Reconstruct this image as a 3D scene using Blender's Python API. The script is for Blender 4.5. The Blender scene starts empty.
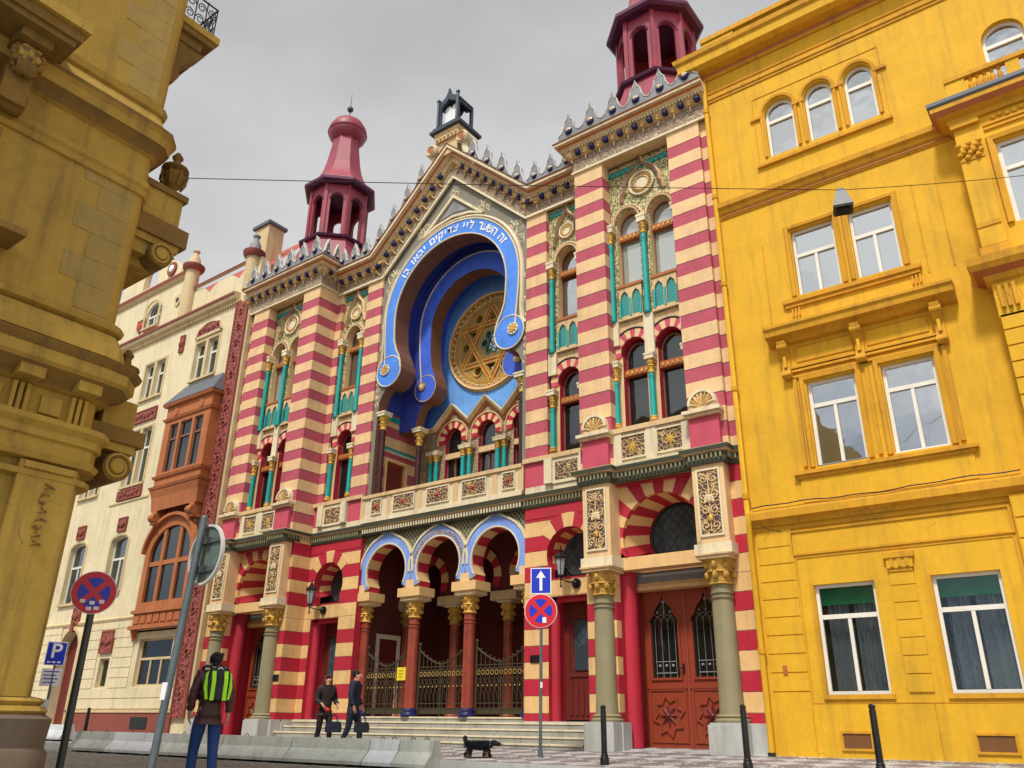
import bpy, bmesh, math, random
from mathutils import Vector, Matrix
from mathutils.geometry import tessellate_polygon
random.seed(7)
S = bpy.context.scene
COL = S.collection
PI = math.pi
rad = math.radians
def sin(a): return math.sin(a)
def cos(a): return math.cos(a)

# ---------------------------------------------------------------- materials
class NT:
    def __init__(s, mat):
        s.t = mat.node_tree; s.t.nodes.clear()
    def n(s, typ, **kw):
        o = s.t.nodes.new(typ)
        for k, v in kw.items():
            if k.startswith('i_'):
                o.inputs[k[2:].replace('_', ' ')].default_value = v
            else: setattr(o, k, v)
        return o
    def l(s, a, b): s.t.links.new(a, b)
    def m(s, op, a, b=None, c=None):
        o = s.t.nodes.new('ShaderNodeMath'); o.operation = op
        for i, x in enumerate((a, b, c)):
            if x is None: continue
            if isinstance(x, (int, float)): o.inputs[i].default_value = x
            else: s.l(x, o.inputs[i])
        return o.outputs[0]
    def mix(s, f, a, b, blend='MIX'):
        o = s.t.nodes.new('ShaderNodeMix'); o.data_type = 'RGBA'; o.blend_type = blend
        for idx, x in ((0, f), (6, a), (7, b)):
            if isinstance(x, (int, float)): o.inputs[idx].default_value = x
            elif isinstance(x, tuple): o.inputs[idx].default_value = (*x[:3], 1)
            else: s.l(x, o.inputs[idx])
        return o.outputs[2]
    def pos(s):
        g = s.n('ShaderNodeNewGeometry'); x = s.n('ShaderNodeSeparateXYZ'); s.l(g.outputs['Position'], x.inputs[0])
        return g.outputs['Position'], x.outputs[0], x.outputs[1], x.outputs[2]
    def noise(s, scale, detail=4, vec=None, rough=.6):
        o = s.n('ShaderNodeTexNoise'); o.inputs['Scale'].default_value = scale; o.inputs['Detail'].default_value = detail
        o.inputs['Roughness'].default_value = rough
        if vec is not None: s.l(vec, o.inputs['Vector'])
        return o.outputs['Fac']
    def finish(s, col, rough=.8, metal=0, height=None, bump=.3, dist=.01, spec=.5):
        p = s.n('ShaderNodeBsdfPrincipled'); out = s.n('ShaderNodeOutputMaterial')
        if isinstance(col, tuple): p.inputs['Base Color'].default_value = (*col, 1)
        else: s.l(col, p.inputs['Base Color'])
        if isinstance(rough, (int, float)): p.inputs['Roughness'].default_value = rough
        else: s.l(rough, p.inputs['Roughness'])
        p.inputs['Metallic'].default_value = metal
        p.inputs['Specular IOR Level'].default_value = spec
        if height is not None:
            b = s.n('ShaderNodeBump'); b.inputs['Strength'].default_value = bump; b.inputs['Distance'].default_value = dist
            s.l(height, b.inputs['Height']); s.l(b.outputs[0], p.inputs['Normal'])
        s.l(p.outputs[0], out.inputs[0]); return p
def newmat(name):
    m = bpy.data.materials.new(name); m.use_nodes = True; return m, NT(m)
def grime(t, col, amt=.35, var=.12, sc=1.3):
    """wear: broad mottling plus vertical rain streaks"""
    p, x, y, z = t.pos()
    mp = t.n('ShaderNodeMapping'); mp.inputs['Scale'].default_value = (3.2, 3.2, .25); t.l(p, mp.inputs[0])
    st = t.noise(1.6, 5, mp.outputs[0], .65)
    big = t.noise(sc, 6, p, .7)
    f1 = t.m('MULTIPLY', t.m('SMOOTH_MAX', t.m('SUBTRACT', st, .5), 0, .05), amt * 4.0)
    f1 = t.m('MINIMUM', f1, .75)
    c = t.mix(f1, col, (.09, .06, .035), 'MIX')
    fine = t.noise(11, 7, p, .75)
    # faint hairline cracks and repair patches with their own outline
    wv = t.n('ShaderNodeTexNoise'); wv.inputs['Scale'].default_value = 1.4; wv.inputs['Detail'].default_value = 5; t.l(p, wv.inputs['Vector'])
    wm = t.n('ShaderNodeMix'); wm.data_type = 'VECTOR'; wm.inputs[0].default_value = .35; t.l(p, wm.inputs[4]); t.l(wv.outputs['Color'], wm.inputs[5])
    ve = t.n('ShaderNodeTexVoronoi'); ve.feature = 'DISTANCE_TO_EDGE'; ve.inputs['Scale'].default_value = .8; t.l(wm.outputs[1], ve.inputs['Vector'])
    vc = t.n('ShaderNodeTexVoronoi'); vc.inputs['Scale'].default_value = .8; t.l(wm.outputs[1], vc.inputs['Vector'])
    spc = t.n('ShaderNodeSeparateColor'); t.l(vc.outputs['Color'], spc.inputs[0])
    ck = t.m('MULTIPLY', t.m('LESS_THAN', ve.outputs['Distance'], .003), t.m('GREATER_THAN', big, .57))
    c = t.mix(t.m('MULTIPLY', ck, min(.45, amt)), c, (.05, .03, .02))
    pit = t.m('GREATER_THAN', fine, .69)
    c = t.mix(t.m('MULTIPLY', pit, min(.45, amt * 1.2)), c, (.10, .07, .04))
    sc_ = t.m('MULTIPLY_ADD', big, 2 * var * 2.2, 1 - 2.2 * var)
    sc_ = t.m('ADD', sc_, t.m('MULTIPLY_ADD', spc.outputs[0], var * .8, -var * .4))
    sc_ = t.m('ADD', sc_, t.m('MULTIPLY_ADD', fine, var * 2.4, -var * 1.2))
    v = t.n('ShaderNodeVectorMath'); v.operation = 'SCALE'; t.l(c, v.inputs[0]); t.l(sc_, v.inputs['Scale'])
    return v.outputs[0]
def plain(name, col, rough=.8, metal=0, amt=.2, var=.1, bump=.25, bs=40, spec=.4, dist=.01):
    m, t = newmat(name)
    c = grime(t, col, amt, var)
    p, x, y, z = t.pos()
    t.finish(c, rough, metal, t.noise(bs, 5, p), bump, dist, spec); return m
PINK = (.45, .085, .12); CREAM = (.74, .50, .26); REDW = (.45, .018, .040); CREAM2 = (.74, .47, .20)
def stripes(name):
    m, t = newmat(name)
    p, x, y, z = t.pos()
    mp = t.n('ShaderNodeMapping'); mp.inputs['Scale'].default_value = (1, 1, 1); t.l(p, mp.inputs[0])
    wob = t.m('MULTIPLY', t.m('SUBTRACT', t.noise(6, 5, p), .5), .028)
    zz = t.m('ADD', z, wob)
    u = t.m('DIVIDE', t.m('SUBTRACT', 14.74, zz), .70)
    fr = t.m('FRACT', u)
    up = t.m('LESS_THAN', fr, .5)
    up = t.m('MULTIPLY', up, t.m('LESS_THAN', zz, 14.74))
    colu = t.mix(up, CREAM, PINK)
    n = t.m('DIVIDE', t.m('SUBTRACT', zz, .75), .380)
    k = t.m('FLOOR', n); par = t.m('MODULO', k, 2.0); odd = t.m('GREATER_THAN', par, .5)
    ev = t.m('SUBTRACT', 1.0, odd)
    lo = t.m('MULTIPLY', ev, t.m('LESS_THAN', k, 6.5))
    hi = t.m('MULTIPLY', odd, t.m('GREATER_THAN', k, 8.5))
    red = t.m('MINIMUM', t.m('ADD', lo, hi), 1.0)
    coll = t.mix(red, CREAM2, REDW)
    isup = t.m('GREATER_THAN', z, 6.35)
    c = t.mix(isup, coll, colu)
    # painted joint lines
    l1 = t.m('LESS_THAN', fr, .035)
    l1 = t.m('MULTIPLY', l1, isup)
    fn = t.m('FRACT', n)
    l2 = t.m('MULTIPLY', t.m('LESS_THAN', fn, .035), t.m('SUBTRACT', 1.0, isup))
    c = t.mix(t.m('MULTIPLY', t.m('ADD', l1, l2), .8), c, (.05, .02, .03))
    c2 = grime(t, c, .26, .13, 2.0)
    t.finish(c2, .8, 0, t.noise(32, 7, p), .5, .015, .3); return m
def voussoir_mats(): pass
def carved(name, hi, lo, scale=9, bump=1.0, metal=0, edge=.07):
    m, t = newmat(name)
    p, x, y, z = t.pos()
    nz = t.n('ShaderNodeTexNoise'); nz.inputs['Scale'].default_value = scale * .6
    t.l(p, nz.inputs['Vector'])
    mx = t.n('ShaderNodeMix'); mx.data_type = 'VECTOR'; mx.inputs[0].default_value = .06
    t.l(p, mx.inputs[4]); t.l(nz.outputs['Color'], mx.inputs[5])
    v = t.n('ShaderNodeTexVoronoi'); v.feature = 'DISTANCE_TO_EDGE'; v.inputs['Scale'].default_value = scale
    t.l(mx.outputs[1], v.inputs['Vector'])
    h = t.m('SUBTRACT', 1.0, t.m('MINIMUM', t.m('DIVIDE', v.outputs['Distance'], edge * 2), 1.0))
    v2 = t.n('ShaderNodeTexVoronoi'); v2.feature = 'F1'; v2.inputs['Scale'].default_value = scale * 1.9; t.l(p, v2.inputs['Vector'])
    d = t.m('LESS_THAN', v2.outputs['Distance'], .23)
    hh = t.m('MAXIMUM', h, t.m('MULTIPLY', d, .8))
    c = t.mix(t.m('GREATER_THAN', hh, .35), lo, hi)
    t.finish(grime(t, c, .15, .12), .6, metal, hh, bump, .02); return m
def lattice(name, line, cell, s=11, w=.2, cell2=None):
    m, t = newmat(name)
    p, x, y, z = t.pos()
    h = t.m('ADD', x, y)
    a = t.m('FRACT', t.m('MULTIPLY', t.m('ADD', h, t.m('MULTIPLY', z, .85)), s))
    b = t.m('FRACT', t.m('MULTIPLY', t.m('SUBTRACT', h, t.m('MULTIPLY', z, .85)), s))
    f = t.m('MAXIMUM', t.m('LESS_THAN', a, w), t.m('LESS_THAN', b, w))
    base = cell
    if cell2:
        ck = t.n('ShaderNodeTexVoronoi'); ck.inputs['Scale'].default_value = s; t.l(p, ck.inputs['Vector'])
        sp = t.n('ShaderNodeSeparateColor'); t.l(ck.outputs['Color'], sp.inputs[0])
        base = t.mix(sp.outputs[0], cell, cell2)
    c = t.mix(f, base, line)
    t.finish(grime(t, c, .12, .1), .6, 0, f, .6, .01); return m
def mosaic(name, a, b, c_, scale=14):
    m, t = newmat(name)
    p, x, y, z = t.pos()
    v = t.n('ShaderNodeTexVoronoi'); v.inputs['Scale'].default_value = scale; t.l(p, v.inputs['Vector'])
    v.inputs['Randomness'].default_value = .6
    d = t.m('LESS_THAN', v.outputs['Distance'], .28)
    d2 = t.m('GREATER_THAN', v.outputs['Distance'], .55)
    c = t.mix(d, a, b); c = t.mix(d2, c, c_)
    t.finish(grime(t, c, .1, .1), .6, 0, v.outputs['Distance'], .5, .01); return m
def speckle(name, col, dot, amt=.15, scale=9):
    m, t = newmat(name)
    p, x, y, z = t.pos()
    v = t.n('ShaderNodeTexVoronoi'); v.inputs['Scale'].default_value = scale; t.l(p, v.inputs['Vector'])
    d = t.m('LESS_THAN', v.outputs['Distance'], amt)
    bg = t.noise(2.2, 5, p, .7)
    c0 = t.mix(t.m('MULTIPLY', bg, .9), col, tuple(min(1, k * 1.7 + .01) for k in col))
    c = t.mix(t.m('MULTIPLY', d, .7), c0, dot)
    t.finish(grime(t, c, .22, .14, 2.5), .7, 0, t.noise(40, 4, p), .2, .01); return m
def glassmat(name, tint=(.02, .03, .035), trans=.5, rough=.02, fac=.22):
    m, t = newmat(name)
    out = t.n('ShaderNodeOutputMaterial')
    fr = t.n('ShaderNodeFresnel'); fr.inputs['IOR'].default_value = 1.55
    p, x, y, z = t.pos()
    b = t.n('ShaderNodeBump'); b.inputs['Strength'].default_value = .10; b.inputs['Distance'].default_value = .05
    t.l(t.noise(1.4, 2, p), b.inputs['Height']); t.l(b.outputs[0], fr.inputs['Normal'])
    gl = t.n('ShaderNodeBsdfGlossy'); gl.inputs['Roughness'].default_value = rough; t.l(b.outputs[0], gl.inputs['Normal'])
    tr = t.n('ShaderNodeBsdfTransparent'); tr.inputs[0].default_value = (.75, .82, .82, 1)
    df = t.n('ShaderNodeBsdfDiffuse'); df.inputs[0].default_value = (*tint, 1)
    m1 = t.n('ShaderNodeMixShader'); m1.inputs[0].default_value = trans; t.l(df.outputs[0], m1.inputs[1]); t.l(tr.outputs[0], m1.inputs[2])
    m2 = t.n('ShaderNodeMixShader'); f = t.m('MINIMUM', t.m('ADD', t.m('MULTIPLY', fr.outputs[0], .6 if fac < .1 else 1.3), fac), 1.0)
    t.l(f, m2.inputs[0]); t.l(m1.outputs[0], m2.inputs[1]); t.l(gl.outputs[0], m2.inputs[2])
    t.l(m2.outputs[0], out.inputs[0]); return m
def woodmat(name, col, dark, sc=5):
    m, t = newmat(name)
    p, x, y, z = t.pos()
    mp = t.n('ShaderNodeMapping'); mp.inputs['Scale'].default_value = (9, 9, 1.1); t.l(p, mp.inputs[0])
    w = t.noise(sc, 6, mp.outputs[0], .7)
    c = t.mix(t.m('MULTIPLY', w, 1.0), col, dark)
    ch = t.noise(14, 6, p, .75)
    chip = t.m('GREATER_THAN', ch, .70)
    c = t.mix(t.m('MULTIPLY', chip, .7), c, (.55, .33, .2))
    t.finish(c, .5, 0, w, .3, .01); return m
def paving(name):
    m, t = newmat(name)
    p, x, y, z = t.pos()
    mp = t.n('ShaderNodeMapping'); mp.inputs['Rotation'].default_value = (0, 0, rad(45)); t.l(p, mp.inputs[0])
    v = t.n('ShaderNodeTexVoronoi'); v.inputs['Scale'].default_value = 12; v.inputs['Randomness'].default_value = .35; t.l(mp.outputs[0], v.inputs['Vector'])
    e = t.n('ShaderNodeTexVoronoi'); e.feature = 'DISTANCE_TO_EDGE'; e.inputs['Scale'].default_value = 12; e.inputs['Randomness'].default_value = .35; t.l(mp.outputs[0], e.inputs['Vector'])
    ck = t.n('ShaderNodeTexChecker'); ck.inputs['Scale'].default_value = 1.9; t.l(mp.outputs[0], ck.inputs['Vector'])
    sp = t.n('ShaderNodeSeparateColor'); t.l(v.outputs['Color'], sp.inputs[0])
    a = t.mix(sp.outputs[0], (.58, .56, .56), (.38, .37, .37)); b = t.mix(sp.outputs[1], (.30, .22, .23), (.17, .155, .165))
    c = t.mix(ck.outputs['Fac'], a, b)
    g = t.m('LESS_THAN', e.outputs['Distance'], .06)
    c = t.mix(g, c, (.11, .11, .09))
    t.finish(grime(t, c, .1, .15), .7, 0, e.outputs['Distance'], .6, .02); return m
def asphalt(name):
    m, t = newmat(name)
    p, x, y, z = t.pos()
    v = t.n('ShaderNodeTexVoronoi'); v.inputs['Scale'].default_value = 8.5; v.inputs['Randomness'].default_value = .5; t.l(p, v.inputs['Vector'])
    sp = t.n('ShaderNodeSeparateColor'); t.l(v.outputs['Color'], sp.inputs[0])
    c = t.mix(sp.outputs[0], (.20, .19, .17), (.33, .31, .27))
    e = t.n('ShaderNodeTexVoronoi'); e.feature = 'DISTANCE_TO_EDGE'; e.inputs['Scale'].default_value = 8.5; e.inputs['Randomness'].default_value = .5; t.l(p, e.inputs['Vector'])
    c = t.mix(t.m('LESS_THAN', e.outputs['Distance'], .05), c, (.08, .08, .06))
    t.finish(grime(t, c, .1, .2, .5), .6, 0, e.outputs['Distance'], .5, .02); return m
M = {}
M['stripe'] = stripes('striped_render')
M['pink'] = plain('pink_render', (.56, .075, .12), .7, amt=.25)
M['redw'] = plain('red_render', REDW, .65, amt=.3)
M['cream'] = plain('cream_render', CREAM, .75, amt=.15)
M['cream2'] = plain('warm_cream_render', CREAM2, .75, amt=.15)
M['stone'] = plain('carved_cream_stone', (.66, .46, .24), .8, amt=.45, bs=25, bump=.5)
M['stone_l'] = plain('pale_stone', (.72, .62, .42), .8, amt=.4)
M['granite'] = plain('grey_granite_plinth', (.44, .44, .41), .7, amt=.3, bs=60)
M['olive'] = plain('olive_grey_column_stone', (.27, .235, .13), .55, amt=.35, bs=30)
M['redcol'] = plain('red_marble_column', (.30, .055, .03), .35, amt=.3, var=.3, bs=12)
M['darkcol'] = plain('dark_maroon_column', (.05, .012, .014), .35, amt=.1)
M['teal'] = plain('teal_paint', (.0, .33, .31), .35, amt=.1, spec=.6)
M['green'] = plain('green_paint', (.02, .18, .10), .5)
M['gold'] = plain('gilded_capital', (.62, .36, .07), .42, .45, amt=.4, var=.3, bs=35, bump=.9, dist=.03)
M['orange'] = plain('orange_brown_trim', (.42, .12, .03), .55)
M['navy'] = plain('navy_glaze', (.010, .010, .085), .3, amt=.05)
M['belt'] = plain('dark_green_grey_belt', (.065, .07, .045), .6, amt=.3)
M['beltd'] = plain('belt_dentil', (.26, .24, .13), .6, amt=.3)
M['blue'] = speckle('cobalt_blue_plaster', (.045, .17, .56), (.3, .5, .85), .12)
M['blue2'] = speckle('pale_blue_loggia_plaster', (.15, .25, .56), (.4, .5, .75), .1)
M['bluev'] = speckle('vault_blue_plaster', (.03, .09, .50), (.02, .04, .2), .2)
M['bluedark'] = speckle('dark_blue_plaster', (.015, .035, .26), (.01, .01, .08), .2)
M['brown'] = lattice('brown_gold_braid', (.28, .13, .06), (.07, .02, .03), 15, .35)
M['frieze'] = carved('cream_lace_frieze', (.62, .46, .27), (.20, .14, .10), 13, .6, edge=.05)
M['greyorn'] = plain('grey_gable_plaster', (.21, .19, .145), .7, amt=.15)
M['line'] = plain('cream_line', (.72, .62, .42), .6)
M['carved'] = carved('gilt_filigree', (.62, .42, .16), (.07, .035, .045), 11, 1.0)
M['mosaic'] = mosaic('green_gold_mosaic', (.50, .42, .17), (.72, .66, .42), (.13, .14, .06), 15)
M['diamond'] = lattice('green_diamond_tiles', (.42, .36, .16), (.035, .085, .06), 7.5, .2, (.10, .05, .05))
M['teallat'] = lattice('teal_lattice', (.05, .42, .38), (.01, .08, .09), 13, .32)
M['leadlat'] = lattice('leaded_glass', (.03, .03, .04), (.05, .10, .11), 4.5, .16, (.015, .03, .05))
M['tealband'] = lattice('teal_zigzag_band', (.02, .35, .29), (.06, .10, .07), 6, .5)
M['tred'] = plain('rose_painted_copper', (.29, .034, .06), .5, amt=.5, var=.2, spec=.5)
M['zinc'] = plain('blue_grey_zinc', (.23, .235, .24), .6, .0, amt=.4, var=.2)
M['zincw'] = plain('pale_zinc_edge', (.56, .54, .50), .5, amt=.4)
M['ironblue'] = plain('blue_black_copper', (.045, .06, .085), .45, .3)
M['black'] = plain('black_iron', (.012, .013, .014), .4, .3)
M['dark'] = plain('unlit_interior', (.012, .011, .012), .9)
M['interior'] = plain('loggia_interior_wall', (.13, .022, .018), .8)  # maroon deepened so the colour carries some of the loggia's shade
M['door'] = woodmat('red_brown_door_wood', (.36, .060, .018), (.17, .022, .01))
M['wooddk'] = woodmat('dark_red_door_wood', (.20, .02, .012), (.07, .012, .01))
M['glass'] = glassmat('window_glass', trans=.93, fac=.03)
M['glassr'] = glassmat('sky_reflecting_glass', (.05, .07, .09), .85, .02, .42)
M['glassd'] = glassmat('dark_glass', (.01, .015, .015), .4, .03, .06)
M['glassp'] = glassmat('pale_glass', (.34, .38, .33), .15, .05, .2)
M['yellow'] = plain('ochre_yellow_render', (.68, .37, .014), .8, amt=.32, var=.12, bs=60, bump=.15)
M['yellow2'] = plain('ochre_trim_render', (.60, .29, .012), .8, amt=.45, var=.14, bs=50)
M['yellowg'] = plain('deep_joint', (.16, .055, .005), .9)
M['white'] = plain('white_window_paint', (.74, .71, .62), .5, amt=.1, var=.04)
M['curtain'] = plain('net_curtain', (.55, .58, .62), .9, bump=.1)
M['lace'] = mosaic('lace_curtain', (.60, .58, .66), (.78, .76, .82), (.42, .40, .46), 40)
M['blind'] = plain('green_blind', (.01, .36, .15), .6, amt=.1, var=.25)
M['blindw'] = plain('pale_blind', (.42, .45, .40), .8)
M['vent'] = lattice('rusty_vent', (.20, .08, .015), (.06, .02, .01), 30, .5)
M['buff'] = plain('buff_render', (.68, .58, .37), .8, amt=.3, var=.11)
M['buffs'] = plain('buff_stone_trim', (.58, .45, .25), .8, amt=.35)
M['terra'] = plain('terracotta', (.42, .135, .04), .7, amt=.35, var=.15, bump=.4)
M['terrar'] = carved('red_terracotta_relief', (.34, .075, .05), (.17, .025, .025), 6, 1.0, edge=.1)
M['redpl'] = plain('red_brown_plinth', (.24, .06, .04), .8, amt=.3)
M['slate'] = plain('slate_roof', (.10, .11, .13), .5, amt=.1)
M['tile'] = lattice('red_roof_tiles', (.22, .03, .02), (.46, .07, .04), 5, .2)
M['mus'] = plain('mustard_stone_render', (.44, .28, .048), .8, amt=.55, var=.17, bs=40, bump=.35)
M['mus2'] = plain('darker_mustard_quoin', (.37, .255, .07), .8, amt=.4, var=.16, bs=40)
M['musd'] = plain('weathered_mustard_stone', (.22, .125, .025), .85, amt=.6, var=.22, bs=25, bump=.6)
M['plst'] = plain('brown_granite', (.16, .12, .085), .6, amt=.4)
M['conc'] = plain('pale_concrete', (.47, .49, .44), .85, amt=.4, var=.15, bs=50)
M['concw'] = plain('whitish_concrete', (.62, .64, .66), .85, amt=.35, var=.12)
M['step'] = plain('worn_step_stone', (.36, .345, .29), .8, amt=.5, var=.2)
M['kerb'] = plain('kerb_granite', (.42, .43, .41), .75, amt=.3)
M['paving'] = paving('mosaic_pavement'); M['road'] = asphalt('cobbled_street')
M['pole'] = plain('weathered_grey_pole', (.11, .14, .15), .5, .4, amt=.5, var=.3)
M['poledk'] = plain('dark_pole', (.07, .08, .075), .5, .3, amt=.3)
M['signback'] = plain('sign_back_grey', (.14, .20, .20), .45, .3, amt=.3)
M['sred'] = plain('sign_red', (.62, .01, .02), .35, amt=.05, var=.04, bump=0)
M['sblue'] = plain('sign_blue', (.01, .03, .50), .35, amt=.05, var=.04, bump=0)
M['swhite'] = plain('sign_white', (.80, .80, .82), .4, amt=.1, var=.04, bump=0)
M['yel'] = plain('notice_yellow', (.80, .62, .02), .5)
M['skin'] = plain('skin', (.55, .26, .17), .55, amt=0, var=.05, bump=.1)
M['hair'] = plain('dark_hair', (.012, .01, .01), .6, amt=0, bs=90, bump=.8)
M['hairr'] = plain('auburn_hair', (.10, .02, .012), .6, amt=0, bs=90, bump=.8)
M['leather'] = plain('brown_leather', (.075, .028, .028), .4, amt=.1, var=.3, bs=14, bump=.7, dist=.03)
M['jeans'] = plain('blue_denim', (.018, .05, .18), .85, amt=0, var=.25, bs=18, bump=.6, dist=.03)
M['coat'] = plain('navy_coat', (.012, .016, .035), .8, amt=0, var=.2, bs=14, bump=.7, dist=.03)
M['coatb'] = plain('dark_jacket', (.025, .016, .014), .7, amt=0, var=.2, bs=14, bump=.7, dist=.03)
M['lime'] = plain('lime_fabric', (.38, .80, .02), .6, amt=0, var=.08)
M['packb'] = plain('black_nylon', (.012, .014, .02), .5, amt=0)
M['shoe'] = plain('black_shoe', (.012, .012, .012), .5, amt=0)
M['fur'] = plain('black_fur', (.010, .012, .018), .9, amt=0, var=.3, bs=60, bump=1, dist=.02)
M['furt'] = plain('tan_fur', (.30, .17, .08), .9, amt=0, bs=60, bump=1)
M['gglass'] = plain('lantern_glass', (.35, .38, .38), .2, amt=.05)

# ---------------------------------------------------------------- builders
class B:
    def __init__(s, T=None):
        s.v = []; s.f = []; s.mi = []; s.ms = []; s.T = T
    def mid(s, m):
        if m not in s.ms: s.ms.append(m)
        return s.ms.index(m)
    def add(s, pts, faces, m):
        o = len(s.v)
        for p in pts:
            p = Vector(p)
            if s.T is not None: p = s.T @ p
            s.v.append(p)
        i = s.mid(m)
        for f in faces: s.f.append([o + k for k in f]); s.mi.append(i)
    def box(s, x0, x1, y0, y1, z0, z1, m):
        if x0 > x1: x0, x1 = x1, x0
        if y0 > y1: y0, y1 = y1, y0
        p = [(x0, y0, z0), (x1, y0, z0), (x1, y1, z0), (x0, y1, z0), (x0, y0, z1), (x1, y0, z1), (x1, y1, z1), (x0, y1, z1)]
        s.add(p, [(0, 3, 2, 1), (4, 5, 6, 7), (0, 1, 5, 4), (1, 2, 6, 5), (2, 3, 7, 6), (3, 0, 4, 7)], m)
        return s
    def plate(s, outer, holes, y0, y1, m, side=None):
        """polygon in XZ extruded from y0 to y1, with holes"""
        side = side or m
        loops = [outer] + list(holes)
        pts = [p for L in loops for p in L]
        tri = tessellate_polygon([[Vector((p[0], p[1], 0)) for p in L] for L in loops])
        n = len(pts)
        s.add([(p[0], y0, p[1]) for p in pts] + [(p[0], y1, p[1]) for p in pts],
              [t for t in tri] + [tuple(n + k for k in reversed(t)) for t in tri], m)
        o = 0
        for L in loops:
            k = len(L)
            s.add([(p[0], y0, p[1]) for p in L] + [(p[0], y1, p[1]) for p in L],
                  [(i, (i + 1) % k, k + (i + 1) % k, k + i) for i in range(k)], side)
        return s
    def cyl(s, p0, p1, r0, r1=None, n=12, m=None, caps=True):
        r1 = r0 if r1 is None else r1
        p0 = Vector(p0); p1 = Vector(p1); d = (p1 - p0).normalized()
        a = d.orthogonal().normalized(); b = d.cross(a)
        P = []
        for c, r in ((p0, r0), (p1, r1)):
            for i in range(n):
                t = 2 * PI * i / n; P.append(c + a * (r * cos(t)) + b * (r * sin(t)))
        F = [(i, (i + 1) % n, n + (i + 1) % n, n + i) for i in range(n)]
        if caps: F += [tuple(range(n)), tuple(range(2 * n - 1, n - 1, -1))]
        s.add(P, F, m); return s
    def lathe(s, cx, cy, prof, n, m, ph=0, sq=False):
        P = []; F = []
        for r, z in prof:
            for i in range(n):
                t = 2 * PI * i / n + ph; P.append((cx + r * cos(t), cy + r * sin(t), z))
        for j in range(len(prof) - 1):
            for i in range(n):
                F.append((j * n + i, j * n + (i + 1) % n, (j + 1) * n + (i + 1) % n, (j + 1) * n + i))
        F.append(tuple(range(n))); k = (len(prof) - 1) * n; F.append(tuple(range(k + n - 1, k - 1, -1)))
        s.add(P, F, m); return s
    def tube(s, pts, r, n, m, closed=False):
        pts = [Vector(p) for p in pts]; P = []; F = []; k = len(pts)
        prev = None
        for i, p in enumerate(pts):
            a = pts[i - 1] if (i > 0 or closed) else p; b = pts[(i + 1) % k] if (i < k - 1 or closed) else p
            d = (b - a)
            d = d.normalized() if d.length > 1e-6 else Vector((0, 0, 1))
            u = (prev - d * prev.dot(d)).normalized() if prev is not None and (prev - d * prev.dot(d)).length > 1e-4 else d.orthogonal().normalized()
            prev = u; w = d.cross(u)
            rr = r[i] if isinstance(r, (list, tuple)) else r
            for j in range(n):
                t = 2 * PI * j / n; P.append(p + u * (rr * cos(t)) + w * (rr * sin(t)))
        for i in range(k if closed else k - 1):
            for j in range(n):
                q = ((i + 1) % k)
                F.append((i * n + j, i * n + (j + 1) % n, q * n + (j + 1) % n, q * n + j))
        if not closed: F += [tuple(range(n)), tuple(range(k * n - 1, (k - 1) * n - 1, -1))]
        s.add(P, F, m); return s
    def ball(s, c, r, m, n=10, sx=1, sy=1, sz=1):
        P = []; F = []; h = max(5, n // 2 + 1)
        for j in range(h + 1):
            ph = PI * j / h
            for i in range(n):
                t = 2 * PI * i / n
                P.append((c[0] + r * sx * sin(ph) * cos(t), c[1] + r * sy * sin(ph) * sin(t), c[2] + r * sz * cos(ph)))
        for j in range(h):
            for i in range(n): F.append((j * n + i, j * n + (i + 1) % n, (j + 1) * n + (i + 1) % n, (j + 1) * n + i))
        s.add(P, F, m); return s
    def sweep(s, path, prof, m, closed=False):
        """path (x,y) in plan, prof (out,z) closed outline; outward is right of travel. m may be list per profile edge"""
        k = len(path); n = len(prof); P = []
        for i in range(k):
            a = Vector(path[i - 1]) if (i > 0 or closed) else None
            b = Vector(path[i]); c = Vector(path[(i + 1) % k]) if (i < k - 1 or closed) else None
            d1 = (b - a).normalized() if a is not None else (c - b).normalized()
            d2 = (c - b).normalized() if c is not None else d1
            n1 = Vector((d1.y, -d1.x)); n2 = Vector((d2.y, -d2.x)); q = (n1 + n2)
            q = q / max(.3, q.length_squared) * 2 if q.length > 1e-5 else n1
            for o, z in prof: P.append((b.x + q.x * o, b.y + q.y * o, z))
        s._sw(P, k, n, m, closed); return s
    def sweepxz(s, path, prof, m, y, closed=False):
        """path (x,z); prof (out toward -y, up = left of travel)"""
        k = len(path); n = len(prof); P = []
        for i in range(k):
            a = Vector(path[i - 1]) if (i > 0 or closed) else None
            b = Vector(path[i]); c = Vector(path[(i + 1) % k]) if (i < k - 1 or closed) else None
            d1 = (b - a).normalized() if a is not None else (c - b).normalized()
            d2 = (c - b).normalized() if c is not None else d1
            n1 = Vector((-d1.y, d1.x)); n2 = Vector((-d2.y, d2.x)); q = (n1 + n2)
            q = q / max(.3, q.length_squared) * 2 if q.length > 1e-5 else n1
            for o, u in prof: P.append((b.x + q.x * u, y - o, b.y + q.y * u))
        s._sw(P, k, n, m, closed); return s
    def _sw(s, P, k, n, m, closed):
        for e in range(n):
            mm = m[e % len(m)] if isinstance(m, (list, tuple)) else m
            F = []
            idx = []
            for i in range(k):
                idx += [P[i * n + e], P[i * n + (e + 1) % n]]
            for i in range(k if closed else k - 1):
                j = (i + 1) % k; F.append((2 * i, 2 * i + 1, 2 * j + 1, 2 * j))
            s.add(idx, F, mm)
        if not closed:
            mm = m[0] if isinstance(m, (list, tuple)) else m
            s.add(P[:n], [tuple(range(n))], mm); s.add(P[-n:], [tuple(range(n - 1, -1, -1))], mm)
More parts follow.
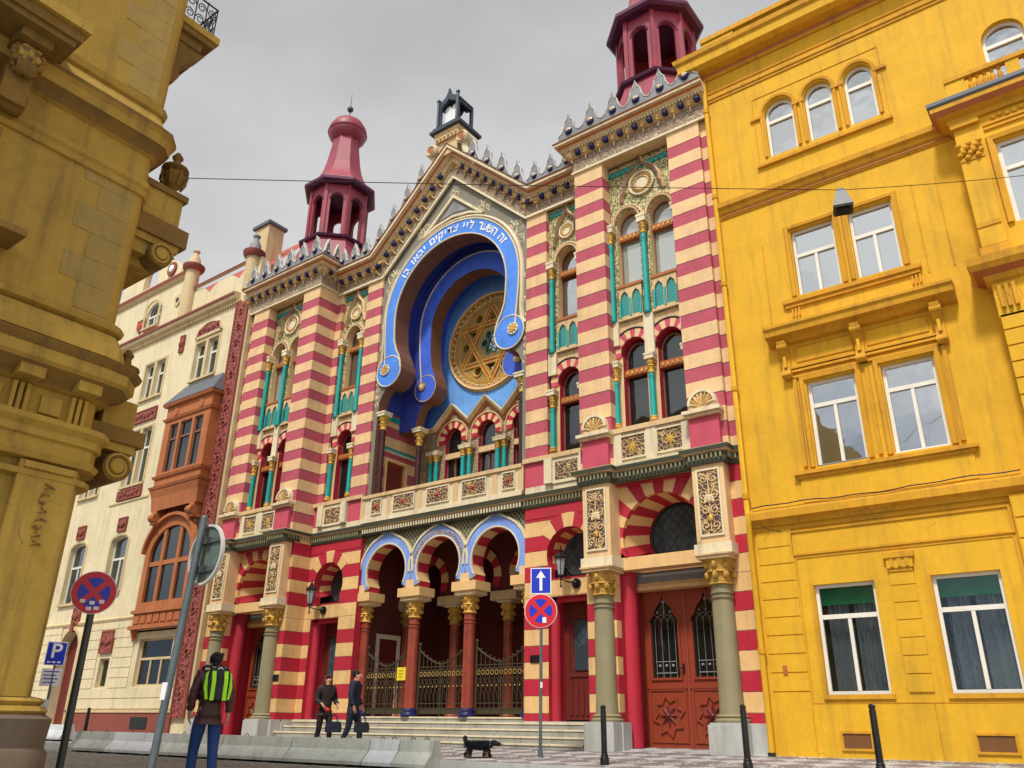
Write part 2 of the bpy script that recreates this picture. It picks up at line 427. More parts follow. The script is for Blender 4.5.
    def build(s, name, parent=None, smooth=35, org=None):
        me = bpy.data.meshes.new(name)
        o0 = Vector(org) if org is not None else (parent_org(parent) if parent is not None else Vector((0, 0, 0)))
        me.from_pydata([tuple(v - o0) for v in s.v], [], s.f)
        for m in s.ms: me.materials.append(m)
        me.polygons.foreach_set('material_index', s.mi)
        bm = bmesh.new(); bm.from_mesh(me)
        bmesh.ops.remove_doubles(bm, verts=bm.verts, dist=1e-5)
        bmesh.ops.recalc_face_normals(bm, faces=bm.faces); bm.to_mesh(me); bm.free()
        if smooth:
            me.polygons.foreach_set('use_smooth', [True] * len(me.polygons)); me.set_sharp_from_angle(angle=rad(smooth))
        ob = bpy.data.objects.new(name, me); COL.objects.link(ob)
        if parent is not None:
            ob.parent = parent; ob.location = o0 - parent_org(parent)
        else: ob.location = o0
        return ob
def parent_org(p):
    v = Vector((0, 0, 0))
    while p is not None: v += p.location; p = p.parent
    return v
def tag(o, label=None, cat=None, group=None, kind=None):
    if label: o['label'] = label
    if cat: o['category'] = cat
    if group: o['group'] = group
    if kind: o['kind'] = kind
    return o
def empty(name, loc, label, cat, group=None):
    o = bpy.data.objects.new(name, None); COL.objects.link(o); o.location = loc
    return tag(o, label, cat, group)
def copy_tree(o, parent=None, loc=None):
    c = o.copy(); COL.objects.link(c)
    if parent is not None: c.parent = parent
    if loc is not None: c.location = loc
    for ch in list(o.children): copy_tree(ch, c)
    return c
def arc(cx, cz, r, a0, a1, n, rz=None):
    rz = rz or r
    return [(cx + r * cos(rad(a0 + (a1 - a0) * i / n)), cz + rz * sin(rad(a0 + (a1 - a0) * i / n))) for i in range(n + 1)]
def rect(x0, x1, z0, z1): return [(x0, z0), (x1, z0), (x1, z1), (x0, z1)]
def horseshoe(cx, cz, r, zb, over=28, n=24, w=None):
    """opening outline: arc running past the springing, then straight legs down to zb"""
    p = arc(cx, cz, r, -over, 180 + over, n)
    w = w if w is not None else r * cos(rad(over))
    return [(cx - w, zb), (cx + w, zb)] + p if abs(p[0][1] - zb) > 1e-4 or abs(p[0][0] - cx - w) > 1e-4 else p
def archtop(x0, x1, z0, zs, n=14, rise=None):
    r = (x1 - x0) / 2; rise = r if rise is None else rise
    return [(x0, z0), (x1, z0)] + arc((x0 + x1) / 2, zs, r, 0, 180, n, rise)
def ring(b, cx, cz, r0, r1, a0, a1, y0, y1, n, mats, sub=2):
    """voussoir ring; mats alternate block by block"""
    for i in range(n):
        s0 = a0 + (a1 - a0) * i / n; s1 = a0 + (a1 - a0) * (i + 1) / n
        o = arc(cx, cz, r1, s0, s1, sub); q = arc(cx, cz, r0, s1, s0, sub)
        b.plate(o + q, [], y0, y1, mats[i % len(mats)])
def fan(b, cx, cz, r, X0, X1, Z0, Z1, y0, y1, a0, a1, n, mats):
    def hit(a):
        c, s_ = cos(rad(a)), sin(rad(a)); t = 1e9
        if c > 1e-6: t = min(t, (X1 - cx) / c)
        if c < -1e-6: t = min(t, (X0 - cx) / c)
        if s_ > 1e-6: t = min(t, (Z1 - cz) / s_)
        if s_ < -1e-6: t = min(t, (Z0 - cz) / s_)
        return (cx + c * t, cz + s_ * t)
    for i in range(n):
        s0 = a0 + (a1 - a0) * i / n; s1 = a0 + (a1 - a0) * (i + 1) / n
        q0, q1 = hit(s0), hit(s1); outer = [q0]
        for cc in ((X1, Z1), (X0, Z1)):
            ca = math.degrees(math.atan2(cc[1] - cz, cc[0] - cx))
            if s0 < ca < s1: outer.append(cc)
        outer.append(q1)
        b.plate(outer + arc(cx, cz, r, s1, s0, 4), [], y0, y1, mats[i % len(mats)])
def column(parent, x, y, z0, z1, r, shaft, cap=.35, base=.15, sq=1.5, abacus=.12, capm=None, name='column', fl=True, basem=None, abm=None):
    b = B(); zc = z1 - cap - abacus
    b.lathe(x, y, [(r * 1.06, z0 + base), (r, z0 + base + .1 * (zc - z0)), (r * .93, zc)], 18, shaft)
    if fl:
        for q in (.10, .16): b.lathe(x, y, [(r * 1.0, zc - q * (zc - z0) * .6 - .012), (r * 1.08, zc - q * (zc - z0) * .6), (r * 1.0, zc - q * (zc - z0) * .6 + .012)], 18, shaft)
    ob = b.build(name, parent)
    c = B(); cm = capm or M['gold']
    c.lathe(x, y, [(r * .95, zc), (r * 1.2, zc + .02), (r * 1.02, zc + .06), (r * 1.08, zc + cap * .45), (r * 1.35, zc + cap * .5), (r * 1.15, zc + cap * .58), (r * sq * .98, zc + cap)], 16, cm)
    for k in range(8):
        t = 2 * PI * k / 8
        for zz, rr in ((zc + cap * .38, r * 1.22), (zc + cap * .78, r * sq * .92)):
            c.ball((x + rr * cos(t), y + rr * sin(t), zz), r * .26, cm, 6, sz=1.3)
    c.build('capital', ob)
    a = B(); w = r * sq * 1.1
    a.box(x - w, x + w, y - w, y + w, z1 - abacus, z1 - abacus * .35, abm or M['stone_l']); a.box(x - w * 1.1, x + w * 1.1, y - w * 1.1, y + w * 1.1, z1 - abacus * .35, z1, abm or M['stone_l'])
    a.build('abacus', ob)
    e = B(); bm_ = basem or shaft
    e.lathe(x, y, [(r * 1.45, z0), (r * 1.5, z0 + base * .3), (r * 1.25, z0 + base * .55), (r * 1.35, z0 + base * .75), (r * 1.08, z0 + base)], 18, bm_)
    e.build('base', ob)
    return ob
def window(parent, x0, x1, z0, z1, y, rise=0, fm=None, w=.06, trans=None, mull=1, glass=None, curtain=None, blind=None, T=None, room=True, wm=.045, mlow=True, nm='window'):
    fm = fm or M['white']; glass = glass or M['glass']
    out = rect(x0, x1, z0, z1) if not rise else archtop(x0, x1, z0, z1, 14, rise)
    xi0, xi1, zi0 = x0 + w, x1 - w, z0 + w
    inn = rect(xi0, xi1, zi0, z1 - w) if not rise else archtop(xi0, xi1, zi0, z1, 14, rise - w)
    b = B(T); b.plate(out, [inn], y, y + .07, fm)
    top = z1 + rise - w if rise else z1 - w
    if trans is not None: b.box(xi0, xi1, y - .012, y + .055, trans - wm * .9, trans + wm * .9, fm)
    zm1 = (trans - wm * .9) if (trans is not None and mlow) else top
    for i in range(mull):
        xm = xi0 + (xi1 - xi0) * (i + 1) / (mull + 1); b.box(xm - wm * .7, xm + wm * .7, y - .006, y + .06, zi0, zm1, fm)
    win = b.build(nm, parent, 0)
    g = B(T); g.plate(inn, [], y + .035, y + .04, glass); g.build('pane', win, 0)
    if curtain:
        dr = curtain is M['lace']
        c = B(T); N = 96; P = []
        zt = z1 if not rise else z1 + rise * .55
        for i in range(N + 1):
            xx = x0 + .02 + (x1 - x0 - .04) * i / N
            yy = y + .20 + (.05 if dr else .018) * sin(i * .78) + (.03 if dr else .012) * sin(i * .31 + x0 * 5)
            P += [(xx, yy, z0 + .02), (xx, yy + .01 * sin(i), zt)]
        c.add(P, [(2 * i, 2 * i + 2, 2 * i + 3, 2 * i + 1) for i in range(N) if not (dr and (i < 9 or 42 < i < 54 or i > 88))], curtain); c.build('curtain', win, 60)
    if blind:
        c = B(T); c.box(xi0, xi1, y + .09, y + .10, blind[0], blind[1], blind[2]); c.build('blind', win, 0)
    if room:
        c = B(T); c.box(x0 - .1, x1 + .1, y + .42, y + .45, z0 - .1, top + .15, M['dark']); c.build('dark_room_panel', win, 0)  # near-black panel stands in for the unlit room behind the glass
    return win

# ---------------------------------------------------------------- camera, light, sky
cd = bpy.data.cameras.new('camera'); cam = bpy.data.objects.new('camera', cd); COL.objects.link(cam); S.camera = cam
TL, YW, RL = .399, .6475, .0128
Fw = Vector((-sin(YW) * cos(TL), cos(YW) * cos(TL), sin(TL))); R0 = Vector((cos(YW), sin(YW), 0)); U0 = R0.cross(Fw)
Rv = R0 * cos(RL) + U0 * sin(RL); Uv = U0 * cos(RL) - R0 * sin(RL)
cam.matrix_world = Matrix(((Rv.x, Uv.x, -Fw.x, 15.3215), (Rv.y, Uv.y, -Fw.y, -16), (Rv.z, Uv.z, -Fw.z, .85), (0, 0, 0, 1)))
cd.sensor_width = 36; cd.lens = 36 * 811.4466 / 1024; cd.clip_start = .05; cd.clip_end = 1000
SUN_EL, SUN_AZ = rad(56), rad(168)    # azimuth clockwise from +Y
w = bpy.data.worlds.new('World'); S.world = w; w.use_nodes = True
nt = NT(w); nt.t = w.node_tree
sky = nt.n('ShaderNodeTexSky'); sky.sky_type = 'NISHITA'; sky.sun_disc = False; sky.sun_elevation = SUN_EL; sky.sun_rotation = SUN_AZ
sky.dust_density = 3
hs_ = nt.n('ShaderNodeHueSaturation'); hs_.inputs['Saturation'].default_value = .12; nt.l(sky.outputs[0], hs_.inputs['Color'])
tc = nt.n('ShaderNodeTexCoord')
mp = nt.n('ShaderNodeMapping'); mp.inputs['Scale'].default_value = (1, 1, 2.2); nt.l(tc.outputs['Generated'], mp.inputs[0])
cl = nt.noise(1.7, 6, mp.outputs[0], .55)
def ramp(c0, c1, p0, p1, fac):
    r_ = nt.n('ShaderNodeValToRGB'); r_.color_ramp.elements[0].position = p0; r_.color_ramp.elements[1].position = p1
    r_.color_ramp.elements[0].color = (*c0, 1); r_.color_ramp.elements[1].color = (*c1, 1); nt.l(fac, r_.inputs[0]); return r_.outputs[0]
sx = nt.n('ShaderNodeSeparateXYZ'); nt.l(tc.outputs['Generated'], sx.inputs[0])
grey = ramp((4.8, 4.8, 4.85), (7.4, 7.4, 7.44), .32, .70, cl)                      # closed cloud over the roofs
brk = ramp((2.2, 3.1, 4.8), (12.5, 12.6, 12.7), .38, .56, cl)                      # broken cloud on the other side of the street
bsel = nt.m('MULTIPLY', nt.m('MINIMUM', nt.m('MAXIMUM', nt.m('MULTIPLY_ADD', sx.outputs[1], -3.0, .1), 0), 1), .85)
elev = ramp((1.25, 1.25, 1.25), (.60, .60, .61), .30, .92, sx.outputs[2])
skg = nt.mix(bsel, nt.mix(1.0, grey, elev, 'MULTIPLY'), brk)
skc = nt.mix(.85, hs_.outputs[0], skg)
bg = nt.n('ShaderNodeBackground'); bg.inputs['Strength'].default_value = .085; nt.l(skc, bg.inputs[0])
wo = nt.n('ShaderNodeOutputWorld'); nt.l(bg.outputs[0], wo.inputs[0])
sd = bpy.data.lights.new('sun', 'SUN'); so = bpy.data.objects.new('sun', sd); COL.objects.link(so)
sd.energy = 2.6; sd.angle = rad(8); sd.color = (1, .95, .86)
sdir = Vector((sin(SUN_AZ) * cos(SUN_EL), cos(SUN_AZ) * cos(SUN_EL), sin(SUN_EL)))
so.rotation_euler = sdir.to_track_quat('Z', 'Y').to_euler()
S.view_settings.view_transform = 'Standard'; S.view_settings.look = 'None'; S.view_settings.gamma = 1; S.view_settings.exposure = .46

# ---------------------------------------------------------------- ground
KY = -3.45
def gz(y): return .25 + (y - KY) * .045 if y >= KY else .09 + (y - KY) * .006
b = B(); b.add([(-90, -60, gz(-60)), (60, -60, gz(-60)), (60, KY - .18, gz(KY - .18)), (-90, KY - .18, gz(KY - .18))], [(0, 1, 2, 3)], M['road'])
tag(b.build('road'), kind='structure')
b = B(); b.box(-90, 60, KY - .2, KY, -.2, .252, M['kerb'])
tag(b.build('kerb'), kind='structure')
b = B(); b.add([(-90, KY, gz(KY)), (60, KY, gz(KY)), (60, 2, gz(2)), (-90, 2, gz(2))], [(0, 1, 2, 3)], M['paving'])
tag(b.build('pavement'), kind='structure')
b = B(); b.add([(-400, -400, -.3), (400, -400, -.3), (400, 400, -.3), (-400, 400, -.3)], [(0, 1, 2, 3)], M['road'])
tag(b.build('ground'), kind='structure')

# ---------------------------------------------------------------- synagogue
SY = empty('synagogue', (0, 0, .4), 'striped pink and cream synagogue with a blue horseshoe arch and red turrets', 'synagogue')
ST = M['stripe']
def mir(sg, a, b_):  # mirrored x interval
    return (a, b_) if sg > 0 else (-b_, -a)
def mp_(sg, poly): return poly if sg > 0 else [(-x, z) for x, z in reversed(poly)]
GLD = M['gold']

def arch_bay(sg, xs, y, panel, name_side):
    """decorated wall of round-arched windows: upper pair, balustrade, lower pair; xs = centre of each light"""
    r = .33
    up_h = [archtop(sg * x - r, sg * x + r, 11.38, 13.22, 16, .42) for x in xs]
    X0, X1 = (panel if sg > 0 else (-panel[1], -panel[0]))
    lo_h = [rect(sg * x - r, sg * x + r, 7.5, 9.12)[:2] + arc(sg * x, 9.50, .36, -25, 205, 18) for x in xs]
    b = B()
    b.plate(rect(X0, X1, 10.33, 15.2), up_h, y, y + .35, M['mosaic'], M['stone'])
    wall = b.build('mosaic_panel', SY, 0)
    b = B(); b.plate(rect(X0, X1, 7.4, 10.33), lo_h, y, y + .35, M['stone'], M['redw']); b.build('window_wall', SY, 0)
    b = B(); b.box(X0, X1, y - .03, y, 14.86, 15.02, M['tealband']); b.box(X0, X1, y - .035, y, 15.03, 15.07, M['stone']); b.build('zigzag_band', SY, 0)
    for x in xs:
        cx = sg * x
        # hood mouldings and beaded surround
        b = B()
        b.sweepxz(arc(cx, 13.22, .40, 180, 0, 18, .50), [(0, -.03), (.09, -.03), (.10, .02), (.06, .06), (.05, .1), (0, .1)], [M['stone'], M['stone'], M['brown'], M['stone'], M['stone'], M['stone']], y)
        for k in range(15):
            a = PI * k / 14; b.ball((cx + .455 * cos(a), y - .09, 13.22 + .555 * sin(a)), .026, M['stone_l'], 6)
        b.build('arch_moulding', SY)
        b = B(); ring(b, cx, 9.50, .36, .585, -15, 195, y - .045, y, 13, [M['pink'], M['cream']])
        b.sweepxz(arc(cx, 9.5, .59, 195, -15, 20), [(0, 0), (.06, 0), (.06, .035), (0, .035)], M['black'], y)
        b.build('striped_arch', SY, 0)
        w_ = window(SY, cx - r - .02, cx + r + .02, 11.36, 13.22, y + .2, .42, M['brown'], .045, None, 0, M['glassp'] if len(xs) > 1 else M['glassr'], None, None)
        t = B(); t.box(cx - r, cx + r, y + .08, y + .22, 12.80, 12.96, M['orange'])
        for q in range(5): t.box(cx - r + .06 + q * .13, cx - r + .12 + q * .13, y + .06, y + .08, 12.84, 12.92, GLD)
        t.build('transom', w_, 0)
        w_ = window(SY, cx - r - .02, cx + r + .02, 7.5, 9.3, y + .2, .5, M['brown'], .05, None, 0, M['glassd'], M['curtain'] if len(xs) > 1 else None)
        t = B(); t.box(cx - r, cx + r, y + .07, y + .22, 8.88, 9.05, M['orange'])
        for q in range(5): t.box(cx - r + .06 + q * .13, cx - r + .12 + q * .13, y + .05, y + .07, 8.92, 9.0, GLD)
        t.build('transom', w_, 0)
        # balustrade with two small pointed arches of lattice
        b = B()
        outl = rect(cx - r, cx + r, 10.42, 11.34)
        hs = []
        for q in (-.165, .165):
            hs.append([(cx + q - .12, 10.48), (cx + q + .12, 10.48), (cx + q + .12, 10.98), (cx + q + .09, 11.1), (cx + q, 11.2), (cx + q - .09, 11.1), (cx + q - .12, 10.98)])
        b.plate(outl, hs, y - .07, y - .02, M['stone'], GLD)
        b.box(cx - r, cx + r, y - .03, y + .03, 10.425, 11.295, M['teallat'])
        for q in (-.29, 0, .29): b.cyl((cx + q, y - .08, 10.44), (cx + q, y - .08, 10.95), .03, .03, 8, M['teal'])
        b.box(cx - r - .03, cx + r + .03, y - .10, y + .12, 11.30, 11.376, M['orange'])
        b.box(cx - r - .03, cx + r + .03, y - .095, y + .1, 10.36, 10.42, M['stone'])
        b.build('window_balustrade', SY, 0)
    edges = [xs[0] - .49] + [(p_ + q_) / 2 for p_, q_ in zip(xs, xs[1:])] + [xs[-1] + .49]
    for e in edges:
        inner = any(abs(e - x - .49) < .02 for x in xs) and any(abs(e - x + .49) < .02 for x in xs)
        column(SY, sg * e, y - .1, 10.36, 13.24, .075, M['teal'], .34, .06, 1.5, .22, name='window_column')
        column(SY, sg * e, y - .1, 7.5, 9.24, .075, M['teal'], .36, .12, 1.5, .16, name='window_column', basem=GLD)
        b = B(); b.box(sg * e - .13, sg * e + .13, y - .12, y, 9.24 if inner else 9.7, 10.36, M['stone_l']); b.build('corbel_block', SY, 0)
    # medallion under an ogee hood
    mc = sg * sum(xs) / len(xs); mr = .30 if len(xs) > 1 else .2; z0 = 14.33 if len(xs) > 1 else 14.22
    b = B()
    b.cyl((mc, y + .02, z0), (mc, y - .03, z0), mr * 1.25, mr * 1.25, 28, M['stone'])
    b.tube([(mc + mr * 1.18 * cos(a * PI / 14), y - .05, z0 + mr * 1.18 * sin(a * PI / 14)) for a in range(28)], .035, 6, M['stone_l'], True)
    for k in range(20):
        a = 2 * PI * k / 20; b.ball((mc + mr * .9 * cos(a), y - .05, z0 + mr * .9 * sin(a)), .03, GLD, 6)
    b.tube([(mc + mr * .7 * cos(a * PI / 14), y - .05, z0 + mr * .7 * sin(a * PI / 14)) for a in range(28)], .022, 6, M['stone'], True)
    b.cyl((mc, y, z0), (mc, y - .04, z0), mr * .6, mr * .6, 20, M['stone_l'])
    hw = mr * 1.75
    og = [(mc - hw * 1.15, z0 - .42), (mc - hw * 1.12, z0 - .2), (mc - hw * .95, z0 - .12), (mc - hw * .98, z0 + .05), (mc - hw * .75, z0 + .35), (mc - hw * .35, z0 + .50), (mc - .05, z0 + .62), (mc, z0 + .78)]
    og = og + [(2 * mc - x, z) for x, z in reversed(og[:-1])]
    b.sweepxz(og, [(0, -.03), (.10, -.03), (.12, .03), (.05, .08), (0, .08)], [M['stone'], M['brown'], M['stone'], M['stone'], M['stone']], y)
    b.build('medallion', SY)

PROF_TOP = None
def crown(sg_path, z, axis_y=None, n_sp=.425, plan=None):
    """frieze, corbel table and cornice on a plan path; local heights above z"""
    b = B()
    b.sweep(plan, [(0, z), (.06, z), (.06, z + .06), (0, z + .06)], M['stone_l'])
    b.sweep(plan, [(-.02, z + .06), (.03, z + .06), (.03, z + .50), (-.02, z + .50)], M['frieze'])
    b.sweep(plan, [(-.02, z + .50), (.16, z + .58), (.16, z + .74), (-.02, z + .74)], [M['stone'], M['stone'], M['stone'], M['stone']])
    b.sweep(plan, [(-.02, z + .74), (.24, z + .74), (.30, z + .80), (.34, z + .86), (.42, z + .88), (.42, z + .95), (.46, z + .97), (-.02, z + .97)], [M['stone_l'], M['stone'], M['orange'], M['stone'], M['stone_l'], M['orange'], M['slate'], M['stone']])
    for i in range(len(plan) - 1):
        a = Vector(plan[i]); c = Vector(plan[i + 1]); L = (c - a).length; d = (c - a) / L; nn = Vector((d.y, -d.x)); k = max(1, int(L / n_sp))
        for j in range(k):
            p = a + d * (L * (j + .5) / k); q = p + nn * .02
            o = p + nn * .20
            b.ball((o.x - nn.x * .06, o.y - nn.y * .06, z + .60), .10, M['navy'], 12)
            # gold half arch and pendant
            e = p + nn * .19
            b.tube([(e.x + d.x * .15 * cos(t), e.y + d.y * .15 * cos(t), z + .60 + .15 * sin(t)) for t in [PI * u / 6 for u in range(7)]], .022, 5, GLD)
            for sgn in (-.5,):
                g = p + d * (L / k * sgn) + nn * .1
                b.cyl((g.x, g.y, z + .60), (g.x, g.y, z + .34), .05, .015, 6, M['stone'])
                b.ball((g.x + nn.x * .06, g.y + nn.y * .06, z + .5), .045, GLD, 6)
        k2 = int(L / .09)
        for j in range(k2):
            p = a + d * (L * (j + .5) / k2); o = p + nn * .24; q = p + nn * .16
            s_ = .025
            b.add([(q.x - d.x * s_, q.y - d.y * s_, z + .74), (q.x + d.x * s_, q.y + d.y * s_, z + .74), (o.x + d.x * s_, o.y + d.y * s_, z + .74), (o.x - d.x * s_, o.y - d.y * s_, z + .74),
                   (q.x - d.x * s_, q.y - d.y * s_, z + .68), (q.x + d.x * s_, q.y + d.y * s_, z + .68), (o.x + d.x * s_, o.y + d.y * s_, z + .70), (o.x - d.x * s_, o.y - d.y * s_, z + .70)],
                  [(0, 1, 2, 3), (4, 5, 6, 7), (2, 3, 7, 6), (0, 3, 7, 4), (1, 2, 6, 5)], M['stone_l'])
    return b.build('cornice', SY, 0)

def merlon_mesh(w, h, T=None, side=1, sl=0):
    b = B(T)
    pts = [(-w, 0), (w, 0), (w, h * .24), (w * .70, h * .32), (w * .48, h * .50), (w * .40, h * .68), (w * .16, h * .80), (0, h), (-w * .16, h * .80), (-w * .40, h * .68), (-w * .48, h * .50), (-w * .70, h * .32), (-w, h * .24)]
    pts = [(x, z + sl * x * (1 if z < h * .3 else .6 if z < h * .55 else .2)) for x, z in pts]
    b.plate(pts, [], -.05, .07, M['zinc'], M['zincw'])
    edge = [(x, -.055, z) for x, z in pts[2:]]
    b.tube(edge, .020, 5, M['zincw'])
    b.ball((0, -.07, h * .32), w * .34, M['navy'], 10, sy=.6); b.ball((0, -.10, h * .33), w * .22, M['stone'], 8, sy=.7)
    return b
def merlons(plan_a, plan_b, n, z0, z1, h=.82):
    a = Vector(plan_a); c = Vector(plan_b); L = (c - a).length; d = (c - a) / L
    ang = math.atan2(d.y, d.x)
    proto = None
    for j in range(n):
        t = (j + .5) / n; p = a + d * (L * t); z = z0 + (z1 - z0) * t
        if proto is None:
            proto = merlon_mesh(L / n / 2 * 1.0, h, sl=(z1 - z0) / L).build('merlon', SY, 0, org=(0, 0, 0)); o = proto
        else:
            o = proto.copy(); COL.objects.link(o)
        o.location = Vector((p.x, p.y, z)) - parent_org(SY); o.rotation_euler = (0, 0, ang)

def spirals(b, T2, w, h, m):
    """scroll ornament in a w x h panel, T2(x,z)->3d point"""
    def sp(cx, cz, r, sgn, turns=1.4, ph=0):
        P = []
        for i in range(16):
            t = i / 15; a = ph + sgn * t * turns * 2 * PI; rr = r * (1 - .82 * t)
            P.append(T2(cx + rr * cos(a), cz + rr * sin(a)))
        b.tube(P, .016, 4, m)
    k = max(2, int(h / (w * .62)))
    for i in range(k):
        cz = h * (i + .5) / k
        for sg in (-1, 1):
            sp(sg * w * .24, cz, min(w * .21, h / k * .45), sg, 1.3, (PI / 2 if i % 2 else -PI / 2))
    b.tube([T2(0, .05), T2(0, h - .05)], .015, 4, m)

def wing(sg):
    X = lambda a: sg * a
    def P(a, c): return (a, c) if sg > 0 else (-c, -a)
    # upper wall: piers and the band above the bay
    b = B(); x0, x1 = P(5.33, 9.08)
    hole = rect(*P(6.22, 8.19), 6.40, 15.2)
    b.plate(rect(x0, x1, 6.3, 15.86), [hole], 0, .36, ST)
    b.box(x0, x1, .40, 1.3, 15.25, 15.9, M['cream'])
    xs0, xs1 = P(5.33, 5.6); b.box(xs0, xs1, .36, 1.3, .9, 15.86, ST)
    xs0, xs1 = P(8.9, 9.08); b.box(xs0, xs1, .36, 1.3, 6.3, 15.86, ST)
    xs0, xs1 = P(9.08, 9.33); b.box(xs0, xs1, .12, 1.2, .9, 15.9, ST)
    b.build('wing_wall', SY, 0)
    # thin pilaster strip on the left pier (shadow joint)
    arch_bay(sg, [6.72, 7.69], .40, (6.2, 8.21), '')
    # crown
    if sg > 0: crown(1, 15.18, plan=[(5.33, 1.0), (5.33, 0), (9.40, 0)])
    else: crown(1, 15.18, plan=[(-9.40, 0), (-5.33, 0), (-5.33, 1.0)])
    a, c = P(5.05, 9.35)
    merlons((a, -.32), (c, -.32), 6, 16.14, 16.14, .95)
    xx = X(5.08)
    if sg > 0: merlons((xx, .55), (xx, -.32), 2, 16.14, 16.14)
    else: merlons((xx, -.32), (xx, .55), 2, 16.14, 16.14)
    b = B(); b.box(*P(5.0, 9.35), -.3, 3.6, 16.02, 16.12, M['slate']); b.build('tower_roof', SY, 0)
    # balcony zone between the pedestals
    b = B(); a, c = P(6.14, 8.27)
    b.box(a, c, .10, .45, 6.42, 7.30, M['stone_l']); b.box(a, c, .02, .45, 7.28, 7.40, M['stone']); b.box(a, c, -.06, .4, 6.38, 6.50, M['stone_l'])
    for q in (6.30, 8.11, 7.205): b.box(X(q) - .13, X(q) + .13, .05, .1, 6.5, 7.28, M['stone_l'])
    for q in (6.72, 7.69):
        b.box(X(q) - .33, X(q) + .33, .08, .1, 6.64, 7.18, M['carved'])
        b.sweepxz(rect(X(q) - .34, X(q) + .34, 6.63, 7.19), [(0, -.02), (.03, -.02), (.03, .02), (0, .02)], M['stone_l'], .085, True)
        for k in range(8):
            t = 2 * PI * k / 8; b.add([(X(q), .06, 6.91), (X(q) + .07 * cos(t - .4), .07, 6.91 + .07 * sin(t - .4)), (X(q) + .2 * cos(t), .07, 6.91 + .2 * sin(t)), (X(q) + .07 * cos(t + .4), .07, 6.91 + .07 * sin(t + .4))], [(0, 1, 2, 3)], GLD)
    b.build('balcony_front', SY, 0)
    # ground storey: wall with the great door arch
    b = B(); x0, x1 = P(5.33, 9.08)
    fa, fb = P(6.08, 8.33)
    b.plate([(x0, .95), (fa, .95), (fa, 6.04), (fb, 6.04), (fb, .95), (x1, .95), (x1, 6.10), (x0, 6.10)], [], .15, .36, ST)
    b.build('ground_storey_wall', SY, 0)
    b = B(); fx0, fx1 = P(6.08, 8.33)
    b.plate([(fx0, 4.12), (fx1, 4.12), (fx1, 4.40), (X(7.205) + .90, 4.40)] + [(X(7.205) - .90, 4.40), (fx0, 4.40)], [], .32, .7, M['cream2'])
    fan(b, X(7.205), 4.82, .97, fx0, fx1, 4.40, 6.07, .30, .42, -25, 205, 17, [M['redw'], M['cream2']])
    b.build('door_arch', SY, 0)
    b = B(); n = 15
    for i in range(n):   # tapering striped reveal
        a0 = -25 + 230 * i / n; a1 = -25 + 230 * (i + 1) / n
        o0 = arc(X(7.205), 4.82, .97, a0, a1, 3); o1 = arc(X(7.205), 4.98, .76, a0, a1, 3)
        b.add([(p[0], .42, p[1]) for p in o0] + [(p[0], 1.2, p[1]) for p in o1], [(k, k + 1, k + 5, k + 4) for k in range(3)], [M['redw'], M['cream2']][i % 2])
    b.plate([(X(7.205) - 1.2, 4.12), (X(7.205) + 1.2, 4.12), (X(7.205) + 1.2, 6.1), (X(7.205) - 1.2, 6.1)], [arc(X(7.205), 4.98, .76, -50, 230, 28)], 1.2, 1.3, M['redw'])
    b.build('arch_reveal', SY, 0)
    b = B(); b.plate(arc(X(7.205), 4.98, .80, -55, 235, 28), [], 1.32, 1.34, M['leadlat'])
    b.tube([(X(7.205) + .74 * cos(t), 1.29, 4.98 + .74 * sin(t)) for t in [rad(-50 + 280 * u / 28) for u in range(29)]], .03, 6, M['black'])
    b.build('fanlight', SY, 0)
    b = B(); b.box(fx0, fx1, .95, 1.28, 3.78, 4.14, M['cream2']); b.box(fx0 + .1, fx1 - .1, .92, .95, 3.90, 4.12, M['zinc']); b.box(fx0, fx1, .88, 1.2, 4.14, 4.26, M['cream2']); b.box(fx0, fx1, .90, 1.2, 3.74, 3.82, M['cream2'])
    b.build('lintel', SY, 0)
    b = B()
    for q in (6.08, 8.33):
        dd = -1 if q < 7 else 1
        b.cyl((X(q) + sg * dd * .02, .72, .45), (X(q) + sg * dd * .02, .72, 4.12), .22, .22, 24, M['redw'])
        xa, xb = sorted((X(q), X(q) + sg * dd * .3)); b.box(xa, xb, .36, 1.3, .42, 4.12, M['redw'])
        b.build('door_jamb', SY, 50); b = B()
    b = B(); b.box(*P(5.3, 9.1), .3, 1.6, .3, .44, M['granite']); b.build('threshold', SY, 0)
    # double door
    D = B(); D.box(*P(6.0, 8.4), 1.262, 1.36, .42, 3.80, M['door']); droot = D.build('double_door', SY, 0)
    for lf in (-1, 1):
        cx = X(7.205) + lf * .51; b = B()
        def pw(o): return [(cx - o, 1.85 + (.34 - o) * .0 - 0), (cx + o, 1.85), (cx + o, 3.0), (cx + o * 1.12, 3.08), (cx + o * .78, 3.22), (cx + o * .62, 3.36), (cx + o * .30, 3.48), (cx, 3.68 + (o - .34)), (cx - o * .30, 3.48), (cx - o * .62, 3.36), (cx - o * .78, 3.22), (cx - o * 1.12, 3.08), (cx - o, 3.0)]
        b.plate(rect(cx - .50, cx + .50, .44, 3.76), [pw(.33)], 1.20, 1.26, M['door'])
        b.sweepxz(list(reversed(pw(.35))), [(0, -.02), (.035, -.02), (.035, .03), (0, .03)], M['door'], 1.20, True)
        b.sweepxz(rect(cx - .42, cx + .42, .58, 1.62), [(0, -.02), (.025, -.02), (.025, .02), (0, .02)], M['door'], 1.20, True)
        b.box(cx - .48, cx + .48, 1.165, 1.2, 1.64, 1.72, M['door'])
        b.cyl((X(7.205) + lf * .5 * 0 + lf * .012, 1.2, .45), (X(7.205) + lf * .012, 1.2, 3.75), .03, .03, 8, M['door'])
        star = []
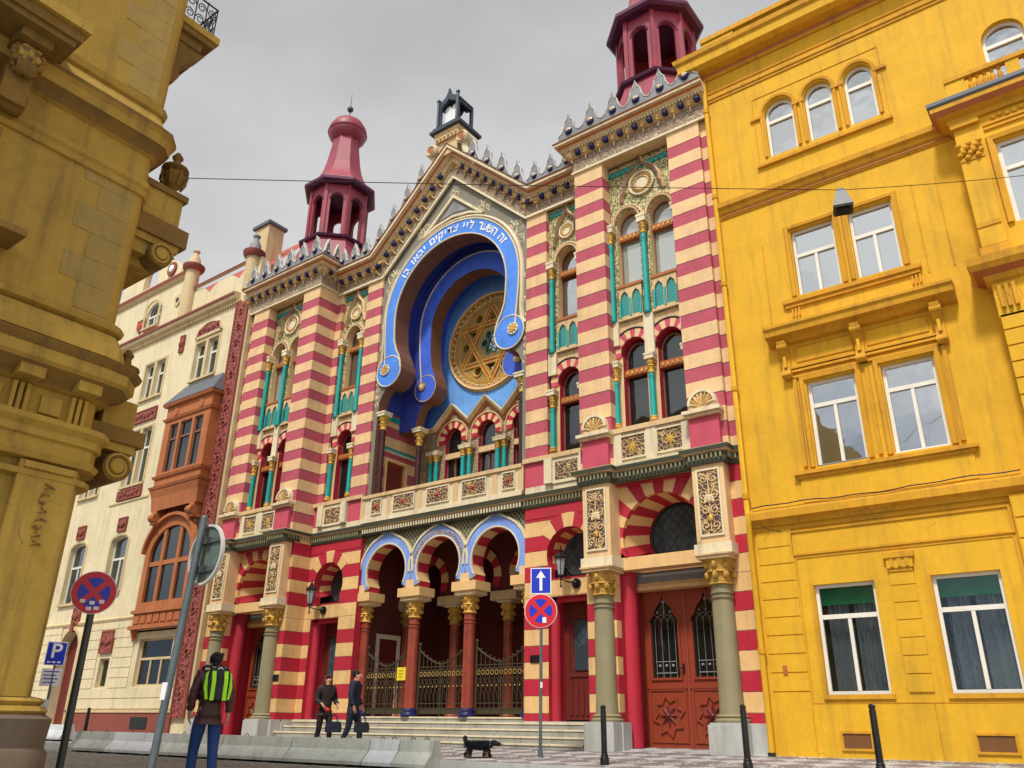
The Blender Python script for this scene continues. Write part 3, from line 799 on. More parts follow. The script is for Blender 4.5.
        for k in range(16):
            t = rad(22.5 * k + 11.25); rr = .36 if k % 2 == 0 else .25
            star.append((cx + rr * cos(t), 1.10 + rr * 1.15 * sin(t)))
        b.sweepxz(star, [(0, -.02), (.04, -.02), (.04, .02), (0, .02)], M['door'], 1.20, True)
        for k in range(8):
            t = rad(45 * k); b.add([(cx, 1.13, 1.10), (cx + .09 * cos(t - .5), 1.185, 1.10 + .09 * sin(t - .5)), (cx + .24 * cos(t), 1.17, 1.10 + .26 * sin(t)), (cx + .09 * cos(t + .5), 1.185, 1.10 + .09 * sin(t + .5))], [(0, 1, 2), (0, 2, 3)], M['wooddk'])
        b.ball((cx, 1.15, 1.1), .05, M['wooddk'], 8)
        leaf = b.build('door_leaf', droot, 0)
        g = B(); g.box(cx - .36, cx + .36, 1.235, 1.24, 1.86, 3.66, M['glassd']); g.box(cx - .36, cx + .36, 1.245, 1.255, 1.85, 3.66, M['dark']); g.build('pane', leaf, 0)
        g = B()
        for k in range(4): g.cyl((cx - .24 + .16 * k, 1.215, 1.86), (cx - .24 + .16 * k, 1.215, 3.05), .006, .006, 6, M['zinc'])
        for k in range(3):
            for q in (0, 1): g.tube([(cx - .24 + .16 * k + (.08 if q else 0) + (.16 if q else 0) * (1 if q else 0) * 0 + .08 * (1 - cos(PI * u / 8)) * (1 if not q else -1) + (.16 if q else 0) - (.08 if q else 0), 1.215, 3.05 + .17 * sin(PI * u / 16)) for u in range(9)], .006, 4, M['zinc'])
            g.ball((cx - .16 + .16 * k, 1.21, 3.27), .03, M['zinc'], 6)
            g.ball((cx - .16 + .16 * k, 1.21, 2.12), .035, M['zinc'], 6)
        g.box(cx - .25, cx + .25, 1.205, 1.22, 1.96, 1.98, M['zinc']); g.box(cx - .25, cx + .25, 1.205, 1.22, 2.2, 2.215, M['zinc'])
        g.cyl((cx, 1.215, 3.2), (cx, 1.215, 3.6), .01, .01, 6, M['zinc']); g.ball((cx, 1.21, 3.5), .045, M['zinc'], 8)
        g.build('door_grille', leaf, 0)
    h = B(); h.tube([(X(7.205) - .09, 1.18, 2.05), (X(7.205) - .09, 1.11, 2.05), (X(7.205) - .21, 1.11, 2.05)], .013, 6, M['black']); h.box(X(7.205) - .11, X(7.205) - .07, 1.18, 1.2, 1.95, 2.15, M['black']); h.build('handle', droot)
    # projecting piers carried by columns
    for q, hw in ((5.81, .36), (8.60, .36)):
        cx = X(q); b = B()
        b.box(cx - hw, cx + hw, -.14, .3, 4.38, 6.08, M['cream'])
        b.box(cx - hw - .05, cx + hw + .05, -.20, .34, 4.16, 4.38, M['stone_l'])
        b.box(cx - hw + .02, cx + hw - .02, -.16, .3, 4.38, 4.44, M['stone'])
        pier = b.build('carved_pier', SY, 0)
        c = B(); c.box(cx - .235, cx + .235, -.155, -.14, 4.56, 5.95, M['carved'])
        c.sweepxz(rect(cx - .25, cx + .25, 4.55, 5.96), [(0, -.02), (.03, -.02), (.03, .02), (0, .02)], M['stone_l'], -.145, True)
        spirals(c, lambda x, z: (cx + x, -.17, 4.58 + z), .46, 1.34, M['stone'])
        c.ball((cx, -.17, 5.3), .08, M['stone'], 8, sy=.5)
        for k in range(7):
            t = rad(-10 + 200 * k / 6); c.ball((cx + .09 * cos(t), -.18, 5.28 + .1 * sin(t)), .03, M['stone_l'], 6, sz=1.4)
        c.ball((cx, -.18, 4.9), .06, GLD, 8, sz=1.4, sy=.6)
        c.build('scrollwork', pier, 40)
        column(SY, cx, .08, .95, 4.16, .235, M['olive'], .52, .16, 1.35, .10, name='pier_column', abm=M['stone'])
        b = B(); b.box(cx - .36, cx + .36, -.30, .45, .32, .92, M['granite']); b.box(cx - .33, cx + .33, -.27, .4, .92, .955, M['granite']); b.build('column_plinth', SY, 0)
        # pedestal with shell above the belt
        b = B(); b.box(cx - hw + .01, cx + hw - .01, -.12, .3, 6.44, 7.20, M['pink'])
        b.box(cx - hw - .04, cx + hw + .04, -.20, .1, 7.18, 7.26, M['stone']); b.box(cx - hw - .09, cx + hw + .09, -.26, .1, 7.26, 7.34, M['stone_l'])
        ped = b.build('pedestal', SY, 0)
        s_ = B()
        shell = [(cx - .34, 7.34), (cx + .34, 7.34)] + arc(cx, 7.50, .33, 0, 180, 14)
        s_.plate(shell, [], -.12, -.001, M['stone_l'])
        s_.sweepxz(arc(cx, 7.48, .31, 180, 0, 14), [(0, -.03), (.05, -.03), (.05, .03), (0, .03)], M['stone_l'], -.12)
        for k in range(9):
            t = rad(5 + 170 * k / 8); s_.tube([(cx + .05 * cos(t), -.13, 7.42 + .03 * sin(t)), (cx + .17 * cos(t), -.165, 7.46 + .14 * sin(t)), (cx + .27 * cos(t), -.13, 7.49 + .25 * sin(t))], [.015, .03, .03], 5, GLD if k % 2 else M['stone'])
        s_.box(cx - .3, cx + .3, -.15, -.1, 7.36, 7.42, M['stone'])
        s_.build('shell_ornament', ped)
    b = B(); b.box(*P(5.33, 6.2), .05, .4, .3, .95, M['granite']); b.box(*P(5.30, 5.6), .4, 1.05, .3, .95, M['granite']); b.build('stone_base', SY, 0)
    b = B(); b.box(*P(8.2, 9.33), .05, .4, .3, .95, M['granite']); b.build('stone_base', SY, 0)
    # belt
    b = B()
    def belt(plan):
        b.sweep(plan, [(-.05, 6.08), (.03, 6.08), (.05, 6.14), (.05, 6.30), (.14, 6.33), (.16, 6.42), (.12, 6.45), (-.05, 6.45)], [M['belt'], M['belt'], M['belt'], M['stone'], M['belt'], M['beltd'], M['belt'], M['belt']])
        for i in range(len(plan) - 1):
            a = Vector(plan[i]); c = Vector(plan[i + 1]); L = (c - a).length; d = (c - a) / L; nn = Vector((d.y, -d.x)); k = max(1, int(L / .10))
            for j in range(k):
                p = a + d * (L * (j + .5) / k) + nn * .075
                b.cyl((p.x, p.y, 6.17), (p.x, p.y, 6.29), .026, .026, 6, M['beltd'])
    q = [(5.40, .98), (5.40, -.18), (6.21, -.18), (6.21, .02), (8.20, .02), (8.20, -.18), (9.02, -.18), (9.02, .12), (9.33, .12)]
    if sg < 0: q = [(-x, y) for x, y in reversed(q)]
    belt(q); b.build('belt_course', SY, 0)
    return belt
wing(1); wing(-1)

def recess(sg):
    X = lambda a: sg * a
    def P(a, c): return (a, c) if sg > 0 else (-c, -a)
    b = B(); x0, x1 = P(3.06, 5.40)
    b.plate(rect(x0, x1, 6.1, 15.4), [rect(*P(3.78, 5.06), 7.36, 15.2)], .85, 1.15, ST)
    b.build('recessed_wall', SY, 0)
    arch_bay(sg, [4.42], 1.0, (3.7, 5.14), '')
    # small balcony front
    b = B(); b.box(*P(3.1, 5.35), .80, 1.1, 6.4, 6.62, M['stone_l']); b.box(*P(3.76, 5.08), .76, 1.2, 6.6, 7.3, M['stone_l']); b.box(*P(3.06, 5.35), .72, 1.1, 7.28, 7.40, M['stone'])
    b.box(*P(4.08, 4.76), .745, .76, 6.7, 7.16, M['carved']); b.box(*P(3.08, 3.72), .80, .86, 6.62, 7.28, M['pink']); b.box(*P(5.1, 5.33), .80, .86, 6.62, 7.28, M['pink'])
    for q in (3.88, 4.96): b.box(X(q) - .12, X(q) + .12, .70, .76, 6.62, 7.28, M['stone_l'])
    b.build('balcony_front', SY, 0)
    # ground storey with side door
    c = X(4.40)
    b = B()
    hole = horseshoe(c, 4.80, .66, 4.22, 30, 24)
    b.plate([(x0, .95), (c - .62, .95), (c - .62, 3.78), (c + .62, 3.78), (c + .62, .95), (x1, .95), (x1, 6.12), (x0, 6.12)], [hole], .85, 1.1, ST, M['redw'])
    ring(b, c, 4.80, .66, 1.02, 35, 145, .835, .85, 5, [M['cream2'], M['redw']])
    b.plate(rect(*P(3.08, 5.33), 5.78, 6.1), [], .838, .85, M['redw'])
    b.build('side_door_wall', SY, 0)
    b = B(); n = 15
    for i in range(n):
        a0 = -30 + 240 * i / n; a1 = -30 + 240 * (i + 1) / n
        o0 = arc(c, 4.80, .66, a0, a1, 2); o1 = arc(c, 4.86, .54, a0, a1, 2)
        b.add([(p[0], 1.1, p[1]) for p in o0] + [(p[0], 1.5, p[1]) for p in o1], [(k, k + 1, k + 4, k + 3) for k in range(2)], [M['redw'], M['cream2']][i % 2])
    b.box(c - .9, c + .9, 1.5, 1.55, .9, 6.0, M['dark']); b.build('arch_reveal', SY, 0)
    b = B(); b.plate(arc(c, 4.86, .56, -60, 240, 26), [], 1.46, 1.47, M['leadlat']); b.build('fanlight', SY, 0)
    b = B()
    for q in (-.60, .60): b.cyl((c + q, 1.12, .95), (c + q, 1.12, 3.7), .14, .14, 18, M['redw'])
    b.box(c - .75, c - .5, 1.1, 1.5, .95, 3.8, M['redw']); b.box(c + .5, c + .75, 1.1, 1.5, .95, 3.8, M['redw'])
    b.tube([(c - .52, 1.08, 3.55), (c - .45, 1.08, 3.74), (c + .45, 1.08, 3.74), (c + .52, 1.08, 3.55)], .09, 8, M['redw'])
    b.box(c - .7, c + .7, 1.1, 1.5, 3.72, 4.2, M['cream2'])
    b.build('door_jamb', SY, 40)
    b = B(); b.box(c - .5, c + .5, 1.38, 1.44, 1.0, 3.72, M['wooddk'])
    for k in range(5): b.box(c - .36 + k * .15, c - .27 + k * .15, 1.355, 1.38, 1.1, 1.85, M['wooddk'])
    b.box(c - .42, c + .42, 1.35, 1.38, 1.95, 2.05, M['wooddk']); b.box(c - .42, c + .42, 1.35, 1.38, 3.3, 3.38, M['wooddk'])
    for q in (-.42, .34): b.box(c + q, c + q + .08, 1.352, 1.38, 1.0, 3.7, M['wooddk'])
    d = b.build('side_door', SY, 0)
    g = B(); g.box(c - .2, c + .2, 1.345, 1.375, 2.1, 3.25, M['leadlat']); g.build('door_grille', d, 0)
    g = B(); g.ball((c + .3, 1.32, 2.0), .035, GLD, 8); g.build('handle', d)
    b = B(); b.box(*P(3.06, 5.35), .82, 1.1, .3, .96, M['granite']); b.build('stone_base', SY, 0)
    # belt
    b = B(); pl = [(3.02, .85), (5.36, .85)] if sg > 0 else [(-5.36, .85), (-3.02, .85)]
    b.sweep(pl, [(-.05, 6.06), (.03, 6.06), (.05, 6.10), (.05, 6.28), (.14, 6.32), (.16, 6.42), (-.05, 6.45)], [M['belt'], M['belt'], M['belt'], M['stone'], M['belt'], M['belt'], M['belt']])
    for j in range(22): b.cyl((pl[0][0] + .1 * j + .07, .775, 6.14), (pl[0][0] + .1 * j + .07, .775, 6.27), .026, .026, 6, M['beltd'])
    b.build('belt_course', SY, 0)
recess(1); recess(-1)

# ---- gable with the great horseshoe niche
GP = [(-5.30, 15.08), (-3.04, 15.08), (0, 17.95), (3.04, 15.08), (5.30, 15.08)]
def half_to_full(h):   # h: right half, top to bottom -> closed order left-bottom ... top ... right-bottom
    return [(-x, z) for x, z in reversed(h)] + [p for p in h if abs(p[0]) > 1e-6]
o1 = arc(0, 13.38, 2.75, 90, 0, 22) + [(2.735, 12.9), (2.70, 12.4), (2.66, 12.0), (2.64, 11.7), (2.62, 11.5)]
i1 = arc(0, 13.28, 2.32, 90, -4, 22) + [(2.305, 12.8), (2.27, 12.45), (2.17, 12.15), (2.04, 11.92), (1.96, 11.7), (1.92, 11.43)]
h1 = arc(0, 13.36, 2.62, 90, 0, 22) + [(2.60, 12.6), (2.5, 12.0), (2.45, 11.4), (2.45, 10.93), (2.62, 10.83), (2.75, 10.68), (2.85, 10.45), (2.88, 10.15), (2.90, 10.1), (2.90, 6.62)]
b = B()
b.plate([(-3.08, 6.5), (3.08, 6.5), (3.08, 15.12), (0, 18.0), (-3.08, 15.12)], [half_to_full(h1)], .92, 1.3, M['greyorn'], M['brown'])
gab = b.build('gable_wall', SY, 0)
# arabesque line work on the grey field
b = B()
def squig(cx, cz, r, seed, k=3):
    rnd = random.Random(seed)
    for j in range(k):
        a0 = rnd.random() * 6.28; p1, p2 = rnd.choice([2, 3, 4]), rnd.choice([3, 5])
        pts = [(cx + r * (.62 * cos(a0 + t) + .38 * cos(p1 * t + j)), .915, cz + r * (.62 * sin(a0 + t) + .38 * sin(p2 * t + j * 2))) for t in [2 * PI * u / 44 for u in range(44)]]
        b.tube(pts, .013, 4, M['line'], True)
for sgn in (-1, 1):
    squig(sgn * 2.55, 15.0, .34, 5); squig(sgn * 2.72, 14.5, .22, 8, 2); squig(sgn * 1.35, 16.35, .30, 9); squig(sgn * 2.93, 12.4, .11, 12, 1); squig(sgn * 2.97, 13.2, .09, 15, 1)
    for q in range(7): squig(sgn * 2.98, 10.4 + q * .24, .085, 30 + q, 1)
squig(0, 17.35, .22, 20, 2)
b.build('arabesque', gab, 30)
# mouldings round the ring
b = B()
mo = half_to_full(arc(0, 13.38, 2.86, 90, 0, 22) + [(2.85, 12.8), (2.83, 12.2), (2.86, 11.8), (2.98, 11.6)])
b.sweepxz(mo, [(0, -.04), (.06, -.04), (.09, 0), (.06, .05), (0, .07)], M['stone_l'], .92)
mo2 = half_to_full(arc(0, 13.38, 2.775, 90, 0, 22) + [(2.76, 12.9), (2.72, 12.4), (2.68, 12.0), (2.66, 11.6)])
b.sweepxz(mo2, [(0, -.02), (.06, -.02), (.06, .02), (0, .02)], M['line'], .90)
mo3 = half_to_full(i1); b.sweepxz(mo3, [(0, -.015), (.05, -.015), (.05, .02), (0, .02)], M['line'], .86)
# small triangle frame over the arch and outer line
tri = [(-1.25, 16.05), (0, 17.18), (1.25, 16.05)]
b.sweepxz(tri, [(0, 0), (.08, 0), (.08, .09), (0, .09)], M['stone_l'], .92)
b.sweepxz([(-1.25, 16.05), (-.75, 16.28), (0, 16.40), (.75, 16.28), (1.25, 16.05)], [(0, 0), (.07, 0), (.07, .07), (0, .07)], M['stone_l'], .92)
b.plate([(-.62, 16.50), (0, 16.60), (.62, 16.50), (0, 17.05)], [], .90, .919, M['zinc'])
b.build('arch_moulding', gab, 30)
R1 = B()
poly = half_to_full(o1) + list(reversed(half_to_full(i1)))
R1.plate(poly, [], .86, 1.5, M['blue'], M['brown'])
ring1 = R1.build('blue_horseshoe_arch', SY, 0)
for sgn in (-1, 1):
    v = B(); v.cyl((sgn * 2.45, .85, 11.43), (sgn * 2.45, 1.55, 11.43), .53, .53, 30, M['brown']); v.cyl((sgn * 2.45, .845, 11.43), (sgn * 2.45, .86, 11.43), .525, .525, 30, M['blue'])
    v.tube([(sgn * (2.45) + .53 * cos(t), .845, 11.43 + .53 * sin(t)) for t in [2 * PI * u / 30 for u in range(30)]], .022, 5, M['line'], True)
    v.cyl((sgn * 2.60, .80, 11.50), (sgn * 2.60, .86, 11.50), .19, .19, 18, M['stone_l']); v.cyl((sgn * 2.60, .78, 11.50), (sgn * 2.60, .82, 11.50), .10, .10, 12, GLD)
    for k in range(8): v.ball((sgn * 2.60 + .14 * cos(k * PI / 4), .795, 11.5 + .14 * sin(k * PI / 4)), .025, M['orange'], 6)
    v.build('volute', ring1)
# raised lettering on the blue band, set letter by letter (reads right to left)
txt = 'זה השער ליי צדיקים יבאו בו'
def letter_mesh(ch):
    cu = bpy.data.curves.new('glyph', 'FONT'); cu.body = ch; cu.size = .40; cu.extrude = .008; cu.offset = .008; cu.align_x = 'CENTER'
    o = bpy.data.objects.new('glyph', cu); COL.objects.link(o); dg = bpy.context.evaluated_depsgraph_get(); dg.update()
    me = bpy.data.meshes.new_from_object(o.evaluated_get(dg)); bpy.data.objects.remove(o); bpy.data.curves.remove(cu); return me
L = B(); widths = {'י': .10, 'ו': .12, 'ז': .14, 'ן': .12}
def adv(ch): return .17 if ch == ' ' else (.15 if ch in 'יוז' else .25)
tot = sum(adv(c) for c in txt); Rt = 2.42; cur = 0; kf = rad(117) * Rt / tot
a_start = 29.0   # degrees, right end of the inscription
for ch in txt:
    wd = adv(ch); a = a_start + math.degrees((cur + wd * kf / 2) / Rt); cur += wd * kf
    if ch == ' ':
        L.build('inscription_word', ring1, 0); L = B(); continue
    me = letter_mesh(ch); ra = rad(a); r_ = Rt
    vs = [v.co.copy() for v in me.vertices]
    if vs:
        mx_ = (min(v.x for v in vs) + max(v.x for v in vs)) / 2
        P_ = []
        for v in vs:
            lx, lz = v.x - mx_, v.y
            P_.append(((r_ + lz) * cos(ra) + lx * sin(ra), .852 - v.z, 13.36 + (r_ + lz) * sin(ra) - lx * cos(ra)))
        L.add(P_, [tuple(p.vertices) for p in me.polygons], M['swhite'])
    bpy.data.meshes.remove(me)
L.build('inscription_word', ring1, 0)
# vault between the arches
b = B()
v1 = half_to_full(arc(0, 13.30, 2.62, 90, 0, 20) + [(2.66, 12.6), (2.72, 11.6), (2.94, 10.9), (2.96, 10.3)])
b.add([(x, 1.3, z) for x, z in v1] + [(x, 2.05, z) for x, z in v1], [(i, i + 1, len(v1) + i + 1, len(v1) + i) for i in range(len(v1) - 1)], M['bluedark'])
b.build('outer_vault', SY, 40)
o2 = arc(0, 13.30, 2.20, 90, 0, 20) + [(2.19, 12.8), (2.15, 12.3), (2.09, 11.8), (2.03, 11.4), (1.99, 11.15)]
i2 = arc(0, 13.15, 1.72, 90, 0, 20) + [(1.71, 12.7), (1.68, 12.2), (1.60, 11.75), (1.45, 11.4), (1.38, 11.1)]
h2 = arc(0, 13.25, 1.98, 90, 0, 20) + [(1.96, 12.4), (1.90, 11.6), (1.83, 11.1), (1.83, 10.6), (2.05, 10.45), (2.16, 10.2), (2.22, 9.95), (2.22, 9.72)]
b = B()
outer = half_to_full(arc(0, 13.30, 2.70, 90, 0, 20) + [(2.72, 12.6), (2.9, 11.2), (2.99, 10.4), (2.99, 9.72)])
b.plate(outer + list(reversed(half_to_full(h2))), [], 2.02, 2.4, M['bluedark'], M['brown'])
b.build('inner_arch_wall', SY, 0)
b = B(); b.plate(half_to_full(o2) + list(reversed(half_to_full(i2))), [], 1.96, 2.5, M['bluev'], M['brown'])
b.sweepxz(half_to_full(o2), [(0, -.015), (.03, -.015), (.03, .02), (0, .02)], M['line'], 1.96)
ring2 = b.build('inner_horseshoe_arch', SY, 0)
for sgn in (-1, 1):
    v = B(); cx = sgn * 1.83
    v.cyl((cx, 1.95, 11.05), (cx, 2.52, 11.05), .46, .46, 28, M['brown']); v.cyl((cx, 1.945, 11.05), (cx, 1.96, 11.05), .455, .455, 28, M['bluev'])
    v.cyl((sgn * 1.97, 1.90, 11.14), (sgn * 1.97, 1.96, 11.14), .15, .15, 16, GLD); v.cyl((sgn * 1.97, 1.88, 11.14), (sgn * 1.97, 1.92, 11.14), .08, .08, 12, M['stone_l'])
    v.tube([(cx + .46 * cos(t), 1.945, 11.05 + .46 * sin(t)) for t in [2 * PI * u / 28 for u in range(28)]], .015, 5, M['stone'], True)
    v.build('volute', ring2)
b = B()
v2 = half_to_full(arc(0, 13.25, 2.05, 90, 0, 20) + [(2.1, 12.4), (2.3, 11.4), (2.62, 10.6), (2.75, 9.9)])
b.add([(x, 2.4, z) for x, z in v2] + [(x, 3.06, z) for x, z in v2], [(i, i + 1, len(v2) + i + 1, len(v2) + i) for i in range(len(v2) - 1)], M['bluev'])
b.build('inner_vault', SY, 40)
# back wall, rose window
RZ = 12.72
M['bluep'] = speckle('sky_blue_plaster', (.10, .27, .62), (.05, .1, .3), .14)
b = B(); b.plate([(-3.0, 9.90), (3.0, 9.90), (3.0, 15.4), (-3.0, 15.4)], [arc(0, RZ, 1.72, 0, 354, 40)], 3.05, 3.3, M['bluep'], GLD); b.build('niche_back_wall', SY, 0)
M['rosest'] = plain('dark_bronze_stone', (.36, .22, .07), .7, amt=.4, var=.2, bs=25)
RW = B()
RW.sweepxz(arc(0, RZ, 1.70, 360, 9, 39), [(0, -.02), (.10, 0), (.12, .06), (.05, .12), (0, .12)], [GLD, M['stone'], GLD, M['stone'], GLD], 3.05, True)
RW.sweepxz(arc(0, RZ, 1.42, 360, 9, 39), [(-.3, 0), (0, 0), (-.02, .12), (-.08, .3), (-.3, .3)], [M['stone'], GLD, M['stone'], M['brown'], GLD], 3.06, True)
for k in range(44):
    t = 2 * PI * k / 44; RW.ball((1.60 * cos(t), 3.0, RZ + 1.60 * sin(t)), .045, M['stone'], 6)
rose = RW.build('rose_window', SY, 40)
b = B(); rr = 1.42
tr_o = arc(0, RZ, rr, 0, 354, 48)
holes = []
hexp = lambda r, ph: [(r * cos(rad(60 * k + ph)), RZ + r * sin(rad(60 * k + ph))) for k in range(6)]
for k in range(6):
    a = rad(60 * k + 30)                     # star points and the six triangles
    tip = 1.30; c1 = rad(60 * k + 30 - 22); c2 = rad(60 * k + 30 + 22)
    holes.append([(1.16 * cos(a), RZ + 1.16 * sin(a)), (.80 * cos(a + .235), RZ + .80 * sin(a + .235)), (.80 * cos(a - .235), RZ + .80 * sin(a - .235))][::-1])
    a2 = rad(60 * k); holes.append([(1.12 * cos(a2) + .155 * cos(t), RZ + 1.12 * sin(a2) + .155 * sin(t)) for t in [2 * PI * u / 16 for u in range(16)]])
holes.append([((.40 + .10 * cos(6 * t)) * cos(t), RZ + (.40 + .10 * cos(6 * t)) * sin(t)) for t in [2 * PI * u / 48 for u in range(48)]])
b.plate(tr_o, holes, 3.12, 3.20, M['rosest'], GLD)
for tri_ph in (30, 90):
    pts = [(1.40 * cos(rad(tri_ph + 120 * k)), RZ + 1.40 * sin(rad(tri_ph + 120 * k))) for k in range(3)]
    for k in range(3):
        p, q = pts[k], pts[(k + 1) % 3]; yo = 3.06 if tri_ph == 30 else 3.075
        L_ = math.hypot(q[0] - p[0], q[1] - p[1]); ux, uz = (q[0] - p[0]) / L_, (q[1] - p[1]) / L_; nx, nz = -uz, ux
        for o_, w_, mm, dy in ((-.07, .025, GLD, 0), (.07, .025, GLD, 0), (0, .045, M['orange'], .02)):
            b.plate([(p[0] + nx * (o_ - w_), p[1] + nz * (o_ - w_)), (q[0] + nx * (o_ - w_), q[1] + nz * (o_ - w_)), (q[0] + nx * (o_ + w_), q[1] + nz * (o_ + w_)), (p[0] + nx * (o_ + w_), p[1] + nz * (o_ + w_))], [], yo + dy + .002 * k, 3.13, mm)
for k in range(6):
    a2 = rad(60 * k); b.tube([(1.12 * cos(a2) + .18 * cos(t), 3.10, RZ + 1.12 * sin(a2) + .18 * sin(t)) for t in [2 * PI * u / 16 for u in range(16)]], .025, 5, GLD, True)
    b.tube([(.30 * cos(a2) + .15 * cos(t), 3.10, RZ + .30 * sin(a2) + .15 * sin(t)) for t in [2 * PI * u / 12 for u in range(12)]], .018, 5, M['teal'], True)
b.build('star_tracery', rose, 0)
b = B(); b.plate(tr_o, [], 3.22, 3.23, M['glassr']); b.plate(tr_o, [], 3.26, 3.27, M['dark']); b.build('pane', rose, 0)
# arcade of small gables below the rose
b = B(); ax = (-1.40, 0, 1.40)
zig = [(-2.75, 9.72), (-2.35, 9.72)]
for x in ax: zig += [(x - .70, 9.93), (x, 10.62)]
zig += [(2.10, 9.93), (2.35, 9.72), (2.75, 9.72)]
zig = [(-2.75, 9.90), (-2.12, 9.93), (-1.40, 10.62), (-.70, 9.95), (0, 10.62), (.70, 9.95), (1.40, 10.62), (2.12, 9.93), (2.75, 9.90)]
hs = [rect(x - .34, x + .34, 7.8, 9.12)[:2] + arc(x, 9.50, .37, -25, 205, 18) for x in ax]
b.plate([(-3.0, 6.5), (3.0, 6.5), (3.0, 9.90)] + list(reversed(zig)) + [(-3.0, 9.90)], hs, 2.98, 3.2, M['frieze'], M['redw'])
b.box(-3, 3, 2.94, 2.98, 6.5, 7.95, M['cream'])
arc_w = b.build('small_arcade', SY, 0)
b = B(); b.sweepxz(zig, [(0, -.06), (.12, -.06), (.20, .02), (.22, .06), (0, .06)], [M['stone'], M['stone'], M['stone_l'], M['stone_l'], M['stone']], 2.98); b.sweepxz([(x, z - .14) for x, z in zig[1:-1]], [(0, -.03), (.06, -.03), (.06, .03), (0, .03)], M['orange'], 2.98); b.build('gable_moulding', arc_w, 0)
for x in ax:
    b = B(); ring(b, x, 9.50, .37, .60, -15, 195, 2.93, 2.98, 13, [M['redw'], M['cream']]); b.sweepxz(arc(x, 9.5, .61, 195, -15, 20), [(0, 0), (.08, 0), (.08, .04), (0, .04)], M['stone'], 2.98)
    b.build('striped_arch', arc_w, 0)
    w_ = window(SY, x - .36, x + .36, 7.8, 9.4, 3.12, .5, M['brown'], .05, 8.95, 1, M['glassd'])
    b = B(); b.box(x - .34, x + .34, 2.99, 3.1, 8.84, 9.02, M['stone']); b.build('transom', w_, 0)
for e in (-2.1, -.7, .7, 2.1):
    for q in (-.13, .13): column(SY, e + q, 2.82, 7.95, 9.12, .075, M['teal'], .24, .08, 1.45, .12, name='arcade_column', basem=GLD)
# niche side walls, beam and tall columns
for sgn in (-1, 1):
    b = B(TT := Matrix(((0, -sgn, 0, sgn * 3.0), (1 if 1 else 0, 0, 0, 0), (0, 0, 1, 0), (0, 0, 0, 1))))
    # local x -> world y, local -y -> inward
    b.T = Matrix(((0, sgn, 0, sgn * 2.98), (1, 0, 0, 0), (0, 0, 1, 0), (0, 0, 0, 1)))
    b.plate(rect(1.2, 3.0, 6.5, 10.4), [rect(1.55, 2.42, 6.9, 8.70)], 0, .2, M['stripe_in'] if 'stripe_in' in M else ST, M['cream2'])
    b.sweepxz(rect(1.50, 2.47, 6.9, 8.75), [(0, -.02), (.05, -.02), (.05, .06), (0, .06)], M['cream'], 0, True)
    b.box(1.25, 2.9, -.05, 0, 9.02, 9.10, M['teal']); b.box(1.25, 2.9, -.04, 0, 10.1, 10.2, M['teal'])
    for k in range(18): b.box(1.28 + k * .09, 1.33 + k * .09, -.06, -.04, 8.94, 9.02, M['stone_l']); b.box(1.28 + k * .09, 1.33 + k * .09, -.06, -.04, 10.02, 10.1, M['teal'])
    side = b.build('niche_side_wall', SY, 0)
    d = B(b.T); d.box(1.55, 2.42, .1, .14, 6.9, 8.7, M['door']); d.box(1.65, 2.32, .08, .1, 7.8, 8.6, M['wooddk']); d.build('balcony_door', side, 0)
    column(SY, sgn * 2.76, 1.10, 6.6, 10.12, .095, M['darkcol'], .46, .25, 1.7, .14, name='niche_column', basem=M['navy'])
    column(SY, sgn * 2.12, 2.12, 6.6, 9.74, .095, M['darkcol'], .46, .25, 1.7, .14, name='niche_column', basem=M['navy'])
b = B(); b.box(-3.0, 3.0, 1.0, 3.1, 6.45, 6.6, M['step']); b.build('balcony_floor', SY, 0)
# parapet
b = B(); b.box(-3.04, 3.04, .74, .98, 6.50, 7.24, M['stone_l']); b.box(-3.04, 3.04, .68, 1.02, 7.20, 7.30, M['stone']); b.box(-3.04, 3.04, .70, .74, 6.45, 6.58, M['stone_l'])
par = b.build('balcony_parapet', SY, 0)
b = B()
for cx, hw in ((-2.40, .20), (-1.27, .42), (.07 - .0, .42), (1.40, .42), (2.60, .20)):
    b.box(cx - hw, cx + hw, .715, .74, 6.68, 7.13, M['carved'])
    b.sweepxz(rect(cx - hw, cx + hw, 6.68, 7.13), [(0, -.02), (.04, -.02), (.04, .015), (0, .015)], M['stone_l'], .74, True)
    for k in range(8):
        t = 2 * PI * k / 8; b.add([(cx, .69, 6.905), (cx + .06 * cos(t - .4), .71, 6.905 + .06 * sin(t - .4)), (cx + .17 * cos(t), .705, 6.905 + .17 * sin(t)), (cx + .06 * cos(t + .4), .71, 6.905 + .06 * sin(t + .4))], [(0, 1, 2), (0, 2, 3)], M['orange'])
    b.ball((cx, .69, 6.905), .04, M['redw'], 6)
for cx in (-3.0, -1.9, -.62, .72, 2.12, 3.0): b.box(cx - .09, cx + .09, .72, .74, 6.56, 7.22, M['stone'])
b.build('parapet_panels', par, 0)
b = B(); b.sweep([(-3.03, .85), (3.03, .85)], [(-.05, 6.10), (.03, 6.10), (.06, 6.14), (.05, 6.28), (.14, 6.32), (.16, 6.42), (-.05, 6.45)], [M['belt'], M['belt'], M['belt'], M['stone'], M['belt'], M['stone_l'], M['belt']])
for j in range(60): b.cyl((-2.95 + .1 * j, .77, 6.15), (-2.95 + .1 * j, .77, 6.27), .028, .028, 6, M['stone_l'])
b.build('belt_course', SY, 0)

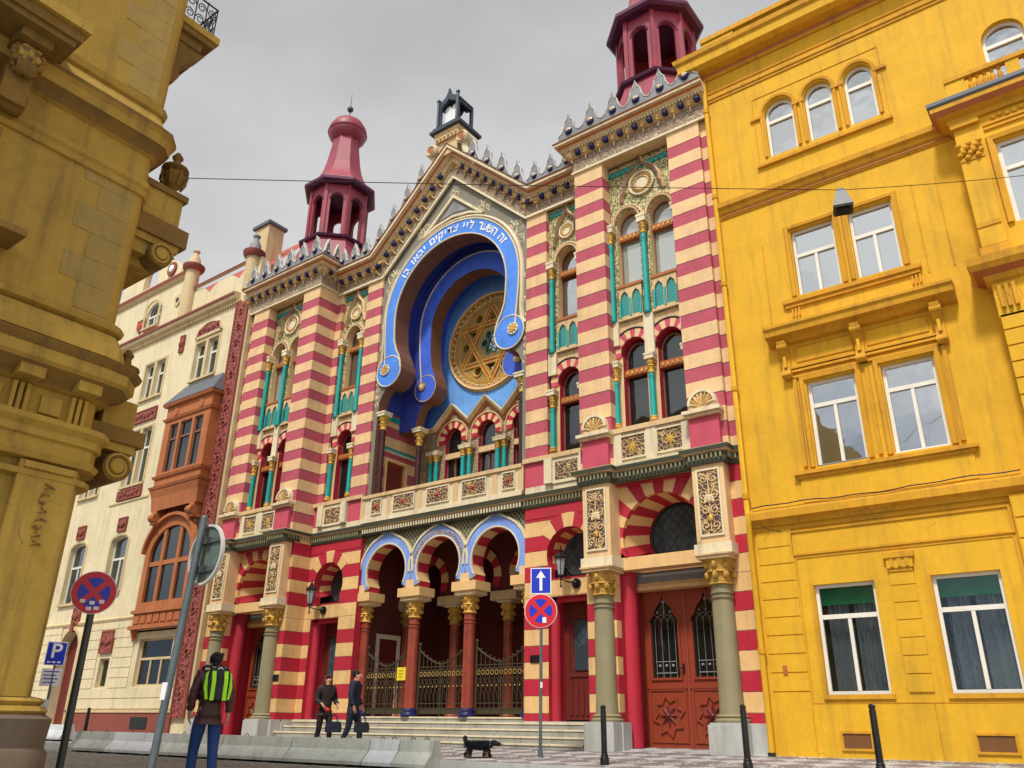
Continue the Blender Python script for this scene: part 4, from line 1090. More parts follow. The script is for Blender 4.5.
# raking cornice
b = B()
b.sweepxz(GP, [(0, 0), (.08, 0), (.08, .07), (0, .07)], M['stone_l'], .86)
b.sweepxz(GP, [(0, .07), (.04, .07), (.04, .40), (0, .40)], M['frieze'], .86)
b.sweepxz(GP, [(0, .40), (.16, .46), (.16, .62), (0, .62)], M['stone'], .86)
b.sweepxz(GP, [(-.3, .62), (.24, .62), (.30, .67), (.36, .73), (.46, .76), (.46, .84), (.50, .87), (-.3, .87)], [M['stone_l'], M['stone'], M['orange'], M['stone'], M['stone_l'], M['orange'], M['slate'], M['stone']], .86)
for i in range(4):
    a = Vector(GP[i]); c = Vector(GP[i + 1]); Ls = (c - a).length; d = (c - a) / Ls; nn = Vector((-d.y, d.x)); k = int(Ls / .43)
    for j in range(k):
        p = a + d * (Ls * (j + .5) / k) + nn * .50
        b.ball((p.x, .72, p.y), .108, M['navy'], 12)
        b.tube([(p.x + d.x * .16 * cos(t) + nn.x * (.16 * sin(t)), .64, p.y + d.y * .16 * cos(t) + nn.y * .16 * sin(t)) for t in [PI * u / 6 for u in range(7)]], .022, 5, GLD)
        g = a + d * (Ls * j / k) + nn * .48
        b.cyl((g.x, .76, g.y), (g.x - nn.x * .3, .79, g.y - nn.y * .3), .05, .015, 6, M['stone']); b.ball((g.x - nn.x * .12, .70, g.y - nn.y * .12), .045, GLD, 6)
    k2 = int(Ls / .1)
    for j in range(k2):
        p = a + d * (Ls * (j + .5) / k2) + nn * .59
        s_ = .028; b.plate([(p.x - d.x * s_ - nn.x * s_, p.y - d.y * s_ - nn.y * s_), (p.x + d.x * s_ - nn.x * s_, p.y + d.y * s_ - nn.y * s_), (p.x + d.x * s_ + nn.x * s_, p.y + d.y * s_ + nn.y * s_), (p.x - d.x * s_ + nn.x * s_, p.y - d.y * s_ + nn.y * s_)], [], .64, .7, M['stone_l'])
b.build('gable_cornice', SY, 0)
b = B(); b.plate([(-5.3, 15.15), (-3.04, 15.15), (0, 18.02), (3.04, 15.15), (5.3, 15.15), (5.3, 16.0), (2.75, 16.0), (0, 18.9), (-2.75, 16.0), (-5.3, 16.0)], [], .95, 1.5, M['stone']); b.build('gable_core', SY, 0)
top = [(x, z + (1.16 if abs(x) > 3.1 else 0)) for x, z in GP]
hz = 15.08 + .84; tx = 3.04 - .45
for sgn in (-1, 1):
    xa, xb = sgn * 5.1, sgn * 3.35
    A_, B_ = ((xb, .48), (xa, .48)) if sgn > 0 else ((xa, .48), (xb, .48))
    merlons(A_, B_, 3, hz, hz, .82)
    xa, xb = sgn * 3.3, sgn * .85
    za, zb = 17.95 - .944 * 3.3 + 1.02, 17.95 - .944 * .85 + 1.02
    if sgn > 0: merlons((xb, .48), (xa, .48), 4, zb, za, .95)
    else: merlons((xa, .48), (xb, .48), 4, za, zb, .95)
# apex block, scrolls and the open copper tabernacle
b = B(); b.box(-.42, .42, .46, 1.3, 18.75, 19.68, M['stone']); b.box(-.52, .52, .36, 1.35, 19.33, 19.53, M['stone']); b.box(-.55, .55, .34, 1.36, 19.53, 19.70, M['stone'])
for k in range(6): b.ball((-.42 + .168 * k, .35, 19.43), .06, M['stone'], 6)
for sgn in (-1, 1):
    pts = [(sgn * 1.25, 17.85), (sgn * .95, 18.22), (sgn * .74, 18.58), (sgn * .66, 18.90)]
    b.tube([(x, .55, z) for x, z in pts], .12, 8, M['stone_l'])
    b.cyl((sgn * .68, .36, 19.10), (sgn * .68, .95, 19.10), .24, .24, 18, M['stone_l']); b.cyl((sgn * .68, .33, 19.10), (sgn * .68, .36, 19.10), .10, .10, 12, M['orange'])
    b.tube([(sgn * .68 + .18 * cos(t), .34, 19.10 + .18 * sin(t)) for t in [2 * PI * u / 18 for u in range(18)]], .03, 5, M['stone'], True)
b.build('apex_block', SY, 40)
b = B(); b.box(-.68, .68, .22, 1.42, 19.70, 19.80, M['ironblue']); b.box(-.60, .60, .28, 1.36, 19.80, 19.92, M['ironblue']); b.box(-.50, .50, .36, 1.28, 19.92, 20.00, M['ironblue'])
og = [(-.44, 20.00), (-.44, 20.93), (-.36, 21.08), (-.16, 21.18), (-.06, 21.36), (0, 21.56), (.06, 21.36), (.16, 21.18), (.36, 21.08), (.44, 20.93), (.44, 20.00)]
inn = [(-.34, 20.04), (.34, 20.04), (.34, 20.80), (.24, 20.92), (.10, 20.96), (0, 21.08), (-.10, 20.96), (-.24, 20.92), (-.34, 20.80)]
b.plate(og, [inn], .38, .48, M['ironblue']); b.plate(og, [inn], 1.12, 1.22, M['ironblue'])
for x in (-.40, .40): b.box(x - .04, x + .04, .44, 1.16, 20.83, 21.00, M['ironblue']); b.cyl((x * 1.1, .36, 20.00), (x * 1.1, .36, 21.08), .05, .05, 8, M['ironblue']); b.ball((x * 1.1, .36, 21.13), .08, M['ironblue'], 8)
b.plate([(-.46, 20.94), (0, 21.24), (.46, 20.94), (.46, 21.00), (0, 21.32), (-.46, 21.00)], [], .44, 1.18, M['ironblue'])
tb = b.build('rooftop_tabernacle', SY, 30)
b = B(); b.plate([(-.30, 20.00), (-.005, 20.00), (-.005, 20.76)] + arc(-.15, 20.76, .145, 0, 180, 8), [], .56, .64, M['swhite']); b.plate([(.005, 20.00), (.30, 20.00), (.30, 20.76)] + arc(.155, 20.76, .145, 0, 180, 8), [], .56, .64, M['swhite']); b.build('stone_tablets', tb, 0)

# ---- loggia
def notched(x0, x1, z0, z1, xs, zc, r, ov):
    w_ = r * cos(rad(ov)); o = [(x0, z0)]
    for x in xs: o += [(x - w_, z0)] + arc(x, zc, r, 180 + ov, -ov, 26) + [(x + w_, z0)]
    return o + [(x1, z0), (x1, z1), (x0, z1)]
b = B()
hs = [horseshoe(x, 4.97, .80, 4.42, 28, 26) for x in (-2.02, 0, 2.02)]
for h in hs: pass
def arcade_out(y0, y1, m, side):
    b.plate(notched(-3.06, 3.06, 4.42, 6.12, (-2.02, 0, 2.02), 4.97, .80, 28), [], y0, y1, m, side)
arcade_out(.98, 1.42, M['diamond'], M['redw'])
lg = b.build('loggia_wall', SY, 0)
b = B()
ogee = lambda x, R: arc(x, 4.97, R, -24, 60, 12) + [(x + .30 * R, 4.97 + R * 1.0), (x, 4.97 + R * 1.14)]
def band(x, r_in, r_out):
    o = arc(x, 4.97, r_out, -30, 62, 12) + [(x, 4.97 + r_out * 1.10)] + arc(x, 4.97, r_out, 118, 210, 12)
    i = arc(x, 4.97, r_in, 212, -32, 28)
    o = [(min(max(p[0], x - 1.0), x + 1.0), p[1]) for p in o]; 
    return o + i
for x, mm in ((-2.02, M['blue2']), (0, M['blue2']), (2.02, M['blue2'])):
    b.plate(band(x, .80, 1.02 if x == 0 else 1.06), [], .93, .98, mm, M['line'])
    o = arc(x, 4.97, 1.07, -5, 62, 12) + [(x, 4.97 + 1.18)] + arc(x, 4.97, 1.07, 118, 185, 12)
    b.sweepxz(list(reversed(o)), [(0, -.02), (.08, -.02), (.08, .04), (0, .04)], M['stone_l'], .98)
    b.sweepxz(arc(x, 4.97, .80, 208, -28, 26), [(0, -.01), (.065, -.01), (.065, .03), (0, .03)], M['line'], .98)
for k in range(22):   # gilt scrolls on the middle arch
    t = rad(12 + 156 * k / 21); r_ = .91; cx, cz = r_ * cos(t), 4.97 + r_ * sin(t)
    b.tube([(cx + .055 * cos(u * 1.1 + k) * (1 - u * .08), .922, cz + .055 * sin(u * 1.1 + k) * (1 - u * .08)) for u in range(6)], .014, 4, GLD)
b.build('blue_arch_bands', lg, 0)
b = B()
for x in (-2.02, 0, 2.02):
    n = 12
    for i in range(n):
        a0 = -28 + 236 * i / n; a1 = -28 + 236 * (i + 1) / n; o0 = arc(x, 4.97, .795, a0, a1, 2)
        b.add([(p[0], .985, p[1]) for p in o0] + [(p[0], 1.43, p[1]) for p in o0], [(k, k + 1, k + 4, k + 3) for k in range(2)], [M['redw'], M['cream2']][i % 2])
b.build('arch_soffits', lg, 30)
for x in (-3.0, -1.01, 1.01, 3.0):
    c_ = column(SY, x * .985 if abs(x) > 2 else x, 1.20, 1.04, 4.10, .165 if abs(x) < 2 else .14, M['redcol'], .46, .22, 1.35, .04, name='loggia_column', basem=M['navy'])
    b = B(); b.box(x - .42, x + .42, .88, 1.52, 4.18, 4.42, M['cream2']); b.box(x - .36, x + .36, .94, 1.46, 4.08, 4.18, M['stone']); b.box(x - .16, x + .16, .915, .95, 4.42, 4.64, M['cream']); b.build('impost_block', c_, 0)
# second row
b = B()
hs = [[(x - .5, 4.43), (x + .5, 4.43)] + arc(x, 4.88, .60, -30, 210, 22) for x in (-2.02, 0, 2.02)]
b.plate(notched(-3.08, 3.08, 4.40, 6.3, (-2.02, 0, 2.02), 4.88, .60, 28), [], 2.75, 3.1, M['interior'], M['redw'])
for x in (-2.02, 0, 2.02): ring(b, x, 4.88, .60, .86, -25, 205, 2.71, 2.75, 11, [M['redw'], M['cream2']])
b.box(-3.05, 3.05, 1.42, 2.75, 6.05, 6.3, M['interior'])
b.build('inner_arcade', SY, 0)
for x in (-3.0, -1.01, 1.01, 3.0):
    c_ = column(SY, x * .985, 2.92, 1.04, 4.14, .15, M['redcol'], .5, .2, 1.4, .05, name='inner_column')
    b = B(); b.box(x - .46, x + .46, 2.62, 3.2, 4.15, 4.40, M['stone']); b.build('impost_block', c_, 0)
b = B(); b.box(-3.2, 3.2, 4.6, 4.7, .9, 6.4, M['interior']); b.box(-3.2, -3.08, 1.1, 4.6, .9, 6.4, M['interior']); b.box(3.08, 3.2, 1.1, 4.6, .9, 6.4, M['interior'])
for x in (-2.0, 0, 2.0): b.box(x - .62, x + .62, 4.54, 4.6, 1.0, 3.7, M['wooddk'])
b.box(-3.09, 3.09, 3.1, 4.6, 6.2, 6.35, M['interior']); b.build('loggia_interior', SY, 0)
b = B(); TX = Matrix(((0, -1, 0, -3.06), (1, 0, 0, 0), (0, 0, 1, 0), (0, 0, 0, 1))); b.T = TX
b.plate(rect(1.75, 2.75, 1.05, 3.35), [rect(1.87, 2.63, 1.06, 3.22)], -.04, .0, M['stone_l']); b.box(1.87, 2.63, -.01, .03, 1.06, 3.22, M['wooddk']); b.build('inner_door', SY, 0)
# gates
def gate(x0, x1, nm):
    b = B(); n = 11; y = 1.28; W = x1 - x0
    zt = lambda x: 2.36 + .38 * (abs((x - (x0 + x1) / 2)) / (W / 2)) ** 1.6
    b.tube([(x0 + W * k / 16, y, zt(x0 + W * k / 16)) for k in range(17)], .022, 6, M['bronze'])
    for zz in (1.26, 1.38, 2.22, 2.30): b.box(x0, x1, y - .012, y + .012, zz - .012, zz + .012, M['bronze'])
    for k in range(n + 1):
        x = x0 + W * k / n; b.cyl((x, y, 1.12), (x, y, zt(x)), .011, .011, 6, M['bronze'])
        if 0 < k < n: b.ball((x, y, zt(x) + .05), .028, M['bronze'], 6)
    for k in range(n):
        x = x0 + W * (k + .5) / n
        b.tube([(x + .045 * cos(t), y, 2.12 + .06 * sin(t)) for t in [2 * PI * u / 10 for u in range(10)]], .009, 4, M['goldl'], True)
        b.tube([(x + .045 * cos(t), y, 1.92 + .07 * sin(t)) for t in [2 * PI * u / 10 for u in range(10)]], .009, 4, M['bronze'], True)
        b.tube([(x + .035 * sin(t * 2), y, 1.45 + t * .12) for t in [.3 * u for u in range(12)]], .008, 4, M['bronze'])
        b.ball((x, y, 1.80), .022, M['goldl'], 6)
    b.box(x0 + .04, x1 - .04, y, y + .015, 1.12, 1.27, M['bronze'])
    for x in (x0, x1): b.box(x - .025, x + .025, y - .025, y + .025, 1.06, 2.86, M['bronze']); b.ball((x, y, 2.90), .05, M['bronze'], 8)
    b.box(x0 + W / 2 - .015, x0 + W / 2 + .015, y - .02, y + .02, 1.06, 2.4, M['bronze'])
    return b.build(nm, SY, 0)
M['bronze'] = plain('dark_bronze_gate', (.06, .048, .025), .65, .2, amt=.3, bs=50); M['goldl'] = plain('bright_gilt', (.7, .5, .16), .35, .5)
for a_, c_ in ((-2.83, -1.22), (-.80, .80), (1.22, 2.83)): gate(a_, c_, 'iron_gate')
# steps
b = B()
for k, (yf, zt) in enumerate(((-.15, .50), (.18, .64), (.50, .79), (.80, .93), (1.05, 1.05))):
    x = 5.33 if k < 4 else 3.1
    b.box(-x + .0, x, yf, 5.0 if k == 4 else 1.5, (.25, .50, .64, .79, .93)[k], zt - .004 * 0, M['step'])
    b.box(-x, x, yf - .02, yf + .1, zt - .035, zt + .002, M['stone_l'])
b.build('entrance_steps', SY, 0)

# ---- turrets
def turret(sg):
    cx, cy = sg * 7.2, 1.9; ph = rad(22.5)
    b = B(); b.lathe(cx, cy, [(1.75, 16.0), (1.72, 16.9), (1.55, 17.4), (1.35, 17.9), (1.30, 18.15)], 8, M['tred'], ph)
    b.lathe(cx, cy, [(1.30, 18.12), (1.42, 18.16), (1.46, 18.24), (1.36, 18.30)], 8, M['tredd'], ph); t = b.build('turret', SY, 20)
    b = B(); R_ = 1.16
    for k in range(8):
        a0 = ph + k * PI / 4; a1 = a0 + PI / 4
        p = Vector((cx + R_ * cos(a0), cy + R_ * sin(a0), 0)); q = Vector((cx + R_ * cos(a1), cy + R_ * sin(a1), 0)); d = (q - p); Lq = d.length; d /= Lq
        nn = Vector((d.y, -d.x, 0)); b.T = Matrix(((d.x, -nn.x, 0, p.x), (d.y, -nn.y, 0, p.y), (0, 0, 1, 0), (0, 0, 0, 1)))
        b.plate(rect(0, Lq, 18.25, 20.95), [archtop(.19, Lq - .19, 18.32, 20.02, 12)], 0, .10, M['tred'])
        b.box(-.06, .06, -.05, .06, 18.28, 20.9, M['tred'])
        b.sweepxz(arc(Lq / 2, 20.02, Lq / 2 - .16, 180, 0, 12), [(0, -.01), (.03, -.01), (.03, .03), (0, .03)], M['tredd'], 0)
    b.T = None; b.build('arcaded_lantern', t, 0)
    b = B(); b.lathe(cx, cy, [(1.12, 20.72), (1.42, 20.80), (1.47, 20.86), (1.44, 20.98), (1.22, 21.12), (1.02, 21.4), (.85, 21.8), (.74, 22.3), (.65, 22.9), (.58, 23.4), (.54, 23.75)], 8, M['tred'], ph); b.build('flared_roof', t, 20)
    b = B(); b.lathe(cx, cy, [(1.42, 20.70), (1.51, 20.78), (1.51, 20.90), (1.36, 20.95)], 8, M['tredd'], ph)
    b.build('eave', t, 20)
    b = B(); b.lathe(cx, cy, [(.54, 23.62), (.62, 23.68), (.76, 23.86), (.81, 24.06), (.78, 24.3), (.62, 24.58), (.40, 24.76), (.2, 24.86), (.06, 24.92)], 24, M['tred']); b.lathe(cx, cy, [(.79, 24.0), (.835, 24.05), (.79, 24.1)], 24, M['tred']); b.build('bulb_dome', t)
    b = B(); b.cyl((cx, cy, 24.9), (cx, cy, 25.3), .03, .02, 8, M['ironblue']); b.ball((cx, cy, 25.42), .14, M['ironblue'], 10); b.cyl((cx, cy, 25.5), (cx, cy, 26.3), .02, .008, 6, M['ironblue'])
    b.build('finial', t)
M['tredd'] = plain('dark_purple_eave', (.10, .02, .06), .5, .2)
turret(1); turret(-1)
b = B(); b.box(-9.0, 9.0, 4.8, 24, .3, 14.5, M['stone']); b.box(-9.2, -3.2, 1.6, 4.8, .3, 15.0, M['dark']); b.box(3.2, 9.2, 1.6, 4.8, .3, 15.0, M['dark']); b.box(-3.2, 3.2, 3.45, 4.7, 6.5, 15.5, M['dark'])
b.plate([(-9.2, 14.5), (9.2, 14.5), (0, 16.5)], [], 4.8, 24, M['slate'])
b.build('nave', SY, 0)
b = B(); b.box(-.26, .26, -.012, .012, -.09, .09, M['black']); o = b.build('plaque', SY, 0); o.location = Vector((-5.6 + .0, .14, 2.48)) - parent_org(SY)
b.v = []; o2 = o.copy(); COL.objects.link(o2); o2.location = Vector((3.38, .838, 2.75)) - parent_org(SY); o2.scale = (.5, 1, 1)

# ---------------------------------------------------------------- yellow house
YE = empty('yellow_house', (14, 0, .4), 'ochre yellow townhouse with white windows right of the synagogue', 'building')
YM, Y2 = M['yellow'], M['yellow2']
GW = [(10.47, 11.57), (12.52, 13.60)]; W1 = [(10.85, 11.82), (12.31, 13.27)]; W2 = [(10.96, 11.88), (12.20, 13.08)]; W3 = [(10.75, 11.43), (11.70, 12.33), (12.60, 13.22)]
b = B()
holes = [rect(a, c, 1.44, 3.39) for a, c in GW] + [rect(a, c, 5.67, 7.50) for a, c in W1] + [rect(a, c, 9.50, 11.14) for a, c in W2] + [archtop(a, c, 13.27, 14.52, 14, .34) for a, c in W3]
holes += [archtop(15.34, 16.1, 13.06, 14.06, 12, .38), rect(10.66, 11.12, .56, .80), rect(12.78, 13.30, .56, .78)]
b.plate(rect(9.345, 22, .3, 16.9), holes, 0, .35, YM)
b.box(9.46, 22, .85, 12, .3, 16.8, YM)
b.build('wall', YE, 0)
for (a, c) in GW:
    w_ = window(YE, a, c, 1.44, 3.39, .10, 0, M['white'], .06, 2.80, 1, M['glass'], M['lace'], (3.02, 3.36, M['blind']), room=True)
    s_ = B(); s_.sweepxz([(a - .04, 3.43), (a - .04, 1.44), ], [(0, -.02), (.03, -.02), (.03, .03), (0, .03)], Y2, 0); s_.box(a - .06, c + .06, -.05, .1, 1.36, 1.44, Y2); s_.build('sill', w_, 0)
for i, (a, c) in enumerate(W1):
    w_ = window(YE, a, c, 5.67, 7.50, .12, 0, M['white'], .065, 6.98 if i == 0 else 6.98, 1, M['glassr'], M['curtain'])
    s_ = B(); s_.box(a, c, .02, .14, 5.62, 5.70, M['slate'] if i == 0 else M['white']); s_.build('sill', w_, 0)
for a, c in W2:
    w_ = window(YE, a, c, 9.50, 11.14, .12, 0, M['white'], .06, 10.52, 1, M['glassr'], M['curtain'])
    s_ = B(); s_.box(a, c, .03, .14, 9.46, 9.52, Y2); s_.build('sill', w_, 0)
for a, c in W3:
    w_ = window(YE, a, c, 13.27, 14.52, .12, .34, M['white'], .06, 14.32, 0, M['glassr'], M['curtain'])
    s_ = B(); s_.box(a, c, .03, .14, 13.24, 13.30, Y2); s_.build('sill', w_, 0)
window(YE, 15.34, 16.1, 13.06, 14.06, .12, .38, M['white'], .06, 13.95, 0, M['glassr'], M['curtain'])
b = B()
for zz in range(9):   # corner quoins with open joints
    z0 = 1.51 + .335 * zz
    if z0 + .3 < 4.55: b.box(9.47, 10.17, -.025, 0, z0, z0 + .315, YM)
b.box(9.47, 10.17, -.028, 0, .36, 1.49, YM)
for zz in range(7): b.box(11.86, 12.26, -.03, 0, 1.47 + .30 * zz, 1.755 + .30 * zz, YM)
b.box(10.20, 12.22, -.02, 0, .36, 1.28, YM); b.box(12.24, 13.95, -.02, 0, .36, 1.28, YM)
b.build('rustication', YE, 0)
b = B(); b.box(11.80, 12.32, -.10, 0, 3.74, 3.84, Y2); b.box(11.84, 12.28, -.07, 0, 3.56, 3.74, YM)
for k in range(3): b.box(11.90 + k * .13, 11.96 + k * .13, -.09, -.07, 3.58, 3.72, Y2)
b.box(11.86, 12.26, -.05, 0, 3.5, 3.56, Y2); b.build('pilaster_capital', YE, 0)
b = B()
def hb(x0, x1, y, prof, m=Y2): b.sweep([(x0, y), (x1, y)], prof, m)
hb(9.42, 14.3, 0, [(0, 4.60), (.05, 4.60), (.08, 4.66), (.14, 4.70), (.20, 4.72), (.20, 4.86), (.16, 4.93), (0, 4.95)])
hb(9.42, 14.3, 0, [(0, 4.50), (.03, 4.50), (.03, 4.54), (0, 4.54)])
hb(9.42, 14.4, 0, [(0, 12.02), (.03, 12.02), (.05, 12.12), (.09, 12.16), (.10, 12.24), (.17, 12.28), (.18, 12.40), (0, 12.44)])
for q in (12.06, 12.11): hb(9.46, 14.4, 0, [(0, q), (.055, q), (.055, q + .02), (0, q + .02)], M['orange'])
hb(9.42, 22, 0, [(0, 15.56), (.03, 15.56), (.03, 15.62), (.06, 15.64), (.06, 15.72), (0, 15.74)])
hb(9.42, 22, 0, [(0, 15.84), (.03, 15.84), (.03, 15.88), (0, 15.88)])
b.sweep([(9.28, 6), (9.28, 0), (22, 0)], [(-.2, 16.28), (.04, 16.28), (.08, 16.34), (.10, 16.42), (.30, 16.46), (.44, 16.52), (.46, 16.74), (.52, 16.80), (.54, 16.92), (-.2, 16.96)], [Y2, Y2, M['orange'], Y2, YM, YM, Y2, Y2, M['slate'], Y2])
b.box(9.5, 22, -.1, .3, 16.9, 17.46, YM); b.box(9.42, 22, -.2, .35, 17.42, 17.56, Y2); b.box(9.42, 10.3, -.16, .32, 16.95, 17.41, YM)
b.build('cornice', YE, 0)
b = B()
b.sweepxz(rect(10.15, 13.93, 3.99, 4.44), [(0, -.02), (.03, -.02), (.03, .02), (0, .02)], Y2, 0, True)
b.sweepxz(rect(10.21, 13.9, 1.30, 3.92), [(0, -.01), (.015, -.01), (.015, .01), (0, .01)], Y2, 0, True)
for (a, c) in W1 + W2:
    zt, zb = (7.5, 5.67) if (a, c) in W1 else (11.14, 9.5)
    pth = [(a - .06, zb), (a - .06, zt + .06), (c + .06, zt + .06), (c + .06, zb)]
    b.sweepxz(pth, [(0, -.03), (.05, -.03), (.06, .04), (.03, .07), (0, .07)], Y2, 0)
for a, c in W3:
    b.sweepxz([(a - .04, 13.3)] + list(reversed(arc((a + c) / 2, 14.52, (c - a) / 2 + .05, 0, 180, 14, .40))) + [(c + .04, 13.3)], [(0, -.02), (.04, -.02), (.05, .04), (0, .06)], Y2, 0)
for k, x in enumerate((10.55, 11.565, 12.465, 13.40)): b.box(x - .13, x + .13, -.06, 0, 14.44, 14.52, Y2)
b.sweepxz([(10.50, 13.10), (10.50, 15.10), (13.42, 15.10), (13.42, 13.10)], [(0, -.01), (.015, -.01), (.015, .01), (0, .01)], Y2, 0)
b.box(10.45, 13.46, -.08, 0, 13.05, 13.13, Y2)
b.box(10.3, 10.33, -.015, 0, 9.0, 11.0, Y2); b.box(13.5, 13.53, -.015, 0, 9.2, 11.3, Y2); b.box(13.95, 13.98, -.015, 0, 9.2, 11.3, Y2)
b.box(10.62, 13.40, -.10, 0, 9.33, 9.42, Y2); b.box(10.66, 13.36, -.06, 0, 9.24, 9.33, Y2)
for x in (10.78, 13.18):
    for q in range(3): b.box(x + q * .07, x + q * .07 + .04, -.04, 0, 9.02, 9.22, Y2)
b.box(10.40, 13.70, -.12, 0, 5.53, 5.60, Y2); b.box(10.46, 13.64, -.07, 0, 5.46, 5.53, Y2); b.box(10.5, 13.6, -.03, 0, 4.98, 5.46, YM)
b.box(12.03, 12.10, -.05, 0, 5.7, 7.55, Y2); b.box(10.60, 10.68, -.05, 0, 5.7, 7.6, Y2); b.box(13.44, 13.52, -.05, 0, 5.7, 7.6, Y2)
b.build('window_surrounds', YE, 0)
b = B()
hb(10.22, 13.88, 0, [(0, 8.40), (.12, 8.42), (.20, 8.50), (.34, 8.54), (.36, 8.66), (.40, 8.70), (.40, 8.76), (0, 8.82)])
for q in (7.62, 7.74, 7.82): b.box(10.62, 13.44, -.05 - (q - 7.6) * .15, 0, q, q + .05, Y2)
for a, c in ((10.75, 11.88), (12.16, 13.28)): b.sweepxz(rect(a, c, 7.98, 8.32), [(0, -.015), (.025, -.015), (.025, .015), (0, .015)], Y2, 0, True)
hood = b.build('window_hood', YE, 0)
for x in (10.53, 12.02, 13.50):
    b = B(); b.sweepxz([(x, 8.42), (x, 7.66)], [(0, -.085), (.30, -.085), (.30, .085), (0, .085)], Y2, 0)
    b.v = []; b.f = []; b.mi = []
    pr = [(0, 7.62), (.08, 7.62), (.14, 7.68), (.13, 7.80), (.09, 7.88), (.10, 8.05), (.20, 8.20), (.28, 8.30), (.30, 8.41), (0, 8.41)]
    b.T = Matrix(((0, 1, 0, x), (-1, 0, 0, 0), (0, 0, 1, 0), (0, 0, 0, 1))); b.plate(pr, [], -.085, .085, Y2)
    b.T = None; b.cyl((x - .10, -.10, 7.70), (x + .10, -.10, 7.70), .075, .075, 12, Y2); b.cyl((x - .10, -.22, 8.30), (x + .10, -.22, 8.30), .07, .07, 12, Y2)
    b.box(x - .03, x + .03, -.17, -.1, 7.85, 8.1, YM); b.build('bracket', hood, 30)
for a, c in ((10.66, 11.12), (12.78, 13.30)):
    b = B(); b.box(a, c, -.03, .02, .56, .80, M['vent']); b.sweepxz(rect(a - .03, c + .03, .54, .82), [(0, -.02), (.035, -.02), (.035, .02), (0, .02)], Y2, -.015, True); b.build('vent_grille', YE, 0)
b = B(); px = 9.375
b.tube([(px, -.12, 16.2), (px, -.12, 5.0), (px + .04, -.22, 4.85), (px + .04, -.22, 4.6), (px, -.12, 4.4), (px, -.12, .35)], .055, 10, YM)
for zz in (15.2, 12.6, 10.2, 7.6, 5.2, 2.18): b.cyl((px, -.12, zz), (px, -.12, zz + .1), .075, .075, 10, Y2)
b.cyl((px, -.14, .3), (px, -.14, .46), .08, .07, 10, M['black'])
b.build('downpipe', YE)
b = B(); b.tube([(9.5 + .25 * k, -.21, 4.965 + .012 * sin(k * 1.7) + .02 * sin(k * .5)) for k in range(20)], .012, 5, M['black']); b.tube([(9.65, -.2, 4.6), (9.8, -.03, 4.52), (10.0, -.03, 4.47)], .006, 4, M['black']); b.build('wall_cable', YE)
b = B(); b.box(9.72, 9.80, -.045, -.028, 1.80, 1.96, M['orange']); b.build('house_plate', YE, 0)
# projecting right bay
b = B(); b.plate(rect(14.50, 20, 7.7, 12.3), [rect(15.12, 16.3, 9.5, 11.33)], -.45, -.1, YM); b.box(14.5, 14.7, -.1, 0, 7.7, 12.3, YM)
b.box(14.54, 20, -.40, 0, 4.95, 7.7, YM); b.box(13.98, 20, -.10, 0, .3, 4.6, YM)
for k in range(9): b.box(14.52, 15.0, -.45, -.40, 4.98 + .31 * k, 5.26 + .31 * k, YM)
for k in range(12): b.box(14.0, 14.5, -.13, -.1, .36 + .35 * k, .68 + .35 * k, YM)
bay = b.build('projecting_bay', YE, 0)
w_ = window(bay, 15.12, 16.3, 9.5, 11.33, -.34, 0, M['white'], .07, 10.72, 1, M['glassr'], M['curtain'], nm='bay_window', room=False)
b = B()
pl = [(14.5, 0), (14.5, -.45), (20, -.45)]
b.sweep(pl, [(0, 11.98), (.06, 11.98), (.08, 12.08), (.22, 12.14), (.30, 12.24), (.30, 12.34), (.34, 12.38), (.34, 12.46), (0, 12.50)], [Y2, Y2, Y2, M['orange'], Y2, M['slate'], M['slate'], M['slate'], M['slate']])
b.sweep(pl, [(0, 8.38), (.06, 8.42), (.10, 8.52), (.24, 8.60), (.30, 8.70), (.32, 8.84), (0, 8.88)], [Y2, Y2, M['orange'], Y2, Y2, Y2, Y2])
b.sweep(pl, [(0, 4.60), (.08, 4.66), (.16, 4.74), (.16, 4.90), (0, 4.95)], Y2)
for q in (11.62, 11.72): b.box(15.0, 20, -.49, -.45, q, q + .05, Y2)
b.box(14.50, 14.92, -.50, -.45, 9.15, 11.05, YM); b.box(14.46, 14.96, -.54, -.45, 8.92, 9.12, Y2); b.box(14.5, 14.9, -.52, -.45, 9.55, 9.65, Y2); b.box(14.46, 14.96, -.54, -.45, 11.86, 11.98, Y2)
for k in range(14): b.ball((14.52 + .06 * (k % 7), -.53, 11.2 + .14 * (k // 7) + .1 * sin(k * 2.1)), .06, Y2, 6)
b.box(14.5, 14.92, -.52, -.45, 11.05, 11.14, Y2)
for k in range(3): b.box(14.58 + .11 * k, 14.64 + .11 * k, -.53, -.45, 7.86, 8.3, Y2)
b.sweepxz([(15.06, 9.5), (15.06, 11.39), (16.36, 11.39), (16.36, 9.5)], [(0, -.04), (.05, -.04), (.07, .05), (0, .08)], Y2, -.45)
for k in range(16): b.ball((15.2 + k * .12, -.47, 11.85 + .02 * sin(k * 2)), .045, Y2, 6)
b.build('bay_cornices', bay, 0)
b = B(); b.sweep([(14.62, 0), (14.62, -.55), (20, -.55)], [(-.06, 12.50), (.06, 12.50), (.06, 12.60), (-.06, 12.60)], Y2); b.sweep([(14.62, 0), (14.62, -.55), (20, -.55)], [(-.07, 12.92), (.08, 12.92), (.08, 13.02), (-.07, 13.02)], Y2)
b.box(14.55, 14.9, -.6, -.45, 12.6, 12.92, YM); b.box(15.62, 15.85, -.6, -.45, 12.6, 12.92, YM)
